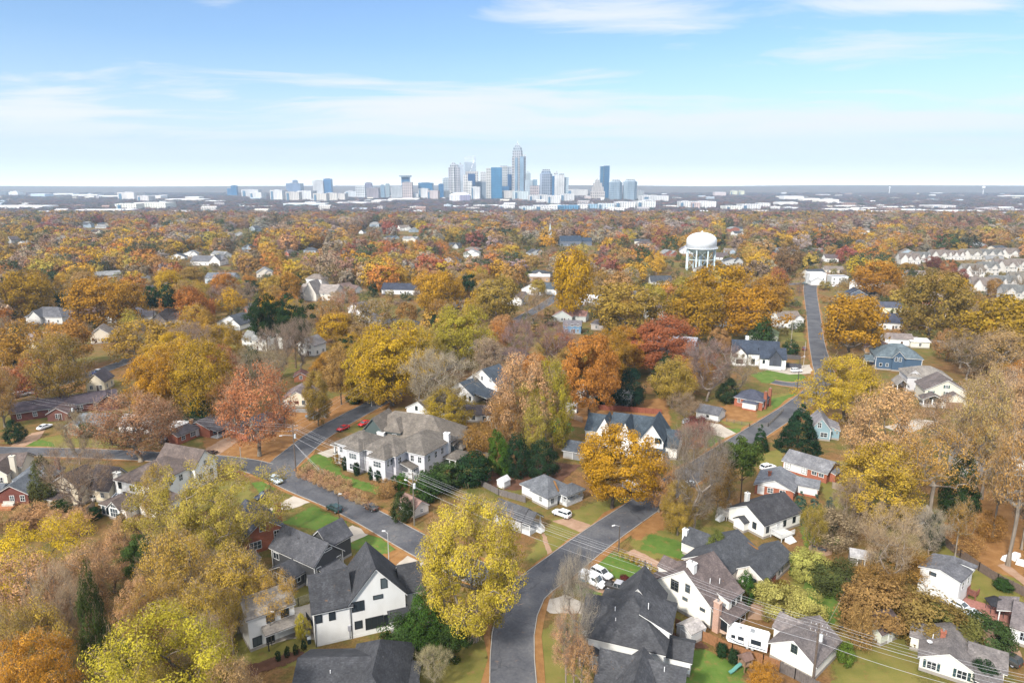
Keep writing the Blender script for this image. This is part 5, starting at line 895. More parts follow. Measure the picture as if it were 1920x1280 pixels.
# townhouses on the right
for i, (px, py, rz, L, D, hh, c) in enumerate([(1687, 496, -8, 20, 12, 8, 'a'), (1715, 492, -8, 18, 12, 8, 'b'), (1745, 489, -8, 20, 12, 8, 'a'), (1775, 488, -8, 18, 12, 8, 'b'), (1803, 487, -9, 22, 12, 8, 'a'), (1838, 486, -9, 24, 12, 8, 'b'), (1872, 485, -9, 24, 12, 8, 'a'),
        (1700, 532, -12, 16, 12, 8, 'b'), (1806, 522, -14, 18, 14, 9, 'a'), (1836, 516, -14, 18, 14, 9, 'b'), (1866, 512, -14, 20, 14, 9, 'a'), (1896, 509, -14, 22, 14, 9, 'b'), (1822, 552, -16, 18, 14, 9, 'a'), (1858, 546, -16, 18, 14, 9, 'b'), (1894, 541, -16, 20, 14, 9, 'a'), (1880, 566, -18, 18, 13, 9, 'b'), (1925, 560, -18, 18, 13, 9, 'a')]):
    h = House('townhouse', 'pale townhouse with dormers under a taupe-grey roof, one of the packed rows at the right', (px, py), rz, wc=R.choice([(.54, .52, .48), (.50, .48, .45), (.58, .56, .53)]), rc=R.choice([(.145, .13, .11), (.15, .125, .11), (.12, .12, .115)]), group='townhouses in packed rows', short=None)
    hh -= 1.6; L *= R.uniform(.8, .95); h.wing(0, 0, L, D, hh - 1, 'gx', 5 if c == 'a' else 4.2, .4); nb = R.choice([2, 3])
    for j in range(nb):
        u0 = L * (j + .18) / nb; h.wing(u0, -.5, u0 + L * .55 / nb, D * .42, hh - .4, 'gy', 2.4, .3, zb=hh - 2.4)
    if c == 'a': h.wing(0, -2.2, L * .34, 3, hh - .8, 'gy', 4.2, .3)
    h.win(0, 'f', 5, 1, 1, 1.5); h.win(0, 'f', 5, 4, 1, 1.5); h.win(0, 'l', 2, 4, 1, 1.5); h.done()
# ---------------------------------------------------------------- the city on the horizon
CLEAR = []
def far_clear(x, y): return any(a < x < c and b_ < y < d for a, b_, c, d in CLEAR)
def mk_tower(name, gls, px, pz, rough):
    k = N(name); v = coords(k); s = k.n('SeparateXYZ', Vector=v); c = obj_col(k)
    h_ = k.math('FRACT', k.math('DIVIDE', k.math('ADD', s.outputs[0], s.outputs[1]), px)); f_ = k.math('FRACT', k.math('DIVIDE', s.outputs[2], pz))
    m1 = k.math('GREATER_THAN', h_, .42); m2 = k.math('GREATER_THAN', f_, .35)
    m = k.math('MULTIPLY', m1, m2)
    nz = k.noise(scaled(k, v, 1, 1, .6), .03, 2)
    dark = k.mix(1.0, c, (gls, gls * 1.08, gls * 1.2), 'MULTIPLY')
    col = k.mix(k.math('MULTIPLY', m, .85), c, dark)
    return k.pbr(k.mix(1.0, col, k.ramp(nz, [(.3, (.8, .8, .8)), (.7, (1.15, 1.15, 1.15))]), 'MULTIPLY'), rough, .5)
M['tstone'] = mk_tower('stone_tower_front', .24, 9.0, 12.0, .6); M['tglass'] = mk_tower('glass_tower_front', .62, 7.0, 8.0, .25); M['tblock'] = mk_tower('block_front', .32, 7.0, 4.2, .7)
def at_d(px, D): return Vector(((px - 960) / F * D, D, 0))
def z_at(py, D): return H - (py - YH) / F * D
class Tower:
    def __init__(s, name, label, x0, x1, D, rz=0.0, cat='tower', group=None, clear=True):
        s.big = D > 2950 and name not in ('warehouse', 'apartment_block'); s.D = D; s.m = (x0 + x1) / 2; s.w = (x1 - x0) / F * D; s.root = empty(name, at_d(s.m, D), math.radians(rz), label, cat, group)
        if clear: CLEAR.append((s.root.location.x - s.w / 2, D - 45, s.root.location.x + s.w / 2, D + s.w * .4))
    def px(s, x): return (x - s.m) / F * s.D
    def part(s, x0, x1, yt, yb, col, mat='tstone', d=None, name='shaft', y0=0.0, taper=1.0, ch=0.0):
        a, c = s.px(x0), s.px(x1); d = d or max(18, .8 * (c - a)); z1 = z_at(yt, s.D); z0 = 0 if yb is None else z_at(yb, s.D)
        mb = MB(); m, hw, hd = (a + c) / 2, (c - a) / 2, d / 2
        def ring(hw_, hd_, z):
            if ch: return [(m - hw_ + ch, y0 - hd_, z), (m + hw_ - ch, y0 - hd_, z), (m + hw_, y0 - hd_ + ch, z), (m + hw_, y0 + hd_ - ch, z), (m + hw_ - ch, y0 + hd_, z), (m - hw_ + ch, y0 + hd_, z), (m - hw_, y0 + hd_ - ch, z), (m - hw_, y0 - hd_ + ch, z)]
            return [(m - hw_, y0 - hd_, z), (m + hw_, y0 - hd_, z), (m + hw_, y0 + hd_, z), (m - hw_, y0 + hd_, z)]
        mb.loft(ring(hw, hd, z0), ring(hw * taper, hd * taper, z1)); return mb.build(name, M[mat], s.root, color=tuple(v_ * (.76 if s.big else .94) for v_ in col))
SW = (.64, .63, .62); SB = (.58, .54, .50); SP = (.52, .44, .43); GB = (.05, .16, .32); GD = (.02, .08, .20); GL = (.26, .36, .45); GG = (.36, .40, .45)
t = Tower('skyscraper', 'tallest stone skyscraper with stepped crown and pale spires', 960, 985, 3350); t.part(960, 985, 297, None, (.50, .47, .46), d=62, ch=8); t.part(965, 970, 299, None, GL, 'tglass', d=5, y0=-33, name='glass_strip'); t.part(974, 981, 297, None, GL, 'tglass', d=5, y0=-33, name='glass_strip')
t.part(961, 979, 287, 297, (.50, .50, .52), d=46, ch=7, name='upper_shaft'); t.part(962, 978, 281, 287, (.42, .47, .52), d=42, ch=7, taper=.92, name='upper_shaft'); t.part(964, 976, 276, 281, GG, d=30, taper=.6, name='crown'); t.part(967.5, 972.5, 272, 276, (.6, .62, .64), d=10, taper=.3, name='crown'); t.part(969.4, 970.6, 268, 272, (.6, .62, .64), d=3, taper=.2, name='spire')
[t.part(x, x + 2, 293, 297, SW, d=40, name='parapet') for x in (961, 965, 979, 983)]
t = Tower('skyscraper', 'glass skyscraper with a notched V shaped top', 874, 894, 3700); t.part(874, 894, 307, None, (.44, .49, .54), 'tglass', d=52)
mb = MB(); a, c, zb, zt_ = t.px(874), t.px(894), z_at(307, 3700), z_at(295, 3700); mb.loft([(a, -26, zb), (c, -26, zb), (c, 26, zb), (a, 26, zb)], [(a, -26, zt_ - 4), (c, -26, zt_), (c, 26, zt_ - 18), (a, 26, zt_ - 18)]); mb.build('sloping_crown', M['tglass'], t.root, color=(.50, .54, .58))
mb = MB(); mb.loft([(t.px(880), -27, z_at(335, 3700)), (t.px(881), -27, z_at(335, 3700)), (t.px(893), -27, z_at(302, 3700)), (t.px(892), -27, z_at(300, 3700))], [(t.px(880), -26.1, z_at(335, 3700)), (t.px(881), -26.1, z_at(335, 3700)), (t.px(893), -26.1, z_at(302, 3700)), (t.px(892), -26.1, z_at(300, 3700))]); mb.build('facet_edge', M['tstone'], t.root, color=(.7, .7, .7)); t.part(877, 899, 323, None, (.62, .57, .54), d=40, y0=-50, name='podium_block')
t = Tower('skyscraper', 'grey skyscraper with a rounded arched top', 845, 865, 3600); t.part(845, 865, 316, None, (.46, .44, .46), d=50); t.part(848, 862, 311, 316, (.48, .47, .49), d=44, name='upper_shaft'); 
mb = MB(); n = 12; r_ = t.w * .20; xm = t.px(853.5); zb = z_at(312, 3600); arc = [(xm + r_ * math.cos(math.pi * i / n), zb + 1.35 * r_ * math.sin(math.pi * i / n)) for i in range(n + 1)]; mb.loft([(x, -23, z) for x, z in arc], [(x, 22, z) for x, z in arc]); mb.build('arched_crown', M['tstone'], t.root, color=(.52, .52, .54)); t.part(851, 856, 314, None, (.62, .61, .60), d=6, y0=-28, name='centre_pier')
t = Tower('skyscraper', 'pale slab tower right behind the round arched one', 863, 872, 3900); t.part(863, 872, 311, None, (.55, .58, .62), 'tglass'); t.part(865, 868, 308, 311, (.5, .5, .5), name='crown')
t = Tower('office_tower', 'broad tower with pale side and deep blue glass front', 913, 942, 3300, 0); t.part(913, 922.2, 317, None, (.62, .60, .56), 'tstone', d=50); t.part(922.4, 942, 316, None, (.05, .20, .36), 'tglass', d=50, y0=-6, name='glass_front')
t = Tower('office_tower', 'grey flat topped tower behind the deep blue glass front', 938, 960, 3550); t.part(938, 952, 313, None, (.55, .54, .53), 'tstone'); t.part(952.3, 960, 314, None, (.50, .52, .55), 'tstone', name='side_wing'); t.part(952, 959, 328, None, GD, 'tglass', d=40, y0=-30, name='glass_front'); t.part(935, 955, 349, None, GB, 'tglass', d=30, y0=-60, name='low_wing')
t = Tower('office_tower', 'white sided dark blue tower below the notched skyscraper', 871, 893, 3250); t.part(871, 879.8, 329, None, (.66, .63, .60)); t.part(880, 893, 327, None, (.02, .08, .20), 'tglass', name='glass_front'); t.part(879.5, 888, 340, None, (.72, .70, .66), d=20, y0=-40, name='front_block')
t = Tower('office_tower', 'pale tower left of the broad blue glass front', 902, 913, 3500); t.part(902, 913, 325, None, (.64, .62, .60)); t.part(903, 911, 323, 325, SW, name='crown')
t = Tower('office_tower', 'greenish rounded shoulder tower right of the tallest skyscraper', 984, 994, 3600); t.part(984, 994, 326, None, (.42, .47, .48), 'tglass'); t.part(985.5, 992.5, 322, 326, (.42, .47, .48), 'tglass', taper=.6, name='crown')
t = Tower('office_block', 'pale blue mid-rise at the foot of the tallest skyscraper', 984, 1006, 3150); t.part(984, 998, 338, None, (.48, .54, .58), 'tglass'); t.part(998.2, 1006, 337, None, (.26, .36, .44), 'tglass', name='side_wing')
t = Tower('office_block', 'pinkish mid-rise right of the tallest skyscraper', 993, 1009, 3000); t.part(993, 1009, 348, None, SP)
t = Tower('skyscraper', 'blue grey tower with chamfered shoulders and a flat cap', 1011, 1033, 3250); t.part(1011, 1033, 327, None, (.30, .34, .42), d=46, ch=9); t.part(1013, 1031, 322, 327, (.26, .32, .42), d=38, ch=8, taper=.85, name='upper_shaft'); t.part(1015.5, 1028.5, 319.3, 321.2, (.4, .42, .48), d=34, name='flat_cap'); t.part(1033, 1037.5, 331, None, GB, 'tglass', d=30, name='side_wing')
t = Tower('skyscraper', 'white tower still under construction with a ragged top', 1037, 1063, 3050); t.part(1038, 1055, 329, None, (.74, .73, .71), 'tblock', d=40); t.part(1056, 1063, 333, None, (.45, .52, .56), 'tglass', name='side_wing'); t.part(1036.5, 1043, 325.5, 328, (.5, .5, .5), d=20, name='roof_rig'); t.part(1046, 1055, 327, 329, (.4, .42, .44), d=20, name='roof_rig'); t.part(1041, 1042, 322, 326, (.5, .5, .5), d=3, name='crane_mast')
t = Tower('office_tower', 'beige stepped tower narrowing to a small peak', 1106, 1128, 3300); t.part(1104, 1129, 358, None, (.58, .53, .50), d=50); t.part(1106, 1127, 350, 358, (.6, .55, .52), 'tblock', d=40, name='step'); t.part(1109, 1124, 343, 350, (.62, .57, .54), 'tblock', d=32, name='step'); t.part(1112, 1120, 338, 343, (.6, .56, .54), d=22, name='step'); t.part(1114, 1117, 334, 338, (.6, .56, .54), d=8, taper=.3, name='peak')
t = Tower('skyscraper', 'dark blue glass tower of two joined slabs', 1120.5, 1136.5, 3450); t.part(1120.5, 1126, 314, None, (.05, .15, .26), 'tglass', d=30); t.part(1127, 1136.5, 313, None, (.04, .13, .25), 'tglass', d=44, name='second_slab')
for x0, x1, yt, lab in ((1138, 1161, 339, 'rounded glass apartment tower nearest the two joined slabs'), (1164, 1188, 338, 'rounded glass apartment tower at the right end of the skyline')):
    t = Tower('apartment_tower', lab, x0, x1, 3100); t.part(x0, x1, yt + 3, None, (.30, .37, .43), 'tglass', d=50, ch=14); t.part(x0 + 2, x1 - 2, yt + .5, yt + 3, (.36, .42, .46), 'tglass', d=42, ch=14, taper=.9, name='rounded_top'); t.part(x0 + 5, x1 - 5, yt - 1.5, yt + .5, (.5, .52, .54), d=20, name='roof_plant')
for x0, x1, yt, D, col, mat, lab in [(834, 846, 334, 3700, (.5, .55, .58), 'tstone', 'pale slab tower left of the arched skyscraper'), (826, 835, 344, 3500, GB, 'tglass', 'narrow blue tower before the arched skyscraper'), (720, 727, 346, 3600, GL, 'tglass', 'slim pale blue slab, left one of a pair'), (729, 736, 344, 3600, (.36, .43, .46), 'tglass', 'slim grey slab, right one of a pair'),
        (740, 760, 349, 3500, (.52, .54, .56), 'tblock', 'wide gridded office block left of the flat capped tower'), (439.5, 447, 352, 4300, (.09, .20, .36), 'tglass', 'shorter slab of the isolated blue glass pair'), (447.2, 457, 347, 4300, (.05, .17, .34), 'tglass', 'taller slab of the isolated blue glass pair'), (550, 576, 343, 4200, (.22, .28, .40), 'tglass', 'stepped slate blue block on the left skyline'),
        (560, 568, 337.5, 4260, (.2, .26, .38), 'tglass', 'narrow core tower rising from the stepped slate block'), (598, 617, 338, 3900, (.70, .69, .68), 'tblock', 'white striped slab beside the blue hotel tower'), (617.3, 631, 335, 3900, (.08, .20, .38), 'tglass', 'blue gridded tower on the left skyline'), (692, 704, 342, 3900, (.28, .25, .36), 'tstone', 'purple grey tower with a flat top left of the slim pair'),
        (675, 692, 348, 3600, (.66, .67, .68), 'tstone', 'white tower with vertical stripes'), (695, 717, 351, 3300, (.36, .31, .34), 'tblock', 'brown grey slab office in front of the striped tower'), (790, 816, 342, 3600, (.05, .17, .32), 'tglass', 'blue glass box with a projecting roof frame'), (1188, 1200, 356, 3300, (.42, .44, .45), 'tblock', 'small grey block at the end of the skyline'),
        (893, 913, 340, 3300, (.25, .30, .36), 'tblock', 'grey and blue mid-rise before the pale tower'), (760, 778, 341, 3200, (.56, .47, .45), 'tstone', 'pinkish masonry tower before the flat capped tower')]:
    t = Tower('office_tower', lab, x0, x1, D); t.part(x0, x1, yt + 1, None, col, mat); t.part(x0 + (x1 - x0) * .2, x1 - (x1 - x0) * .25, yt, yt + 1, (.5, .5, .52), name='roof_plant')
t = Tower('office_tower', 'blue tower with a wide overhanging flat cap', 757, 775, 3500); t.part(759, 773.5, 332.5, None, (.06, .17, .32), 'tglass'); t.part(756, 775.5, 330, 332.5, (.30, .36, .42), d=60, name='flat_cap')
t = Tower('arena', 'low round white roofed arena in front of the skyline', 845, 885, 2900, cat='arena'); mb = MB(); rr_ = t.w / 2; mb.lathe([(rr_, 0), (rr_, z_at(366, 2900)), (rr_ * 1.04, z_at(366, 2900) + 1), (rr_ * .7, z_at(361.5, 2900)), (rr_ * .2, z_at(360, 2900))], 32); mb.build('arena_roof', M['tblock'], t.root, color=(.75, .75, .76)); t.part(866, 884, 364, None, (.30, .28, .38), 'tblock', d=10, y0=-rr_ - 2, name='entrance_hall')
# mid-rise and low buildings of the belt
BELT = [(468, 498, 355, 370, SW), (483, 505, 360, 374, SW), (521, 545, 356, 376, SW), (548, 572, 359, 377, SB), (571, 598, 357, 376, SW), (598, 622, 362, 378, (.62, .58, .52)), (620, 640, 361, 377, (.66, .62, .56)), (640, 657, 362, 376, SB), (657, 676, 358, 371, (.55, .57, .58)), (685, 700, 361, 371, SW), (790, 808, 353, 372, SW), (806, 826, 357, 374, SP), (826, 848, 357, 372, (.66, .62, .56)), (760, 790, 362, 372, SW),
        (886, 902, 350, 375, SW), (903, 918, 362, 374, (.4, .5, .58)), (938, 964, 357, 374, SB), (962, 988, 358, 377, (.56, .62, .62)), (990, 1012, 365, 378, SW), (1008, 1024, 364, 380, SW), (1024, 1048, 366, 384, SW), (1046, 1072, 363, 378, SW), (1058, 1098, 355, 368, (.56, .53, .50)), (1094, 1110, 367, 374, SP), (1195, 1244, 366, 378, SW), (1100, 1118, 381, 394, (.25, .38, .48)), (1118, 1148, 380, 394, (.5, .56, .6)), (1148, 1185, 377, 393, SW), (1185, 1220, 376, 392, (.68, .68, .66)), (1042, 1080, 383, 395, (.1, .24, .38)), (1080, 1100, 381, 394, SW), (975, 1000, 385, 396, (.6, .64, .64)), (1000, 1042, 383, 396, SW), (936, 965, 383, 392, SW),
        (1266, 1296, 376, 391, SW), (1297, 1333, 376, 391, (.70, .69, .68)), (1348, 1378, 384, 395, (.72, .70, .64)), (1378, 1412, 381, 394, SW), (1410, 1432, 379, 390, SW), (1290, 1305, 378, 392, (.5, .4, .38)), (1330, 1350, 360, 368, SP), (1360, 1372, 357, 366, (.60, .58, .42)), (1375, 1385, 357, 366, (.60, .58, .42)), (1455, 1490, 367, 375, SW), (1490, 1520, 371, 378, (.66, .62, .56)), (1518, 1554, 373, 381, (.68, .62, .54)), (1445, 1480, 378, 386, SW), (1240, 1262, 384, 390, SB), (1530, 1570, 378, 382, SW),
        (0, 30, 358, 368, SW), (30, 62, 361, 367, SW), (45, 60, 358, 367, SW), (85, 112, 363, 370, (.45, .55, .65)), (125, 160, 362, 367, SW), (160, 205, 364, 369, SW), (208, 246, 366, 371, SW), (245, 279, 360, 375, (.68, .64, .60)), (278, 300, 366, 378, (.6, .56, .54)), (296, 322, 366, 374, SW), (240, 276, 380, 394, (.70, .68, .60)), (276, 332, 378, 392, (.70, .69, .62)), (0, 112, 384, 392, SW), (165, 205, 391, 397, SW), (205, 262, 391, 397, (.70, .66, .60)), (330, 400, 372, 377, SB), (365, 390, 368, 376, SB), (400, 430, 375, 379, SW), (545, 620, 380, 386, (.5, .58, .6)), (583, 604, 377, 386, SW), (640, 700, 378, 382, SW), (480, 530, 385, 388, SW), (690, 740, 374, 378, SW), (735, 790, 371, 376, SW), (840, 880, 385, 389, SW), (900, 935, 383, 387, SW),
        (1560, 1600, 384, 389, SW), (1580, 1640, 388, 393, SW), (1640, 1690, 386, 391, SB), (1660, 1720, 391, 397, SW), (1720, 1765, 383, 392, (.66, .62, .6)), (1745, 1830, 393, 399, SW), (1690, 1780, 396, 402, SW), (1820, 1845, 388, 397, SP), (1850, 1905, 391, 396, SW), (1880, 1940, 397, 404, SW), (1820, 1900, 400, 407, SW), (1900, 1990, 405, 411, SW), (1858, 1920, 366, 370, SW), (1890, 1930, 356, 358, SW), (1520, 1540, 364, 367, SW), (1590, 1600, 366, 368, SW), (1730, 1745, 361, 364, SW), (1540, 1600, 390, 396, (.6, .6, .58)), (1600, 1660, 394, 400, SW), (1350, 1352, 357, 360, SW)]
for i, (x0, x1, yt, yb, col) in enumerate(BELT):
    D = 75 * F / (yb - YH); side = 'left of' if x1 < 700 else ('right of' if x0 > 1200 else 'in front of')
    low = yb - yt <= 8; nm, cat = ('warehouse', 'warehouse') if low else ('apartment_block', 'building')
    cn = 'white' if col == SW else ('beige' if col == SB else ('pinkish' if col == SP else 'pale'))
    lab = f'{cn} {"long low warehouse" if low else "flat roofed mid-rise block"} in the hazy belt {side} the skyline'
    t = Tower(nm, lab, x0, x1, D, R.uniform(-12, 12) if not low else R.uniform(-4, 4), cat, f'{cn} {"low warehouses" if low else "mid-rise blocks"} {side} the skyline')
    t.part(x0, x1, yt, None, col, 'tblock' if not low else 'stucco', d=min(70, t.w * .7 + 10), name='wall'); w3 = (x1 - x0) * .2
    if not low: t.part(x0 + w3, x1 - 2 * w3, yt - .8, yt, (.55, .55, .56), d=14, name='roof_plant'); t.part(x0 + w3 * .4, x0 + w3 * 1.2, yt + 2, None, (.12, .2, .28), 'tglass', d=3, y0=-min(70, t.w * .7 + 10) / 2, name='glass_bay')
    else: t.part(x0 + .3, x1 - .3, yt - .35, yt, (.8, .8, .8), 'stucco', d=min(70, t.w * .7 + 10) * .97, name='roof')
SMALL = [(.62, .6, .58), (.5, .47, .44), (.36, .33, .33), (.66, .66, .66), (.3, .2, .17), (.55, .5, .42), (.4, .45, .5)]
for i in range(290):
    D = R.choice([R.uniform(1550, 2300), R.uniform(2000, 4200), R.uniform(2600, 5000)]); x = R.uniform(-.78, .78) * D; c = R.choice(SMALL); w_, d_, h_ = R.uniform(14, 46), R.uniform(12, 26), R.choice([4.5, 6, 8, 11, 14])
    if far_clear(x, D): continue
    side = 'left of' if x < -.2 * D else ('right of' if x > .2 * D else 'below'); cn = 'dark' if c[0] < .42 else 'pale'
    m_ = MB(); m_.box(-w_ / 2, -d_ / 2, 0, w_ / 2, d_ / 2, h_)
    if i % 3 == 0: m_.loft([(-w_ / 2 - .5, -d_ / 2 - .5, h_ + .01), (w_ / 2 + .5, -d_ / 2 - .5, h_ + .01), (w_ / 2 + .5, d_ / 2 + .5, h_ + .01), (-w_ / 2 - .5, d_ / 2 + .5, h_ + .01)], [(-w_ / 2, -.2, h_ + 4), (w_ / 2, -.2, h_ + 4), (w_ / 2, .2, h_ + 4), (-w_ / 2, .2, h_ + 4)])
    else: m_.box(-w_ * .2, -d_ * .2, h_ + .01, w_ * .1, d_ * .2, h_ + 1.6)
    o = m_.build('distant_building', M['tblock'], None, (x, D, 0), R.uniform(-.4, .4), c); tag(o, f'tiny {cn} building scattered in the hazy belt {side} the skyline', 'building', f'tiny {cn} buildings {side} the skyline'); CLEAR.append((x - w_ / 2, D - 25, x + w_ / 2, D + d_ / 2))
# far hills
def hills():
    nx, ny = 90, 14; m = MB(); rg = np.random.default_rng(5); ph = rg.uniform(0, 6.28, (8, 2)); fr = rg.uniform(.0004, .002, 8)
    for j in range(ny):
        for i in range(nx):
            x = -7400 + 14800 * i / (nx - 1); y = 5200 + 3000 * j / (ny - 1); f = min(1, j / 8)
            z = -2 + f * (56 + 5 * math.sin(x * .0007 + 1) + sum(3.2 * math.sin(x * fr[q] + y * fr[q] * .7 + ph[q][0]) for q in range(8))) - (60 if j == ny - 1 else 0) * 0
            m.v.append((x, y, max(z, -2) if j else -2))
    for j in range(ny - 1):
        for i in range(nx - 1): q = j * nx + i; m.f.append((q, q + 1, q + nx + 1, q + nx)); m.m.append(0)
    tag(m.build('hills', mk_sheet('far_wood', [(.2, (.07, .06, .055)), (.5, (.12, .095, .08)), (.8, (.16, .12, .09))], .01, .05), smooth=True), kind='structure')
hills()
# water tower
def water_tower():
    D = 610; p = at_d(1313, D); e = empty('water_tower', p, 0, 'white domed water tower on pale blue legs above the golden trees', 'water tower')
    Z = lambda r: z_at(r, D - 5); Rr = 55 / 2 / F * D; c = (.70, .72, .74); lc = (.60, .72, .76)
    zb, zt2 = Z(448.5), Z(433); pr = [(Rr * math.cos(a), zb + (zt2 - zb) * math.sin(a)) for a in [i * math.pi / 2 / 9 for i in range(9)]] + [(.6, zt2), (.6, zt2 + 1.1), (.02, zt2 + 1.3)]
    b = MB(); b.lathe([(Rr, zb - 2.2 - 3.8)] + pr, 40); b.build('tank', M['paint'], e, color=c, smooth=True)
    zb -= 3.8
    b = MB(); b.lathe([(.5, zb - 9.0), (Rr * .35, zb - 8.4), (Rr * .68, zb - 6.6), (Rr * .9, zb - 4.2), (Rr * .99, zb - 2.25)], 40); b.build('tank_bowl', M['paint'], e, color=(.62, .76, .76), smooth=True)
    b = MB(); b.lathe([(Rr + .05, zb - 2.9), (Rr + 1.3, zb - 2.9), (Rr + 1.3, zb - 2.4), (Rr + .05, zb - 2.4)], 40); o = b.build('balcony', M['paint'], e, color=c)
    b = MB()
    for i in range(40): a = i * math.pi / 20; b.tube(((Rr + 1.2) * math.cos(a), (Rr + 1.2) * math.sin(a), zb - 2.4), ((Rr + 1.2) * math.cos(a), (Rr + 1.2) * math.sin(a), zb - 1.2), .06, n=4); a2 = a + math.pi / 20; b.tube(((Rr + 1.2) * math.cos(a), (Rr + 1.2) * math.sin(a), zb - 1.2), ((Rr + 1.2) * math.cos(a2), (Rr + 1.2) * math.sin(a2), zb - 1.2), .06, n=4)
    b.build('balcony_railing', M['paint'], o, color=c)
    b = MB(); b.tube((0, 0, 0), (0, 0, zb - 8.5), 1.5, n=14); b.build('riser_pipe', M['paint'], e, color=lc)
    n = 8; zr = Z(483); ang = [(i + .3) * 2 * math.pi / n for i in range(n)]; f = lambda a, z: (Rr * .96 * math.cos(a), Rr * .96 * math.sin(a), z)
    leg = MB(); leg.tube((0, 0, 0), (0, 0, zb - 2.9), .62, n=8); lm = leg.mesh('leg', M['paint'])
    for a in ang: inst('leg', lm, e, f(a, 0)[:2] + (0,), color=lc)
    b = MB()
    for i in range(n): b.tube(f(ang[i], zr), f(ang[(i + 1) % n], zr), .3, n=5)
    b.build('ring_brace', M['paint'], e, color=lc); b = MB()
    for i in range(n):
        for z0, z1 in ((1, zr), (zr, zb - 3)): b.tube(f(ang[i], z0), f(ang[(i + 1) % n], z1), .1, n=4); b.tube(f(ang[i], z1), f(ang[(i + 1) % n], z0), .1, n=4)
    b.build('cross_rods', M['paint'], e, color=lc)
water_tower()
for x, D, r_, zz_, lab in ((1823, 4700, 11, 40, 'tiny white ball shaped water tower on the right horizon'), (1651, 5100, 7, 42, 'tiny pale water tower standing left of the ball shaped one on the horizon')):
    e = empty('water_tower', at_d(x, D), 0, lab, 'water tower'); b = MB(); b.lathe([(.5, zz_)] + [(r_ * math.sin(a), zz_ + r_ - r_ * math.cos(a)) for a in [i * math.pi / 8 for i in range(1, 8)]] + [(.3, zz_ + 2 * r_)], 20); b.build('tank', M['paint'], e, color=SW, smooth=True); b = MB(); b.tube((0, 0, 0), (0, 0, zz_ + 1), 3, 2, 10); b.build('stem', M['paint'], e, color=SW)
e = empty('church', G(1031, 458), .2, 'church with a slender white steeple beside the dark blue roofed hall', 'church'); b = MB(); b.box(-1.7, -1.7, 0, 1.7, 1.7, 16); b.build('bell_tower', M['siding'], e, color=(.45, .48, .5)); b = MB(); b.loft([(-1.4, -1.4, 16), (1.4, -1.4, 16), (1.4, 1.4, 16), (-1.4, 1.4, 16)], [(-.1, -.1, 27), (.1, -.1, 27), (.1, .1, 27), (-.1, .1, 27)]); b.build('steeple', M['paint'], e, color=(.42, .48, .5)); b = MB(); b.box(-20, -6, 0, -1.8, 6, 6); b.build('nave', M['brick'], e, color=RBRICK); b = MB(); b.loft([(-20.4, -6.5, 6.01), (-1.9, -6.5, 6.01), (-1.9, 6.5, 6.01), (-20.4, 6.5, 6.01)], [(-20.4, -.05, 10), (-1.9, -.05, 10), (-1.9, .05, 10), (-20.4, .05, 10)]); b.build('roof', M['roof'], e, color=GREY)
WC_ = [((.74, .73, .70), 'white'), ((.72, .72, .7), 'white'), ((.6, .55, .47), 'cream'), ((.45, .46, .46), 'grey'), ((.33, .13, .09), 'brick red'), ((.3, .36, .42), 'blue-grey')]
RC_ = [((.06, .065, .075), 'dark'), ((.17, .14, .12), 'brown'), ((.2, .2, .2), 'grey'), ((.10, .08, .08), 'dark brown')]
k_ = 0
while k_ < 88:
    D = 330 + 950 * R.random() ** 1.2; x = R.uniform(-.74, .76) * D; L, Dp, hh_ = R.uniform(11, 20), R.uniform(8, 12), R.choice([3, 3, 4, 5.5])
    if any((h2.o.x - x) ** 2 + (h2.o.y - D) ** 2 < 26 ** 2 for h2 in HOUSES) or not free_of_roads(x, D, 10): continue
    (wc_, wn), (rc_, rn) = R.choice(WC_), R.choice(RC_); side = 'left of the straight street' if x < -60 else ('right of the long street' if x > .4 * D else 'between the streets'); far = 'far' if D > 700 else 'middle'
    px, py, _ = S((x, D, 0)); h = House('woodland_house', f'{wn} house with {rn} roof in the {far} woodland {side}', (px, py), R.uniform(-40, 40), wc=wc_, rc=rc_, group=f'{wn} {rn}-roofed houses in the {far} woodland {side}')
    h.wing(0, 0, L, Dp, hh_, R.choice(['gx', 'gx', 'hip', 'gy']), R.uniform(2.2, 4), .4)
    if R.random() < .6: h.wing(L * .55, -3, L, 3, hh_, 'gy', R.uniform(2, 3.4), .4)
    h.win(0, 'f', 3, 1.0, 1.1, 1.4); h.done(); k_ += 1
# ---------------------------------------------------------------- the hand placed trees (photo column, top row, base row, crown width)
GOLD = (.42, .245, .02); YEL = (.50, .37, .03); YELG = (.40, .35, .035); OLIVE = (.32, .235, .045); ORNG = (.36, .15, .032); RUST = (.28, .10, .045); RED = (.27, .085, .05); PINK = (.44, .26, .14); TANC = (.34, .195, .08)
BRN = (.27, .16, .05); GBR = (.27, .20, .145); GRY = (.33, .27, .21); GREEN = (.04, .075, .022); DGRN = (.022, .048, .022); BGRN = (.05, .11, .022); TEAL = (.06, .105, .085); PURP = (.11, .025, .03); LIME = (.32, .33, .07)
def T(kind, cx, yt, yb, w_, color, label=None, group=None, bark=None, squash=1.0, v=None):
    g = G(cx, yb); h_ = max(.6, ztop(cx, yt, g)); px = S((g.x, g.y, h_ * .6))[2]
    return tree_at(kind, g.x, g.y, w_ / px, h_, color, label, group, bark, v)
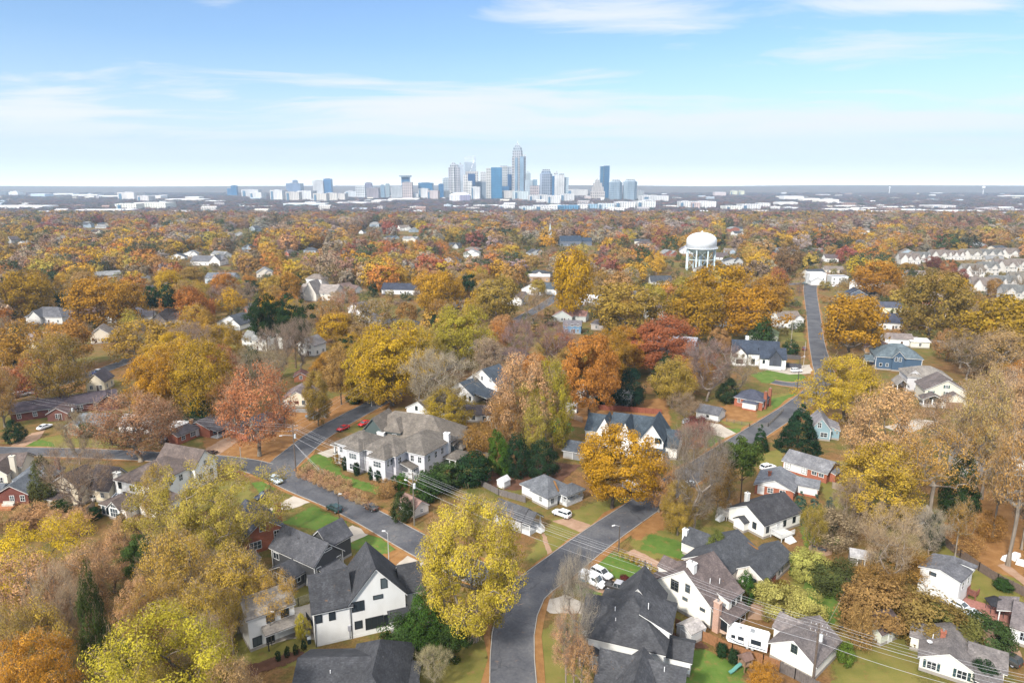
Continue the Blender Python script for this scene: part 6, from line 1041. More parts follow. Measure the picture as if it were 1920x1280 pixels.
HAND = [
 # foreground left wood
 ('gold', 330, 1142, 1420, 275, (.40, .35, .04), 'big yellow-green tree crown cut off by the bottom edge'), ('gold', 75, 985, 1150, 190, YEL, 'bright yellow crown at the left edge below the wooden deck house'),
 ('sparse', 70, 1035, 1240, 190, PINK, 'pinkish tan half bare tree under the yellow crown, far left'), ('sparse', 175, 1010, 1200, 150, PINK, 'pale pink-leaved thin tree right of the yellow crown'),
 ('tall', 200, 1040, 1330, 70, (.05, .065, .02), 'ivy covered dark trunk standing tall in the bottom left wood'), ('airy', 395, 868, 1075, 205, (.38, .30, .055), 'broad olive-yellow tree in front of the brown roofed white house'),
 ('sparse', 345, 985, 1190, 160, (.42, .27, .06), 'brown thinning tree between the white sunroom house and the brick gable'), ('sparse', 450, 1010, 1185, 150, (.42, .29, .05), 'olive thinning tree in front of the red brick gable'),
 ('thin', 528, 1075, 1190, 95, (.42, .28, .04), 'small amber tree before the charcoal sided house'), ('gold', 65, 1205, 1420, 200, (.44, .22, .035), 'orange crown in the bottom left corner'),
 ('sparse', 440, 1222, 1430, 150, (.42, .26, .12), 'tan thin tree along the bottom edge left of the dark roof'), ('pine', 268, 1000, 1130, 75, (.06, .10, .03), 'bright green pine among the bare foreground trees'),
 ('tall', 272, 1070, 1235, 85, PINK, 'narrow pink-tan tree in the middle of the foreground wood'), ('bare', 155, 832, 968, 120, GBR, 'large leafless tree with dark trunk before the tan house'),
 ('sparse', 95, 1110, 1300, 130, (.42, .31, .06), 'grey twiggy tree above the orange corner crown'), ('sparse', 388, 1090, 1250, 120, (.42, .30, .05), 'amber tree farther left of the white outbuilding'), ('sparse', 300, 1090, 1260, 110, (.40, .27, .06), 'brown twiggy tree behind the big yellow-green crown'),
 ('sparse', 300, 1225, 1420, 120, (.44, .33, .06), 'sand coloured thin tree at the bottom edge over the yellow-green crown'), ('thin', 438, 1110, 1225, 60, (.42, .30, .05), 'olive crown left of the white outbuilding'), ('sparse', 40, 1130, 1330, 120, (.36, .23, .07), 'brown half bare tree at the far left edge'),
 ('twiggy', 60, 950, 985, 100, PINK, 'pink leafless shrub in front of the wooden deck'), ('twiggy', 130, 960, 1000, 95, PINK, 'pink shrub bed below the large leafless tree'), ('magnolia', 85, 850, 945, 55, (.085, .095, .035), 'tall dull green evergreen between the brick and tan houses'),
 ('shrub', 112, 938, 965, 40, GREEN, 'round green shrub at the tan house porch'), ('sparse', 300, 870, 990, 70, OLIVE, 'slim olive tree by the blue-grey chimney'), ('sparse', 215, 1000, 1110, 110, PINK, 'rosy thin tree below the white sunroom'),
 ('shrub', 180, 948, 972, 26, DGRN, 'dark shrub at the sunroom corner'), ('shrub', 226, 962, 978, 14, DGRN, 'tiny dark bush under the arched window'), ('gold', 566, 1150, 1200, 26, YELG, 'small yellow sapling by the outbuilding wall'),
 ('bare', 130, 1060, 1260, 110, (.40, .31, .22), 'pale grey leafless tree amid the pink foreground trees'), ('bare', 385, 1165, 1330, 120, (.40, .31, .22), 'pale leafless tree right of the big yellow-green crown'), ('shrub', 250, 1150, 1235, 90, (.06, .10, .025), 'dark green undergrowth in the bottom left wood'), ('shrub', 400, 1010, 1060, 70, (.07, .11, .03), 'green undergrowth below the broad olive-yellow tree'), ('thin', 250, 960, 1090, 80, (.44, .26, .13), 'slim rosy tree between the sunroom and the bright green pine'), ('bare', 400, 1030, 1160, 80, (.38, .29, .20), 'leafless tree between amber crowns in the left wood'),
 # centre foreground
 ('airy', 890, 928, 1200, 228, (.45, .315, .045), 'largest yellow tree standing at the street junction'), ('magnolia', 800, 1095, 1222, 100, BGRN, 'glossy green evergreen against the white farmhouse'), ('shrub', 760, 1150, 1225, 95, GREEN, 'dark green shrub mass beside the white farmhouse corner'),
 ('shrub', 845, 1150, 1222, 80, GREEN, 'dark green shrub under the largest yellow tree'), ('bare', 1076, 1040, 1290, 95, (.30, .25, .22), 'pale leafless tree leaning over the street at the bottom'), ('thin', 1062, 1140, 1300, 80, PINK, 'pale pink thin tree on the verge at the bottom'),
 ('bare', 815, 1210, 1290, 75, (.38, .31, .20), 'small pale twiggy tree on the bottom lawn'), ('thin', 1088, 1195, 1320, 66, (.46, .24, .12), 'pink-orange sapling beside the dark cross-gabled house'),
 ('oak', 1148, 800, 952, 160, (.42, .23, .022), 'golden orange oak with a thick grey trunk by the street'), ('bare', 1300, 795, 1005, 135, (.23, .175, .14), 'leafless brown tree with crooked limbs across the street from the golden oak'), ('gold', 1270, 900, 1003, 70, OLIVE, 'low olive tree behind the leafless crooked tree'),
 ('pine', 1388, 815, 950, 85, (.065, .10, .025), 'shaggy green pine right of the leafless crooked tree'), ('sparse', 1345, 850, 965, 80, BRN, 'brown twiggy tree left of the shaggy green pine'), ('sparse', 1235, 860, 960, 70, TANC, 'tan thin tree behind the parked silver car'),
 ('spruce', 1495, 752, 838, 88, (.024, .05, .028), 'big dark conifer in front of the pale blue cottage'), ('spruce', 1424, 795, 842, 38, (.028, .06, .026), 'small dark conical cedar beside the street'), ('magnolia', 1340, 990, 1050, 50, (.13, .14, .04), 'pale variegated shrub by the white cottage deck'),
 ('spruce', 1498, 920, 975, 42, TEAL, 'blue spruce nearest the brick house, first of three'), ('spruce', 1525, 926, 985, 46, TEAL, 'blue spruce in the middle of three'), ('spruce', 1552, 928, 986, 42, TEAL, 'blue spruce at the right end of three'),
 ('sparse', 1640, 715, 925, 165, (.44, .27, .13), 'huge pinkish tan tree right of the pale blue cottage'), ('gold', 1640, 828, 985, 185, (.38, .25, .04), 'broad mustard tree beside the ranch house'), ('thin', 1740, 800, 975, 150, (.38, .24, .06), 'thin brown tree with a pale forked trunk'),
 ('bare', 1520, 945, 1035, 60, OLIVE, 'small leafless tree by the round patio'), ('magnolia', 1790, 840, 975, 75, (.03, .05, .02), 'dark ivy clad evergreen among the tall trunks'), ('thin', 1840, 770, 935, 120, (.38, .23, .07), 'tall thin brown tree before the white trunk-screened house'),
 ('thin', 1825, 690, 935, 110, (.36, .25, .10), 'tall grey trunk tree in the leaf covered yard'), ('thin', 1890, 760, 1060, 140, (.36, .24, .09), 'tallest thin tree at the right edge with bare trunk'), ('thin', 1900, 680, 900, 150, PINK, 'pinkish grey crown at the right edge'),
 ('bare', 1650, 950, 1110, 130, (.38, .29, .20), 'grey tangled leafless tree above the square white garage building'), ('bare', 1590, 900, 1010, 70, GBR, 'grey-brown leafless tree behind the blue spruces'), ('bare', 1740, 960, 1050, 80, (.3, .27, .23), 'pale dead-looking tree beside the weathered shed'),
 ('magnolia', 1742, 960, 1030, 46, (.05, .08, .05), 'grey-green evergreen by the dark wooden fence'), ('shrub', 1655, 1025, 1080, 46, GREEN, 'dark green evergreen near the grey shed'), ('shrub', 1560, 1050, 1105, 90, (.07, .075, .03), 'dark shrub mound over the grey shed'),
 ('shrub', 1510, 1025, 1085, 62, (.34, .33, .10), 'pale yellow-green shrub behind the round patio lawn'), ('shrub', 1470, 1095, 1165, 80, (.34, .32, .11), 'pale yellow hedge shrub beside the cream porch, left clump'), ('shrub', 1515, 1108, 1168, 70, (.32, .30, .10), 'pale yellow hedge shrub nearest the cream garage roof'),
 ('shrub', 1428, 1085, 1130, 45, (.30, .30, .09), 'pale hedge clump beside the screened porch'), ('magnolia', 1395, 1065, 1130, 40, BGRN, 'dark green bush at the screened porch corner'), ('cedar', 1437, 1082, 1112, 16, (.05, .1, .02), 'slim green arborvitae at the L shaped house corner'),
 ('cedar', 1488, 1038, 1078, 18, (.05, .1, .02), 'slim arborvitae at the far corner of the L shaped house'), ('shrub', 1462, 1088, 1115, 34, (.13, .09, .02), 'orange-green shrub before the red steps'), ('shrub', 1640, 1085, 1175, 130, (.26, .17, .06), 'brown and green thicket in front of the square white garage'),
 ('shrub', 1730, 1110, 1190, 120, (.24, .16, .055), 'tangled thicket beside the pale green garage'), ('shrub', 1790, 1140, 1205, 90, (.13, .13, .04), 'dull green thicket above the cream shuttered house'), ('shrub', 1850, 1160, 1225, 90, (.05, .08, .03), 'deep green thicket behind the cream shuttered house'),
 ('twiggy', 1612, 1140, 1215, 60, TANC, 'tall bare-stemmed shrub before the pale green garage'), ('twiggy', 1640, 1060, 1130, 110, BRN, 'brown bare scrub around the grey tangled tree'), ('twiggy', 1560, 960, 1020, 110, GBR, 'grey bare scrub right of the blue spruces'), ('twiggy', 1690, 1020, 1090, 100, BRN, 'bare scrub left of the square white garage'),
 ('gold', 1425, 1238, 1300, 60, (.40, .19, .03), 'orange shrub tree at the foot of the wooden fence'), ('shrub', 1352, 1205, 1228, 24, DGRN, 'round dark bush on the back lawn, left one'), ('shrub', 1374, 1216, 1240, 24, DGRN, 'round dark bush on the back lawn, right one'), ('shrub', 1585, 1205, 1245, 34, (.10, .16, .03), 'bright green shrub behind the cream garage'),
 ('shrub', 1172, 1078, 1098, 28, PURP, 'dark purple clipped shrub beside the black pickup'), ('shrub', 1100, 1205, 1240, 30, DGRN, 'dark shrub at the porch of the many-ridged house'), ('shrub', 1840, 1240, 1285, 50, DGRN, 'dark round shrub in front of the shuttered house'), ('shrub', 1575, 1090, 1120, 24, (.12, .16, .04), 'yellow-green palm-like shrub by the playhouse shed'),
 ('thin', 1860, 830, 1010, 70, (.36, .22, .08), 'slim tan tree in the leaf covered yard by the dark fence'), ('thin', 1915, 880, 1030, 80, GBR, 'slim grey tree at the right edge beside the white covered seats'), ('thin', 1790, 930, 1045, 60, BRN, 'small brown tree above the dark board fence'), ('twiggy', 1850, 960, 1010, 60, BRN, 'brown scrub on the leaf covered yard'), ('twiggy', 1810, 1000, 1040, 55, TANC, 'tan scrub against the dark board fence'), ('shrub', 1880, 1085, 1105, 34, GREEN, 'dark green bush below the dark board fence'),
 # middle, behind the grey mansion
 ('cedar', 930, 805, 888, 36, (.07, .12, .02), 'bright green cypress, tallest beside the mulch yard'), ('cedar', 948, 822, 890, 30, (.065, .12, .02), 'bright green cypress, shorter of the pair'), ('magnolia', 970, 808, 892, 60, DGRN, 'dark evergreen right of the green cypresses'), ('magnolia', 1015, 820, 893, 70, DGRN, 'broad dark evergreen at the mulch yard back'),
 ('shrub', 890, 850, 905, 70, DGRN, 'dark evergreen shrub left of the cypresses'), ('shrub', 835, 868, 915, 70, (.05, .085, .03), 'green shrub at the grey many-roofed house porch'), ('shrub', 800, 885, 935, 62, (.045, .075, .025), 'shrub mass above the power wires'), ('cedar', 756, 884, 920, 22, (.06, .14, .02), 'bright green cone shrub at the mansion corner'),
 ('cedar', 742, 890, 918, 16, GREEN, 'dark cone shrub beside the bright green one'), ('shrub', 648, 856, 880, 13, DGRN, 'clipped shrub at the left mansion wall'), ('shrub', 669, 866, 890, 14, DGRN, 'clipped shrub under the mansion triple window'), ('shrub', 697, 872, 898, 13, DGRN, 'slim shrub at the mansion inner corner'), ('shrub', 711, 880, 903, 15, DGRN, 'clipped shrub before the mansion front bay'),
 ('magnolia', 752, 920, 978, 48, (.04, .065, .025), 'dark bushy evergreen beside the power pole'), ('twiggy', 722, 900, 930, 46, TANC, 'tan leafless shrub in the sloping bed'), ('twiggy', 640, 850, 872, 36, BRN, 'leafless shrub on the corner lawn'), ('twiggy', 905, 800, 860, 80, BRN, 'brown scrub beside the low white cottage'),
 ('bare', 820, 655, 800, 135, (.33, .29, .22), 'wide pale leafless tree behind the green mansion'), ('gold', 835, 725, 812, 95, (.34, .22, .03), 'yellow undergrowth tree below the wide pale leafless tree'), ('sparse', 985, 655, 850, 125, PINK, 'tall pinkish half bare tree in the centre'), ('gold', 1035, 672, 850, 85, (.32, .25, .03), 'leaning yellow-olive tree right of the pinkish half bare tree'),
 ('sparse', 945, 720, 860, 80, BRN, 'brown twiggy tree above the green cypresses'), ('sparse', 1005, 745, 865, 75, OLIVE, 'olive thin tree above the dark evergreens'), ('gold', 735, 598, 760, 165, (.43, .295, .025), 'bright yellow tree beyond the straight street'), ('gold', 690, 640, 755, 110, (.40, .27, .025), 'yellow tree left of the brightest yellow tree'),
 ('gold', 860, 566, 690, 120, (.33, .27, .035), 'lime yellow tree beside the curved street'), ('gold', 790, 610, 720, 110, OLIVE, 'olive-green crown between two yellow trees'), ('tall', 640, 640, 758, 68, (.34, .21, .07), 'tall pale-trunked tree with tan crown'), ('gold', 597, 690, 798, 62, (.25, .17, .04), 'small olive tree at the street bend'),
 ('sparse', 487, 682, 855, 140, (.46, .17, .085), 'salmon red oak in front of the brick cottage'), ('sparse', 265, 735, 865, 165, (.30, .16, .085), 'wide rosy tan tree beside the left street'), ('gold', 300, 655, 790, 125, (.38, .20, .022), 'orange-yellow tree above the rosy tan tree'), ('gold', 392, 638, 790, 130, (.32, .20, .022), 'golden tree before the dark grove'),
 ('sparse', 120, 618, 765, 130, (.27, .165, .04), 'brown-gold tree with dark limbs before the side street'), ('gold', 55, 600, 720, 120, (.35, .18, .035), 'orange-gold crown at the left'), ('magnolia', 385, 730, 800, 60, DGRN, 'dark evergreen behind the long brick house'), ('bare', 150, 775, 870, 70, GBR, 'leafless thin tree by the left street'),
 ('sparse', 10, 690, 800, 80, BRN, 'brown twiggy crown at the far left edge'), ('magnolia', 28, 785, 830, 42, DGRN, 'dark conical evergreen by the left driveway'), ('shrub', 165, 790, 818, 34, GREEN, 'low green shrub at the grey-green bungalow'), ('bare', 310, 760, 830, 50, GBR, 'slim grey leafless tree near the white carport'),
 ('pine', 505, 556, 690, 72, (.022, .045, .015), 'flat topped dark pine, left of the pair'), ('pine', 555, 562, 690, 78, (.022, .045, .015), 'flat topped dark pine, right of the pair'), ('bare', 525, 610, 715, 80, GBR, 'leafless grey grove tree under the flat topped pines'), ('bare', 565, 600, 705, 70, GBR, 'leafless slender tree right of the flat topped pines'),
 ('shrub', 664, 735, 756, 32, GREEN, 'clipped round bush near the street lamp'), ('magnolia', 475, 645, 720, 46, DGRN, 'dark evergreen in the shaded grove'), ('sparse', 420, 700, 800, 70, (.25, .13, .04), 'rusty thin tree left of the salmon red oak'),
 # right middle
 ('gold', 1580, 665, 790, 135, (.43, .30, .03), 'yellow tree overhanging the right street bend'), ('oak', 1590, 548, 672, 132, (.34, .19, .02), 'golden orange oak right of the upper street'), ('oak', 1742, 500, 640, 138, (.22, .14, .035), 'broad brown-olive tree with a single trunk on the far lawn'), ('oak', 1870, 552, 700, 165, (.27, .175, .025), 'wide golden-olive crown at the right edge'),
 ('thin', 1870, 610, 730, 140, (.32, .22, .09), 'greyish crown below the wide golden-olive crown'), ('sparse', 1800, 600, 690, 80, BRN, 'brown thicket tree behind the cream flat shed'), ('thin', 1870, 690, 830, 130, (.30, .21, .14), 'pale pinkish tree right of the craftsman house'), ('thin', 1760, 745, 870, 110, (.28, .18, .10), 'tan twiggy tree below the craftsman driveway'),
 ('oak', 1640, 482, 560, 92, (.33, .17, .022), 'orange tree beyond the street corner'), ('oak', 1230, 590, 700, 150, (.28, .105, .045), 'large rust-red oak with a domed crown'), ('oak', 1180, 612, 700, 100, (.33, .17, .025), 'golden oak touching the rust-red oak'), ('oak', 1105, 622, 780, 118, (.36, .155, .035), 'orange oak with pale tall trunk'),
 ('oak', 1140, 615, 730, 90, (.32, .18, .025), 'golden crown behind the orange oak'), ('magnolia', 1248, 660, 738, 66, DGRN, 'tall dark green conical evergreen right of the rust-red oak'), ('magnolia', 1178, 685, 762, 72, (.018, .04, .026), 'blue-black rounded evergreen below the rust-red oak'), ('magnolia', 1135, 715, 760, 46, DGRN, 'small dark evergreen left of the blue-black evergreen'),
 ('bare', 1325, 640, 752, 110, (.215, .16, .14), 'grey-brown leafless tree left of the white dark-gabled house'), ('bare', 1375, 665, 745, 80, GBR, 'leafless crown above the compact brick house'), ('magnolia', 1365, 705, 755, 46, (.03, .05, .025), 'dark shrubby evergreen left of the compact brick house'), ('bare', 1285, 740, 800, 70, GBR, 'leafless tree behind the white stucco house'),
 ('twiggy', 1310, 782, 815, 56, PURP, 'dark red-purple leafless shrub by the plain white garage'), ('bare', 1300, 790, 860, 62, (.30, .13, .12), 'reddish small leafless tree by the plain white garage'), ('oak', 1070, 465, 600, 92, (.40, .215, .012), 'round vivid golden tree standing alone'), ('oak', 1172, 524, 625, 148, (.29, .18, .035), 'wide tan-gold domed tree'),
 ('oak', 1340, 488, 610, 140, (.33, .18, .014), 'big golden tree below the water tower'), ('oak', 1310, 535, 640, 120, (.31, .165, .018), 'golden-brown tree left of the upper street'), ('oak', 1405, 535, 640, 130, (.35, .18, .02), 'orange-gold tree above the mossy roof'), ('oak', 1280, 530, 620, 90, (.20, .15, .02), 'olive shaded tree under the big golden tree'),
 ('oak', 1440, 515, 585, 80, (.28, .16, .03), 'brown-gold tree at the upper street'), ('magnolia', 1430, 590, 650, 56, (.035, .07, .025), 'dark green tree behind the mossy roof'), ('magnolia', 1480, 634, 665, 42, (.028, .055, .022), 'dark hedge tree beside the upper street'), ('oak', 825, 508, 600, 85, (.34, .19, .022), 'rounded golden tree beside the long white building'),
 ('oak', 930, 516, 610, 100, (.28, .18, .04), 'pale gold tree left of the curved street'), ('bare', 1000, 545, 620, 60, GBR, 'leafless tree on the curved street verge'), ('bare', 975, 600, 700, 70, (.24, .17, .15), 'mauve leafless tree by the brown roofed bungalow'), ('bare', 1040, 605, 690, 80, (.24, .16, .14), 'mauve leafless crown right of the brown roofed bungalow'),
 ('shrub', 916, 643, 665, 22, PURP, 'dark crimson small maple by the curved street'), ('bare', 655, 540, 620, 65, (.36, .17, .11), 'pinkish orange leafless tree beside the steep white gable'), ('sparse', 700, 555, 640, 100, (.20, .145, .045), 'olive brown tree before the long white building'), ('oak', 1475, 455, 520, 60, (.2, .12, .06), 'brown tree left of the street end'),
 ('oak', 195, 512, 620, 120, (.33, .185, .02), 'golden tree with visible pale limbs at the left'), ('oak', 240, 525, 620, 80, (.31, .165, .022), 'golden tree right of the pale limbed one'), ('oak', 60, 508, 600, 110, (.29, .165, .02), 'mustard tree at the left'), ('pine', 290, 535, 610, 40, DGRN, 'dark pine left of the hip roofed house'), ('pine', 320, 532, 610, 44, DGRN, 'dark pine above the hip roofed house'),
 ('oak', 360, 538, 610, 70, (.30, .12, .03), 'rusty orange oak behind the golden trees'), ('gold', 330, 600, 680, 130, (.31, .185, .03), 'golden tree row below the hip roofed house'), ('gold', 255, 598, 680, 110, (.34, .19, .03), 'orange-gold tree before the cream gable'), ('gold', 420, 608, 690, 90, (.32, .18, .02), 'golden crown left of the leafless grove'), ('oak', 130, 600, 690, 100, (.38, .19, .04), 'apricot tree before the white tall house'),
]
for kind, cx, yt, yb, w_, c, lab in HAND: T(kind, cx, yt, yb, w_, c, lab)
N_HAND = len(TREES)
for i in range(12): T('cedar', 1017 + i * 5.2, 800 + i * 2.6 + (i % 2), 812 + i * 2.9, 5, DGRN, 'thin dark cypresses lining the back garden fence', 'thin cypresses along the garden fence')
for i, (x, y) in enumerate([(522, 1238), (538, 1231), (555, 1226), (571, 1218)]): T('cedar', x, y - 20, y, 11, DGRN, 'young dark cypress in the mulch bed behind the dark bottom roof', 'young cypresses in the mulch bed')
for i in range(7): T('shrub', 1164 + i * 10.5, 1031 + i * 5 , 1043 + i * 5, 12, (.36, .26, .06), 'round golden clipped shrub in the row along the green lawn', 'golden clipped shrubs in a row')
gi = 0
for row in range(3):
    for i in range(15 - row * 3):
        f = (i + .5 * (row % 2)) / 15; x = 562 + 150 * f + row * 6 + R.uniform(-2, 2); y = 893 + 68 * f - row * 9 + R.uniform(-1.5, 1.5)
        T('twiggy', x, y - 11, y + 1, 15, (.46, .29, .17), 'tan ornamental grass clump in the sloping mulch bed by the street', 'ornamental grass clumps in the street bed')
for cx, yt, yb, w_, c, kd in ((1702, 492, 520, 40, (.30, .16, .04), 'oak'), (1748, 478, 506, 34, (.17, .06, .05), 'oak'), (1790, 500, 545, 46, (.20, .07, .06), 'oak'), (1765, 505, 548, 44, (.26, .17, .05), 'oak'), (1830, 496, 530, 30, (.22, .16, .12), 'bare'), (1862, 522, 556, 34, (.28, .15, .05), 'oak'), (1905, 520, 560, 40, (.26, .18, .13), 'bare'), (1725, 515, 550, 40, (.26, .19, .05), 'oak')):
    T(kd, cx, yt, yb, w_, c, f'{"leafless" if kd == "bare" else "autumn"} tree standing between the packed townhouse rows at the right', f'{"leafless" if kd == "bare" else "autumn"} trees between the townhouses')
# ---- further individual trees, scattered between the houses; nothing in front of what the photo keeps open
KEEP = [(1490, 520, 1560, 700), (1370, 615, 1510, 760), (1620, 600, 1830, 800), (700, 525, 800, 560), (1430, 690, 1520, 740), (20, 590, 110, 610), (960, 505, 1030, 560), (1020, 560, 1100, 620), (600, 520, 660, 560), (350, 470, 430, 500), (1270, 420, 1360, 505), (830, 655, 930, 745), (980, 560, 1060, 610),
        (1500, 490, 1620, 560), (1800, 500, 1920, 545), (1690, 470, 1760, 495), (130, 690, 240, 745), (880, 600, 1000, 660), (1080, 735, 1260, 800), (640, 725, 760, 800), (370, 470, 430, 500), (1020, 430, 1120, 470)]
ROADVIEW = [(1490, 520, 1560, 700), (1430, 690, 1520, 740), (640, 725, 760, 800)]
for hh in HOUSES:      # every house the photo shows keeps its front open
    pr = [S(hh.world(x, y, z)) for q in hh.wings for x in (q[0], q[2]) for y in (q[1], q[3]) for z in (0, q[4] + 1.5)]
    x0, x1, y0, y1 = min(p[0] for p in pr), max(p[0] for p in pr), min(p[1] for p in pr), max(p[1] for p in pr); m_ = (x1 - x0) * .12
    KEEP.append((x0 + m_, y0, x1 - m_, y1 - (.25 if (y1 - y0) > 26 else .5) * (y1 - y0)))
def blocked(x, y, w_, h_):
    x0, yt, s_ = S((x, y, h_)); xb, yb, _ = S((x, y, h_ * .15)); _, y0_, _ = S((x, y, 0)); hw = w_ / 2 * s_
    for a, b_, c_, d_ in KEEP:
        if x0 + hw > a and x0 - hw < c_ and yt < d_ - 2 and y0_ > d_ - .3 * (d_ - b_) and R.random() > .10: return True
    return any(x0 + hw > a and x0 - hw < c_ and yt < d_ and yb > b_ for a, b_, c_, d_ in ROADVIEW)
HPOS = [(hh.world((min(q[0] for q in hh.wings) + max(q[2] for q in hh.wings)) / 2, (min(q[1] for q in hh.wings) + max(q[3] for q in hh.wings)) / 2), max(max(q[2] for q in hh.wings) - min(q[0] for q in hh.wings), max(q[3] for q in hh.wings) - min(q[1] for q in hh.wings)) / 2) for hh in HOUSES]
def ok_spot(x, y, w_, h_):
    if not free_of_roads(x, y, 1.5): return False
    if any((p.x - x) ** 2 + (p.y - y) ** 2 < (r_ * .8 + 2) ** 2 for p, r_ in HPOS): return False
    if any((q[1] - x) ** 2 + (q[2] - y) ** 2 < ((q[3] + w_) * .27) ** 2 for q in TREES): return False
    return not blocked(x, y, w_, h_)
PAL = [(GOLD, .22), ((.30, .17, .03), .15), (ORNG, .09), (OLIVE, .13), (BRN, .13), (RUST, .07), (TANC, .06), (GBR, .13), (DGRN, .09)]
def pal(y):
    """more yellow near, more brown and grey-brown far"""
    f = min(1, max(0, (y - 350) / 900)); r = R.random()
    if f * .8 + .12 > r: return R.choice([(.19, .115, .065), (.17, .125, .08), (.17, .09, .075), (.19, .15, .125), (.24, .135, .05), (.17, .135, .115), (.27, .16, .04), (.16, .135, .06), (.035, .055, .03), (.05, .07, .04), (.22, .12, .07), (.30, .18, .035), (.28, .23, .20), (.24, .20, .185), (.20, .06, .05), (.18, .13, .10), (.15, .10, .08), (.20, .11, .09)])
    return R.choices([p[0] for p in PAL], [p[1] for p in PAL])[0]
CN = {GOLD: 'golden', (.30, .17, .03): 'golden-brown', ORNG: 'orange', OLIVE: 'olive', BRN: 'brown', RUST: 'rust', TANC: 'tan', GBR: 'grey-brown', DGRN: 'dark green'}
n_ind = 0; tries = 0
while n_ind < 230 and tries < 16000:
    tries += 1
    y = 215 + 270 * R.random() ** .8; x = R.uniform(-.78, .80) * y * 1.02
    w_ = R.uniform(11, 22); h_ = min(20, w_ * R.uniform(.7, .95) + 3)
    if not ok_spot(x, y, w_, h_): continue
    c = R.choices([p[0] for p in PAL], [p[1] for p in PAL])[0]
    if c == DGRN: kd = R.choice(['pine', 'magnolia']); w_ *= .6
    elif c == GBR: kd = R.choice(['bare', 'sparse'])
    else: kd = R.choice(['oak', 'oak', 'gold', 'sparse', 'tall'])
    form = {'oak': 'round-crowned', 'gold': 'ragged', 'sparse': 'half bare', 'tall': 'upright', 'bare': 'leafless', 'pine': 'evergreen pine', 'magnolia': 'evergreen'}[kd]
    side = 'left of the straight street' if x < -40 else ('right of the long street' if x > .42 * y else 'between the two streets')
    lab = f'{CN[c]} {form} tree filling the blocks {side}'
    tree_at(kd, x, y, w_, h_, c, lab, f'{CN[c]} {form} trees {side}'); n_ind += 1
# ---------------------------------------------------------------- woodland beyond: one object, trees scattered by geometry nodes
def far_leaf():
    k = N('far_foliage'); t = k.n('Attribute', _attribute_type='INSTANCER', _attribute_name='tint').outputs['Color']
    at = k.n('Attribute', _attribute_name='var').outputs['Fac']
    col = k.mix(1.0, t, k.ramp(at, [(0, (.75, .74, .75)), (.5, (1.0, .99, .96)), (1, (1.28, 1.26, 1.16))]), 'MULTIPLY')
    return k.end(k.n('BsdfDiffuse', Color=col).outputs[0])
M['farleaf'] = far_leaf()
protos = bpy.data.collections.new('woodland_kinds')
for i, (shape, z0, K_, lv, ls, tw) in enumerate([('dome', .08, 70, 34, .028, 0), ('dome', .08, 80, 32, .028, 0), ('round', .06, 66, 34, .028, 0), ('vase', .1, 70, 20, .026, 4), ('dome', .08, 70, 36, .028, 0), ('dome', .1, 70, 18, .026, 5)]):
    tm, cm = tree_mesh(f'woodland_{i}', 900 + i, shape=shape, z0=z0, K=K_, leaves=lv, lsize=ls, rc=.078, hollow=.6, rag=.5, twigs=tw, twl=.09, tww=.004, minr=.5)
    cm.materials.clear(); cm.materials.append(M['farleaf']); cm.materials.append(M['farleaf'])
    o = bpy.data.objects.new(f'woodland_kind', cm); protos.objects.link(o)
P_, TI, SZ = [], [], []
def add_far(x, y, w_, h_, c):
    m_ = .14 if y > 330 else 0; c = tuple((a * (1 - m_) + b_ * m_) * 1.12 for a, b_ in zip(c, (.175, .118, .062))); P_.append((x, y, 0)); TI.append((*[max(.01, v * R.uniform(.9, 1.12)) for v in c], 1)); SZ.append((w_, w_, h_))
HP = np.array([(p.x, p.y, r_) for p, r_ in HPOS]); TP = np.array([(q[1], q[2], q[3]) for q in TREES])
def scatter(y0, y1, step, wmin, wmax, keep):
    y = y0
    while y < y1:
        xm = .84 * y + 30; x = -xm
        while x < xm:
            xx, yy = x + R.uniform(-.5, .5) * step, y + R.uniform(-.5, .5) * step; x += step
            if R.random() > keep * (1 if math.sin(xx * .019 + 1.3) * math.sin(yy * .013) + .5 * math.sin(xx * .041 - yy * .033) > -.62 else .45): continue
            w_ = R.uniform(wmin, wmax); h_ = min(22, w_ * R.uniform(.58, .8) + 4)
            if np.any((HP[:, 0] - xx) ** 2 + (HP[:, 1] - yy) ** 2 < (HP[:, 2] * .8 + 2) ** 2): continue
            if yy < 520 and np.any((TP[:, 0] - xx) ** 2 + (TP[:, 1] - yy) ** 2 < ((TP[:, 2] + w_) * .33) ** 2): continue
            if yy < 700 and (not free_of_roads(xx, yy, 2) or blocked(xx, yy, w_, h_)): continue
            if 700 <= yy < 1350 and blocked(xx, yy, w_, h_): continue
            add_far(xx, yy, w_, h_, pal(yy))
        y += step
scatter(330, 760, 14, 13, 24, .93)
scatter(760, 1500, 17, 17, 29, .98)
def understory(y0, y1, step, keep):      # young trees and shrubs in the yards
    y = y0
    while y < y1:
        x = -.84 * y
        while x < .84 * y:
            xx, yy = x + R.uniform(-.5, .5) * step, y + R.uniform(-.5, .5) * step; x += step
            if R.random() > keep or not free_of_roads(xx, yy, 3) or np.any((HP[:, 0] - xx) ** 2 + (HP[:, 1] - yy) ** 2 < (HP[:, 2] * .9 + 3) ** 2): continue
            w_ = R.uniform(4, 9); add_far(xx, yy, w_, w_ * R.uniform(.55, .9) + .6, R.choice([(.05, .07, .03), (.04, .06, .025), (.20, .14, .05), (.24, .15, .05), (.18, .13, .09), (.14, .14, .04), (.26, .20, .14)]))
        y += step
understory(330, 1000, 11, .55)
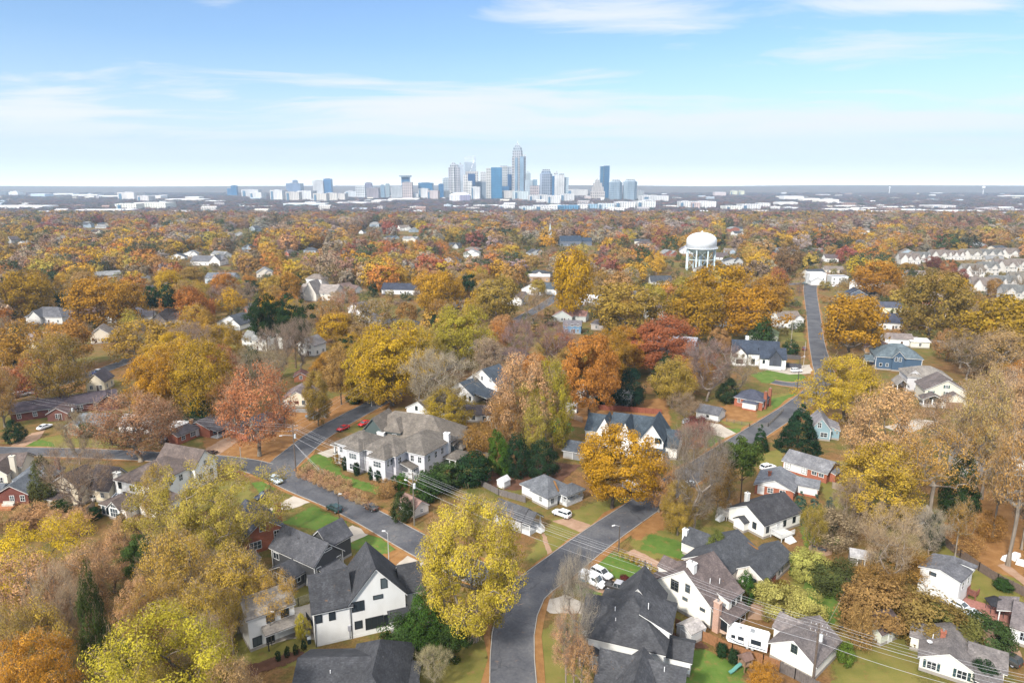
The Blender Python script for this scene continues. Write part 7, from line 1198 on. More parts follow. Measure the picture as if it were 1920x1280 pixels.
for y in range(30, 400, 13):              # the wood goes on beside the view
    for sx in (-1, 1):
        for q in range(11):
            xx, yy = sx * (.80 * y + 26 + 13 * q) + R.uniform(-5, 5), y + R.uniform(-5, 5); w_ = R.uniform(11, 20)
            if free_of_roads(xx, yy, 3) and not np.any((HP[:, 0] - xx) ** 2 + (HP[:, 1] - yy) ** 2 < (HP[:, 2] + w_ / 2) ** 2): add_far(xx, yy, w_, w_ * .7 + 3, pal(yy))
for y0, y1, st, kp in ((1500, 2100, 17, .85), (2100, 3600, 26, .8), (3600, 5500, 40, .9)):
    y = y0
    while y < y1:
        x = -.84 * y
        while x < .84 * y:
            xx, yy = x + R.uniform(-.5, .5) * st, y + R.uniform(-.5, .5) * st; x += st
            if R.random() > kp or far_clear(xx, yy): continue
            w_ = st * R.uniform(.75, 1.25); add_far(xx, yy, w_, R.uniform(8, 13) * (1 if yy < 6000 else 1.4), R.choice([(.16, .125, .14), (.13, .12, .155), (.18, .12, .115), (.12, .125, .16), (.08, .10, .11)]))  # purple-grey bare twigs, shifted bluer so distance haze sits in the colour
        y += st
me = bpy.data.meshes.new('woodland'); me.from_pydata(P_, [], [])
a = me.attributes.new('tint', 'FLOAT_COLOR', 'POINT'); a.data.foreach_set('color', np.array(TI, np.float32).ravel())
a = me.attributes.new('size', 'FLOAT_VECTOR', 'POINT'); a.data.foreach_set('vector', np.array(SZ, np.float32).ravel())
wo_ = bpy.data.objects.new('woodland', me); COL.objects.link(wo_); tag(wo_, 'autumn woodland rolling back from the houses to the city', 'woodland', kind='stuff')
ng = bpy.data.node_groups.new('scatter_trees', 'GeometryNodeTree')
ng.interface.new_socket('Geometry', in_out='INPUT', socket_type='NodeSocketGeometry'); ng.interface.new_socket('Geometry', in_out='OUTPUT', socket_type='NodeSocketGeometry')
nn = ng.nodes.new; L_ = ng.links.new
gi_, go_ = nn('NodeGroupInput'), nn('NodeGroupOutput'); iop = nn('GeometryNodeInstanceOnPoints'); ci = nn('GeometryNodeCollectionInfo'); ci.inputs[0].default_value = protos; ci.inputs['Separate Children'].default_value = True; ci.inputs['Reset Children'].default_value = True
na = nn('GeometryNodeInputNamedAttribute'); na.data_type = 'FLOAT_VECTOR'; na.inputs['Name'].default_value = 'size'
rv = nn('FunctionNodeRandomValue'); rv.data_type = 'INT'; rv.inputs['Min'].default_value if False else None
for s_ in rv.inputs:
    if s_.type == 'INT' and s_.name == 'Min': s_.default_value = 0
    if s_.type == 'INT' and s_.name == 'Max': s_.default_value = 5
rr = nn('FunctionNodeRandomValue'); rr.data_type = 'FLOAT_VECTOR'; rr.inputs[0].default_value = (0, 0, 0); rr.inputs[1].default_value = (0, 0, 6.28)
iop.inputs['Pick Instance'].default_value = True
L_(gi_.outputs[0], iop.inputs['Points']); L_(ci.outputs[0], iop.inputs['Instance'])
L_(next(s_ for s_ in rv.outputs if s_.type == 'INT'), iop.inputs['Instance Index'])
L_(next(s_ for s_ in rr.outputs if s_.type == 'VECTOR'), iop.inputs['Rotation'])
L_(next(s_ for s_ in na.outputs if s_.type == 'VECTOR' and s_.enabled), iop.inputs['Scale']); L_(iop.outputs[0], go_.inputs[0])
md = wo_.modifiers.new('scatter', 'NODES'); md.node_group = ng
wo_.data.materials.append(M['farleaf'])
# ---------------------------------------------------------------- vehicles
def loft_body(st):
    """st: stations (x, half width, z bottom, z belt, z top) -> rounded hull"""
    mb = MB(); rings = []
    for x, w, zb, zm, zt_ in st: rings.append([(x, -w * .9, zb), (x, w * .9, zb), (x, w, zb + (zm - zb) * .35), (x, w * .98, zm), (x, w * .86, zt_), (x, -w * .86, zt_), (x, -w * .98, zm), (x, -w, zb + (zm - zb) * .35)])
    for a, c in zip(rings, rings[1:]):
        k0 = len(mb.v); mb.v += a + c; n = 8
        for i in range(n): j = (i + 1) % n; mb.f.append((k0 + i, k0 + n + i, k0 + n + j, k0 + j)); mb.m.append(0)
    mb.face(rings[0]); mb.face(rings[-1][::-1]); return mb
WHEEL = {}
def wheel_mesh(r):
    if r not in WHEEL:
        t = MB(); n = 16; w = .12
        for rr0, rr1 in ((r * .62, r),):
            for i in range(n):
                a, b_ = 2 * math.pi * i / n, 2 * math.pi * (i + 1) / n; P_ = lambda q, rr, y: (rr * math.cos(q), y, rr * math.sin(q))
                t.face([P_(a, rr1, -w), P_(b_, rr1, -w), P_(b_, rr1, w), P_(a, rr1, w)]); t.face([P_(a, rr0, -w), P_(b_, rr0, -w), P_(b_, rr1, -w), P_(a, rr1, -w)]); t.face([P_(a, rr1, w), P_(b_, rr1, w), P_(b_, rr0, w), P_(a, rr0, w)])
        c = MB(); c.tube((0, -w * .8, 0), (0, w * .8, 0), r * .63, n=12); WHEEL[r] = (t.mesh('tyre', M['rubber']), c.mesh('rim', M['metal']))
    return WHEEL[r]
SPEC = { # length, width, stations, cabin (x rear base, x rear top, x front top, x front base, belt z, roof z, top half width), wheel x, wheel radius
 'suv': (4.7, 1.88, [(-2.3, .80, .45, .80, .95), (-2.2, .92, .30, .95, 1.05), (-1.2, .94, .26, .98, 1.06), (.9, .94, .26, .98, 1.06), (1.7, .92, .28, .92, 1.0), (2.15, .86, .32, .78, .88), (2.34, .72, .40, .62, .72)], (-2.18, -1.85, .25, 1.05, 1.04, 1.66, .70), (-1.4, 1.42), .36),
 'sedan': (4.7, 1.8, [(-2.3, .76, .42, .80, .92), (-2.1, .88, .28, .86, .96), (-1.1, .9, .24, .86, .95), (.9, .9, .24, .86, .94), (1.8, .88, .26, .76, .84), (2.2, .82, .3, .66, .74), (2.34, .68, .4, .56, .62)], (-1.75, -.95, .35, 1.15, .93, 1.42, .62), (-1.4, 1.42), .33),
 'pickup': (5.4, 1.95, [(-2.65, .88, .5, .9, 1.0), (-2.6, .95, .36, .98, 1.06), (-.7, .97, .32, 1.0, 1.08), (1.2, .97, .32, 1.02, 1.10), (2.2, .95, .34, .98, 1.06), (2.6, .88, .4, .8, .9), (2.7, .78, .45, .7, .78)], (-.75, -.6, .75, 1.35, 1.08, 1.82, .74), (-1.65, 1.72), .40),
 'van': (5.6, 2.0, [(-2.75, .96, .5, 1.2, 1.3), (-2.7, 1.0, .36, 1.22, 1.34), (1.0, 1.0, .34, 1.22, 1.34), (1.75, .98, .34, 1.1, 1.2), (2.5, .94, .36, .95, 1.04), (2.75, .84, .42, .72, .82)], (-2.7, -2.62, 1.05, 1.72, 1.32, 2.1, .86), (-1.75, 1.75), .36) }
CARM = {}
def car_parts(kind):
    if kind in CARM: return CARM[kind]
    L, Wd, st, cab, wx, wr = SPEC[kind]; xr, xrt, xft, xf, zb, zr, tw = cab; bw = Wd / 2 * .86; d = {}
    mb = loft_body(st)
    if kind == 'pickup': mb.box(-2.5, -.78, 1.085, -.9, .78, 1.10)
    d['body'] = mb.mesh('body', M['car'], True)
    g = MB(); g.loft([(xr, -bw, zb - .03), (xf, -bw, zb - .03), (xf, bw, zb - .03), (xr, bw, zb - .03)], [(xrt, -tw, zr - .05), (xft, -tw, zr - .05), (xft, tw, zr - .05), (xrt, tw, zr - .05)]); d['glazing'] = g.mesh('glazing', M['glass'])
    r_ = MB(); o = .03; r_.loft([(xrt - o, -tw - o, zr - .08), (xft + o, -tw - o, zr - .08), (xft + o, tw + o, zr - .08), (xrt - o, tw + o, zr - .08)], [(xrt + .1, -tw + .06, zr + .02), (xft - .1, -tw + .06, zr + .02), (xft - .1, tw - .06, zr + .02), (xrt + .1, tw - .06, zr + .02)])
    for s_ in (-1, 1):
        for xa, xb in ((xr, xrt), (xf, xft)) + (((xr + xf) / 2 - .15, (xrt + xft) / 2 - .1),): r_.tube((xa, s_ * (bw + .012), zb - .02), (xb, s_ * (tw + .012), zr - .05), .05, n=4)
    if kind == 'van':
        for s_ in (-1, 1): r_.loft([(xr, s_ * (bw + .02), zb - .02), (.35, s_ * (bw + .02), zb - .02), (.35, s_ * bw, zb - .02), (xr, s_ * bw, zb - .02)], [(xrt, s_ * (tw + .03), zr - .05), (.2, s_ * (tw + .03), zr - .05), (.2, s_ * tw, zr - .05), (xrt, s_ * tw, zr - .05)])
        r_.loft([(xr - .03, -bw, zb), (xr, -bw, zb), (xr, bw, zb), (xr - .03, bw, zb)], [(xrt - .03, -tw, zr - .05), (xrt, -tw, zr - .05), (xrt, tw, zr - .05), (xrt - .03, tw, zr - .05)])
    d['roof'] = r_.mesh('roof', M['car'])
    x1 = st[-1][0]; h_ = MB(); h_.box(x1 - .22, -.16, -.07, x1 - .02, .16, .08); d['headlight'] = h_.mesh('headlight', M['lens']); x0 = st[0][0]; q = MB(); q.box(x0 - .01, -.1, -.14, x0 + .16, .1, .14); d['tail_light'] = q.mesh('tail_light', M['redlens'])
    bp = MB(); bp.box(x1 - .14, -.62, .36, x1 + .06, .62, .58); d['bumper'] = bp.mesh('bumper', M['rubber']); CARM[kind] = d; return d
def car(kind, rear, front, color, label, cat='car', name=None, group=None, roofc=None):
    a, c = G(*rear), G(*front); rz = math.atan2(c.y - a.y, c.x - a.x); m = (a + c) / 2; m.z = .12
    d = car_parts(kind); L, Wd, st, cab, wx, wr = SPEC[kind]
    e = empty(name or {'suv': 'parked_suv', 'sedan': 'parked_car', 'pickup': 'pickup_truck', 'van': 'delivery_van'}[kind], m, rz, label, cat, group)
    inst('body', d['body'], e, color=color); inst('glazing', d['glazing'], e); inst('roof', d['roof'], e, color=roofc or color); inst('bumper', d['bumper'], e)
    for s_ in (-1, 1):
        inst('headlight', d['headlight'], e, (0, s_ * .58, st[-2][3] - .1)); inst('tail_light', d['tail_light'], e, (0, s_ * st[0][1] * .82, st[0][3] - .02))
    t_, r_ = wheel_mesh(wr)
    for x in wx:
        for s_ in (-1, 1): o = inst('wheel', t_, e, (x, s_ * (Wd / 2 - .14), wr)); inst('rim', r_, o, color=(.35, .35, .37))
    return e
CW = (.78, .79, .80); CS = (.42, .45, .48); CB = (.012, .013, .016); CN_ = (.02, .03, .05); CR = (.45, .012, .015)
v = car('van', (1091, 1087), (1131, 1104), CW, 'white work van with blue and yellow wave graphics parked by the green lawn', 'van')
mb = MB()
for s_ in (-1, 1):
    y = s_ * 1.012
    def blob(pts): mb.loft([(x, y - .01, z) for x, z in pts], [(x, y + .01, z) for x, z in pts])
    blob([(-2.5, .5), (-.9, .5), (-.6, .72), (-1.2, .92), (-1.9, .8), (-2.5, .95)])
mb.build('wave_graphic', M['car'], v, color=(.02, .22, .38)); mb = MB()
for s_ in (-1, 1): mb.loft([(x, s_ * 1.012 - .01, z) for x, z in ((-.95, .5), (-.2, .5), (-.1, .66), (-.55, .74))], [(x, s_ * 1.012 + .01, z) for x, z in ((-.95, .5), (-.2, .5), (-.1, .66), (-.55, .74))])
mb.build('yellow_graphic', M['car'], v, color=(.6, .5, .05)); mb = MB()
n = 20
for s_ in (-1, 1):
    for i in range(n):
        a0, a1 = 2 * math.pi * i / n, 2 * math.pi * (i + 1) / n; P_ = lambda a, r_: (-1.6 + .85 * r_ * math.cos(a), s_ * 1.03 - s_ * .13 * max(0, (1.28 + .3 * r_ * math.sin(a)) - 1.3), 1.22 + .36 * r_ * math.sin(a)); mb.face([P_(a0, .82), P_(a1, .82), P_(a1, 1), P_(a0, 1)])
mb.build('round_emblem', M['car'], v, color=(.03, .035, .05))
car('suv', (1113, 1073), (1143, 1088), (.58, .60, .62), 'silver SUV parked beside the white work van'); car('pickup', (1140, 1101), (1178, 1112), (.03, .028, .027), 'black pickup with roof bars below the dark purple shrub', 'pickup', roofc=(.3, .3, .32))
car('suv', (1069, 973), (1038, 962), CW, 'white SUV on the brown driveway by the white bungalow'); car('suv', (506, 897), (530, 911), (.40, .46, .49), 'silver-blue SUV turning on the street corner'); car('suv', (511, 928), (480, 940), CN_, 'dark navy SUV on a pale driveway above the green lawn'); car('suv', (641, 964), (614, 951), (.02, .05, .045), 'dark green SUV parked at the kerb beside the lawn'); car('sedan', (709, 961), (682, 948), (.06, .048, .04), 'dark bronze car parked beside the ornamental grass bed')
car('sedan', (655, 801), (632, 811), CR, 'bright red car on the straight street'); car('sedan', (690, 794), (676, 800), CR, 'second red car half hidden behind the mansion'); car('sedan', (383, 858), (403, 850), (.035, .012, .015), 'dark maroon car on the dirt drive'); car('pickup', (330, 824), (303, 833), CB, 'black pickup on the leaf covered yard', 'pickup'); car('sedan', (312, 812), (299, 823), (.03, .05, .12), 'dark blue car beside the black pickup')
car('sedan', (72, 808), (96, 799), CW, 'white car on the gravel drive at the left'); car('suv', (1427, 883), (1452, 877), CW, 'white SUV behind the brick house with white gable'); car('van', (1172, 916), (1202, 927), CW, 'white van under the golden orange oak', 'van'); car('sedan', (1297, 907), (1280, 919), CS, 'silver car under crooked leafless branches'); car('suv', (1480, 698), (1506, 697), CW, 'white SUV on the drive of the white dark-gabled house')
car('sedan', (1508.5, 662), (1507, 650), (.12, .03, .035), 'dark red car parked along the long street'); car('suv', (1897, 1246), (1871, 1232), (.05, .048, .045), 'dark brown SUV beside the cream shuttered house'); car('sedan', (1790, 1137), (1808, 1146), CW, 'white car behind the thicket, nearest the square white building'); car('sedan', (1816, 1152), (1838, 1168), (.66, .7, .74), 'pale silver car behind the thicket, lower of two'); car('sedan', (576, 783), (594, 787), (.16, .19, .21), 'grey car beside the brick cottage with navy roof')
car('suv', (182, 937), (195, 932), (.6, .6, .58), 'pale car between the tan house and the white sunroom'); car('pickup', (178, 703), (190, 698), (.03, .08, .25), 'blue pickup on the left side street', 'pickup', roofc=(.7, .72, .75)); car('van', (24, 733), (42, 728), (.7, .7, .66), 'white box van at the far left street', 'van'); car('van', (30, 746), (52, 741), (.75, .76, .78), 'long white van parked before the dark brick ranch', 'van'); car('sedan', (1281, 799), (1292, 786), (.5, .58, .64), 'pale blue car beside the leafless tree and plain garage')
car('sedan', (1500, 532), (1514, 533), (.08, .14, .14), 'dark teal car crossing at the top of the long street'); car('sedan', (1532, 530), (1542, 529), (.03, .07, .2), 'small blue car before the flat topped house'); car('suv', (1543, 537), (1558, 537), CW, 'white car on the cross street right of the blue one'); car('sedan', (1560, 538), (1572, 538), CW, 'second white car at the right on the cross street'); car('sedan', (860, 523), (872, 519), CR, 'far red car on a drive near the round golden tree')
# camper trailer
def camper():
    a, c = G(1437, 1220), G(1367, 1199); rz = math.atan2(c.y - a.y, c.x - a.x); m = (a + c) / 2
    e = empty('camper_trailer', m, rz, 'white camper trailer with grey swooshes and black windows behind the wooden fence', 'camper')
    prof_ = [(-3.2, .55), (3.0, .55), (3.35, 1.1), (3.25, 2.0), (2.5, 2.85), (-3.0, 2.9), (-3.25, 2.6)]; b = MB(); b.loft([(x, 1.22, z) for x, z in prof_], [(x, -1.22, z) for x, z in prof_]); b.build('body', M['car'], e, color=(.78, .78, .77))
    for x0, w, z0, hh in ((-1.4, 1.5, 1.45, .75), (1.0, .8, 1.5, .55), (2.2, .55, 1.5, .5)):
        for s_ in (-1, 1):
            f = MB(); f.box(-w / 2 - .05, -.02, -.05, w / 2 + .05, .02, hh + .05); o = f.build('window', M['paint'], e, (x0, s_ * 1.235, z0), 0, (.05, .05, .05)); p = MB(); p.box(-w / 2, -.035, 0, w / 2, .035, hh); p.build('pane', M['glass'], o)
    for s_ in (-1, 1):
        f = MB(); f.box(-.36, -.02, 0, .36, .02, 1.85); o = f.build('door', M['car'], e, (.1, s_ * 1.235, .65), 0, (.72, .72, .72)); f = MB(); [f.box(*q) for q in ((-.41, -.03, 0, -.365, .03, 1.9), (.365, -.03, 0, .41, .03, 1.9), (-.365, -.03, 1.855, .365, .03, 1.9))]; f.build('door_frame', M['rubber'], o)
        f = MB(); f.loft([(x, s_ * 1.225 - .012, z) for x, z in ((-3, .85), (1.5, .75), (3.1, 1.3), (3.1, 1.38), (1.4, .95), (-3, 1.0))], [(x, s_ * 1.225 + .012, z) for x, z in ((-3, .85), (1.5, .75), (3.1, 1.3), (3.1, 1.38), (1.4, .95), (-3, 1.0))]); f.build('side_stripe', M['car'], e, color=(.10, .13, .17))
        f = MB(); f.box(-3.27, s_ * .95 - .14, .7, -3.2, s_ * .95 + .14, 1.3); f.build('tail_light', M['redlens'], e)
    for x, w, d, hh in ((-.6, .75, .75, .32), (1.3, .5, .5, .2)): b = MB(); b.loft([(x - w / 2, -d / 2, 2.88), (x + w / 2, -d / 2, 2.88), (x + w / 2, d / 2, 2.88), (x - w / 2, d / 2, 2.88)], [(x - w * .4, -d * .4, 2.88 + hh), (x + w * .4, -d * .4, 2.88 + hh), (x + w * .4, d * .4, 2.88 + hh), (x - w * .4, d * .4, 2.88 + hh)]); b.build('roof_vent', M['metal'], e, color=(.2, .21, .22))
    b = MB(); b.box(1.8, -.3, 2.9, 2.4, .3, 2.98); b.build('roof_hatch', M['paint'], e, color=(.55, .55, .55)); b = MB(); b.tube((3.2, -.7, .6), (4.2, 0, .55), .06); b.tube((3.2, .7, .6), (4.2, 0, .55), .06); b.tube((4.2, 0, .1), (4.2, 0, .8), .05); b.build('hitch', M['rubber'], e)
    t_, r_ = wheel_mesh(.36)
    for x in (-.9, -.1):
        for s_ in (-1, 1): o = inst('wheel', t_, e, (x, s_ * 1.05, .36)); inst('rim', r_, o, color=(.4, .4, .4))
camper()
# ---------------------------------------------------------------- poles and wires
def pole(px, base, top, label, arms=1, lamp=None, box=False, r=.15, col=(.13, .10, .08), name='power_pole', cat='utility pole', rz=0.0, hgt=None, group=None):
    g = G(px, base); h_ = hgt or ztop(px, top, g); e = empty(name, g, rz, label, cat, group)
    b = MB(); b.tube((0, 0, 0), (0, 0, h_), r * 1.25, r * .8, 8); b.build('post', M['wood'] if name == 'power_pole' else M['metal'], e, color=col)
    for i in range(arms):
        z = h_ - .5 - i * 1.1; b = MB(); b.box(-1.3, -.07, z, 1.3, .07, z + .14); o = b.build('crossarm', M['wood'], e, color=col); q = MB()
        for x in (-1.15, -.45, .45, 1.15): q.tube((x, 0, z + .15), (x, 0, z + .36), .06, .04, 6)
        q.build('insulators', M['metal'], o, color=(.5, .5, .52))
    if lamp: b = MB(); b.tube((0, 0, h_ * lamp[1]), (lamp[0] * .8, 0, h_ * lamp[1] + .6), .05, n=5); b.tube((lamp[0] * .8, 0, h_ * lamp[1] + .6), (lamp[0], 0, h_ * lamp[1] + .55), .05, n=5); o = b.build('lamp_arm', M['metal'], e, color=(.5, .5, .5)); q = MB(); q.box(lamp[0] - .35, -.13, h_ * lamp[1] + .46, lamp[0] + .35, .13, h_ * lamp[1] + .64); q.build('lamp_head', M['metal'], o, color=(.62, .62, .62))
    if box: b = MB(); b.tube((.42, 0, h_ * .72), (.42, 0, h_ * .72 + 1.1), .28, n=10); b.build('transformer', M['metal'], e, color=(.55, .57, .58))
    return g + Vector((0, 0, h_)), e
P1, e1 = pole(555, 884, 797, 'tall power pole at the corner of the grass bed with street lamp arm', 2, (-3.2, .78), True, rz=.5); P2, e2 = pole(777, 985, 886, 'power pole with grey transformer box beside the brown roofed shed', 2, (-2.2, .78), True, rz=-.6, col=(.17, .15, .12)); P3, e3 = pole(1206, 1132, 1050, 'dark power pole behind the dark many-ridged roof', 2, None, True, rz=-.6); P4, e4 = pole(1524, 1278, 1168, 'power pole with transformer in front of the cream garage', 2, None, True, rz=-.6, r=.16)
P5 = G(1990, 1440) + Vector((0, 0, 12)); P0 = G(395, 752) + Vector((0, 0, 13)); P0b = G(-60, 775) + Vector((0, 0, 12)); PC = G(742, 735) + Vector((0, 0, 12))
def wire(a, c, label, group, off=0.0, dz=0.0, sag=.9, r=.014, name='power_wire'):
    d = (c - a); s_ = Vector((-d.y, d.x, 0)).normalized() * off; pts = [a.lerp(c, i / 14) + s_ + Vector((0, 0, dz - sag * 4 * (i / 14) * (1 - i / 14))) for i in range(15)]; b = MB(); [b.tube(p, q, r, n=4, cap=False) for p, q in zip(pts, pts[1:])]
    tag(b.build(name, M['wire']), label, 'wire', group)
for (a, c, nm) in ((P1, P2, 'from the corner pole to the transformer pole'), (P2, P3, 'crossing over the largest yellow tree and street'), (P3, P4, 'above the cream house and camper'), (P4, P5, 'leaving the frame at the bottom right')):
    for off, dz in ((-1.15, -.1), (-.45, -.1), (.45, -.1), (1.15, -.1), (-.6, -1.2), (.6, -1.2), (0, -3.2)): wire(a, c, f'overhead power wire {nm}', f'overhead power wires {nm}', off, dz, .7 if dz > -3 else 1.0,   .014 if dz > -3 else .024)
for off, dz in ((-.8, -.2), (.8, -.2), (0, -2.4)): wire(P1, PC, 'overhead power wire running up the straight street', 'overhead power wires up the straight street', off, dz)
PL, el = pole(139, 808, 757, 'power pole with a transformer in the left front yards', 1, None, True, rz=.1)
PL2, el2 = pole(453, 872, 838, 'grey slim pole in the leaf covered yard', 0, None, False, r=.1, col=(.32, .31, .3))
for off, dz in ((-.8, -.2), (.8, -.2), (0, -1.8)):
    wire(P1, PL, 'overhead power wire above the brick houses on the left', 'overhead power wires above the left brick houses', off, dz, .9); wire(PL, P0b, 'overhead power wire leaving the frame on the left', 'overhead power wires at the left edge', off, dz, .9)
wire(P4 + Vector((0, 0, -3)), G(1590, 1118) + Vector((0, 0, 3)), 'single service wire from the pole to the playhouse shed', None, 0, 0, .3)
for a_ in ((604, 890), (612, 892)): b = MB(); b.tube(P1 + Vector((0, 0, -5)), G(*a_), .03, n=4); b.tube(G(*a_), G(*a_).lerp(P1, .14), .06, n=5); tag(b.build('guy_wire', M['wire']), 'guy wire bracing the corner power pole into the lawn', 'wire', 'guy wires of the corner pole')
pole(1160, 1034, 985, 'dark street lamp pole at the corner of the green lawn', 0, (-1.6, .98), False, r=.12, name='street_lamp', cat='street lamp', col=(.09, .07, .06), rz=.5); pole(1494, 738, 668, 'tall dark street pole near the compact brick house', 0, (1.4, .96), False, r=.14, name='street_lamp', cat='street lamp', col=(.06, .05, .05)); pole(697, 762, 738, 'grey street lamp beside the straight street', 0, (-2.4, .97), False, r=.1, name='street_lamp', cat='street lamp', col=(.4, .4, .4)); pole(729, 1048, 998, 'slender grey lamp post on the mulch corner', 0, (-.8, .97), False, r=.08, name='street_lamp', cat='street lamp', col=(.42, .42, .42)); pole(637, 985, 928, 'thin dark lamp post beside the green SUV', 0, (.5, .97), False, r=.07, name='street_lamp', cat='street lamp', col=(.05, .05, .05))
pole(510, 1265 - 55, 1150, 'dark garden lamp post before the white outbuilding', 0, (.5, .97), False, r=.07, name='street_lamp', cat='street lamp', col=(.05, .05, .05))
for x, b_, t_ in ((1498, 556, 512), (1508, 552, 514), (1572, 575, 545)): pole(x, b_, t_, 'weathered power pole at the top of the long street', 1, None, False, name='power_pole', group='power poles at the top of the long street')
pole(1506, 690, 640, 'pale wooden pole by the dark hedge tree', 0, None, False, r=.12, col=(.36, .31, .27)); pole(1482, 655, 600, 'second pale pole left of the long street', 0, None, False, r=.12, col=(.36, .31, .27))
# ---------------------------------------------------------------- fences and garden things
def fence(pxs, h_, col, label, mat='wood', rail=False, name='board_fence', group=None):
    P_ = [G(*p) for p in pxs]; e = empty(name, P_[0], 0, label, 'fence', group); o = P_[0]; pb = MB(); ps = MB()
    for a, c in zip(P_, P_[1:]):
        a, c = a - o, c - o; d = (c - a); L = d.length; d /= L; nrm = Vector((-d.y, d.x, 0)); n = max(1, int(L / 2.4))
        for i in range(n + 1): p = a + d * (L * i / n); ps.box(p.x - .07, p.y - .07, 0, p.x + .07, p.y + .07, h_ + .08)
        if rail:
            for z in (h_ * .3, h_ * .6, h_ * .92): pb.tube(a + Vector((0, 0, z)), c + Vector((0, 0, z)), .05, n=4)
        else:
            m_ = max(2, int(L / .35))
            for i in range(m_):
                p, q = a + d * (L * i / m_), a + d * (L * (i + .94) / m_); zt_ = h_ + R.uniform(-.05, .03); w_ = nrm * .02; pb.loft([tuple(p - w_), tuple(q - w_), tuple(q + w_), tuple(p + w_)], [tuple(v_ + Vector((0, 0, zt_))) for v_ in (p - w_, q - w_, q + w_, p + w_)])
    pb.build('rails' if rail else 'boards', M[mat], e, color=col); ps.build('posts', M[mat], e, color=tuple(v_ * .8 for v_ in col))
fence([(1266, 1176), (1316, 1200), (1372, 1226), (1430, 1246), (1462, 1258)], 1.9, (.27, .13, .06), 'brown wooden fence running past the camper trailer'); fence([(1462, 1259), (1490, 1272), (1540, 1300)], 1.8, (.14, .12, .11), 'dark grey fence in front of the cream garage'); fence([(1765, 1018), (1800, 1045), (1835, 1070), (1870, 1092), (1925, 1120)], 1.9, (.15, .11, .09), 'long dark board fence below the leaf covered yard'); fence([(880, 893), (905, 912), (935, 928), (985, 942)], 1.7, (.16, .14, .13), 'grey board fence between the mulch yard and the cottage')
fence([(1005, 812), (1021, 818), (1062, 834)], 1.9, (.28, .20, .14), 'tan fence behind the row of thin cypresses'); fence([(1036, 768), (1060, 780), (1092, 792)], 1.9, (.34, .24, .17), 'pale wooden fence below the open garden shed'); fence([(1122, 768), (1180, 772), (1240, 777)], 1.9, (.24, .08, .05), 'reddish fence behind the white stucco house'); fence([(1362, 790), (1405, 800), (1440, 800), (1468, 772)], 1.2, (.2, .17, .13), 'open rail fence around the yard of the plain white garage', rail=True, name='rail_fence'); fence([(528, 771), (577, 774), (612, 784)], 1.5, (.26, .25, .24), 'low grey fence before the tan cottage'); fence([(1466, 688), (1502, 691)], 2.0, (.07, .07, .085), 'dark fence beside the white dark-gabled house'); fence([(1470, 672), (1500, 674)], 1.9, (.1, .09, .09), 'dark rear fence behind the upper hedge')
fence([(925, 862), (905, 858), (880, 848)], 1.9, (.22, .19, .16), 'weathered fence behind the brown scrub'); fence([(1690, 640), (1760, 645), (1800, 648)], 1.9, (.27, .23, .2), 'board fence below the far lawn'); fence([(1692, 622), (1800, 628)], 1.3, (.12, .09, .07), 'dark rail fence on the far lawn', rail=True, name='rail_fence'); fence([(18, 985), (60, 960), (66, 948)], 1.5, (.22, .2, .17), 'low lattice fence around the wooden deck'); fence([(128, 985), (160, 965), (178, 950)], 1.6, (.36, .28, .21), 'pale plank fence left of the white sunroom'); fence([(1560, 915), (1610, 930), (1640, 938)], 1.8, (.3, .24, .18), 'tan fence behind the ranch house'); fence([(595, 1122), (560, 1135), (545, 1140)], 1.7, (.5, .45, .25), 'pale fence between the farmhouse and charcoal house')
def at_px(name, px, py, label, cat, rz=0.0, group=None): return empty(name, G(px, py), rz, label, cat, group)
e = at_px('fire_pit', 1538, 1031, 'round gravel fire pit patio with dark chairs on the back lawn', 'fire pit'); b = MB(); b.tube((0, 0, .02), (0, 0, .1), 2.3, 2.3, 24); b.build('gravel_ring', M['gravel'], e); b = MB(); b.lathe([(.55, .1), (.6, .5), (.45, .5), (.4, .2)], 16); b.build('fire_bowl', M['metal'], e, color=(.08, .08, .09))
def garden_chair(px, py, rz, col, label, group):
    e = at_px('garden_chair', px, py, label, 'chair', rz, group); e.location.z = .1
    b = MB(); b.box(-.3, -.3, .36, .3, .3, .44); b.build('seat', M['paint'], e, color=col); b = MB(); b.loft([(-.3, .26, .44), (.3, .26, .44), (.3, .34, .44), (-.3, .34, .44)], [(-.3, .42, 1.0), (.3, .42, 1.0), (.3, .5, 1.0), (-.3, .5, 1.0)]); b.build('backrest', M['paint'], e, color=col)
    for x in (-.25, .25):
        for y in (-.25, .25): b = MB(); b.box(x - .03, y - .03, 0, x + .03, y + .03, .36); b.build('leg', M['paint'], e, color=col)
for x, y, rz in ((1526, 1028, 1.5), (1534, 1025, .4), (1548, 1027, -1.2), (1546, 1034, -2.4)): garden_chair(x, y, rz, (.07, .08, .1), 'dark garden chair around the round fire pit', 'dark chairs round the fire pit')
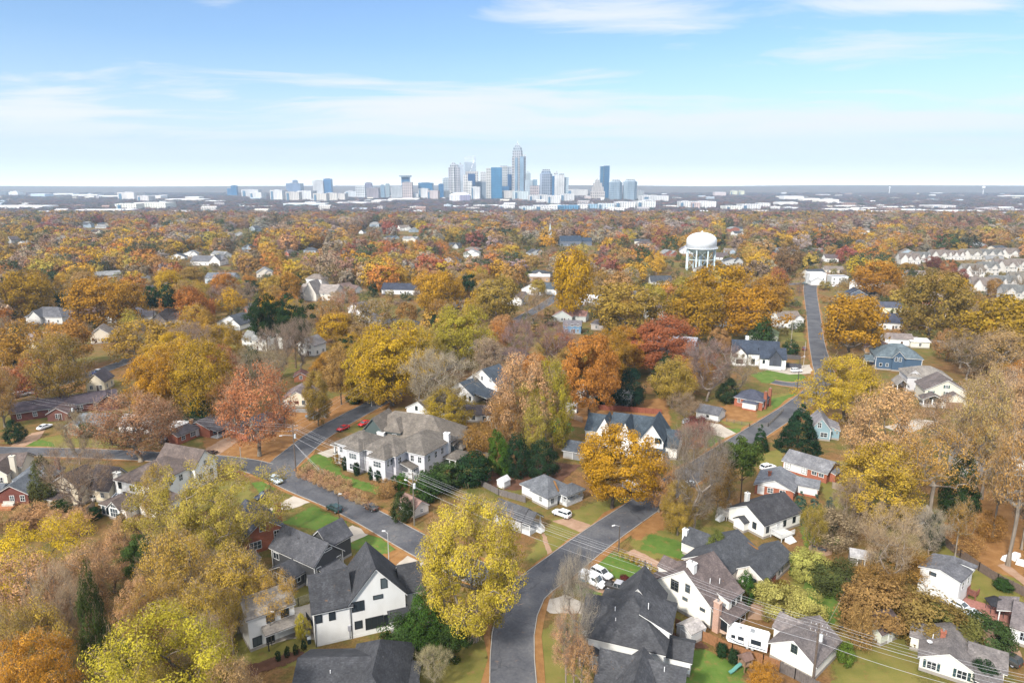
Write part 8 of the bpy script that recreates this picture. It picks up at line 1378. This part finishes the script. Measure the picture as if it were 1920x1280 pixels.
e = at_px('playset', 1396, 1254, 'wooden playset with a small roof and green slide on the back lawn', 'playset', .4); b = MB(); b.box(-.07, -.07, 0, .07, .07, 2.3); pm_ = b.mesh('post', M['wood']); [inst('post', pm_, e, (x, y, 0), color=(.22, .14, .08)) for x in (-.7, .7) for y in (-.7, .7)]; b = MB(); b.box(-.8, -.8, 1.1, .8, .8, 1.2); b.build('platform', M['wood'], e, color=(.25, .16, .1)); b = MB(); b.loft([(-.95, -.95, 2.2), (.95, -.95, 2.2), (.95, .95, 2.2), (-.95, .95, 2.2)], [(-.95, -.02, 3.0), (.95, -.02, 3.0), (.95, .02, 3.0), (-.95, .02, 3.0)]); b.build('roof', M['wood'], e, color=(.16, .1, .08)); b = MB(); pts = [(-.8, 1.2), (-1.5, .95), (-2.4, .4), (-3.0, .25)]; [b.loft([(x0, -.28, z0), (x0, .28, z0), (x1, .28, z1), (x1, -.28, z1)], [(x0, -.28, z0 + .18), (x0, .28, z0 + .18), (x1, .28, z1 + .18), (x1, -.28, z1 + .18)]) for (x0, z0), (x1, z1) in zip(pts, pts[1:])]; b.build('slide', M['paint'], e, color=(.08, .22, .19))
for i, (x, y, c) in enumerate(((574, 1193, (.03, .05, .06)), (577, 1199, (.05, .06, .07)), (580, 1206, (.02, .04, .05)))):
    e = at_px('wheelie_bin', x, y, 'dark lidded wheelie bin beside the white farmhouse corner', 'bin', .4, 'wheelie bins at the farmhouse corner'); b = MB(); b.loft([(-.24, -.28, .1), (.24, -.28, .1), (.24, .28, .1), (-.24, .28, .1)], [(-.3, -.34, 1.0), (.3, -.34, 1.0), (.3, .34, 1.0), (-.3, .34, 1.0)]); b.build('body', M['paint'], e, color=c); b = MB(); b.loft([(-.32, -.36, 1.0), (.32, -.36, 1.0), (.32, .38, 1.0), (-.32, .38, 1.0)], [(-.26, -.3, 1.1), (.26, -.3, 1.1), (.26, .38, 1.12), (-.26, .38, 1.12)]); b.build('lid', M['paint'], e, color=(.3, .32, .33)); b = MB(); [b.tube((x_, .28, .12), (x_ + .06, .28, .12), .12, n=10) for x_ in (-.3, .24)]; b.build('wheels', M['rubber'], e)
e = at_px('gazebo', 1871, 1150, 'black canopied garden gazebo on the brick patio at the right edge', 'gazebo', .3); b = MB(); [b.tube((1.9 * math.cos(a), 1.9 * math.sin(a), .3), (1.9 * math.cos(a), 1.9 * math.sin(a), 2.2), .05) for a in [i * math.pi / 3 for i in range(6)]]; b.build('posts', M['metal'], e, color=(.05, .05, .05)); b = MB(); b.lathe([(2.3, 2.1), (2.3, 2.25), (1.2, 2.7), (.7, 2.75), (.1, 3.0)], 6); b.build('canopy', M['paint'], e, color=(.018, .018, .022))
for x, y, s_ in ((1886, 1050, 1.0), (1899, 1047, 1.15), (1914, 1058, 1.1), (1906, 1042, .8)):
    o = G(x, y); b = MB(); b.loft([(-.8 * s_, -.6 * s_, 0), (.8 * s_, -.6 * s_, 0), (.8 * s_, .6 * s_, 0), (-.8 * s_, .6 * s_, 0)], [(-.62 * s_, -.5 * s_, .95 * s_), (.7 * s_, -.5 * s_, .8 * s_), (.66 * s_, .42 * s_, 1.0 * s_), (-.6 * s_, .45 * s_, .9 * s_)]); tag(b.build('covered_seat', M['stucco'], None, o, R.random() * 3, (.72, .72, .70)), 'white covered garden seat in the bed beside the gravel path', 'seat', 'white covered seats by the gravel path')
for x, y in ((1108, 995), (1140, 938), (720, 1010)):
    pass
for x, y, lab in ((1500, 722, 'white road name sign post at the short side street'),):
    pass
sc.cycles.use_denoising = True; sc.cycles.denoiser = 'OPENIMAGEDENOISE'; sc.cycles.denoising_input_passes = 'RGB_ALBEDO_NORMAL'; sc.cycles.denoising_prefilter = 'ACCURATE'
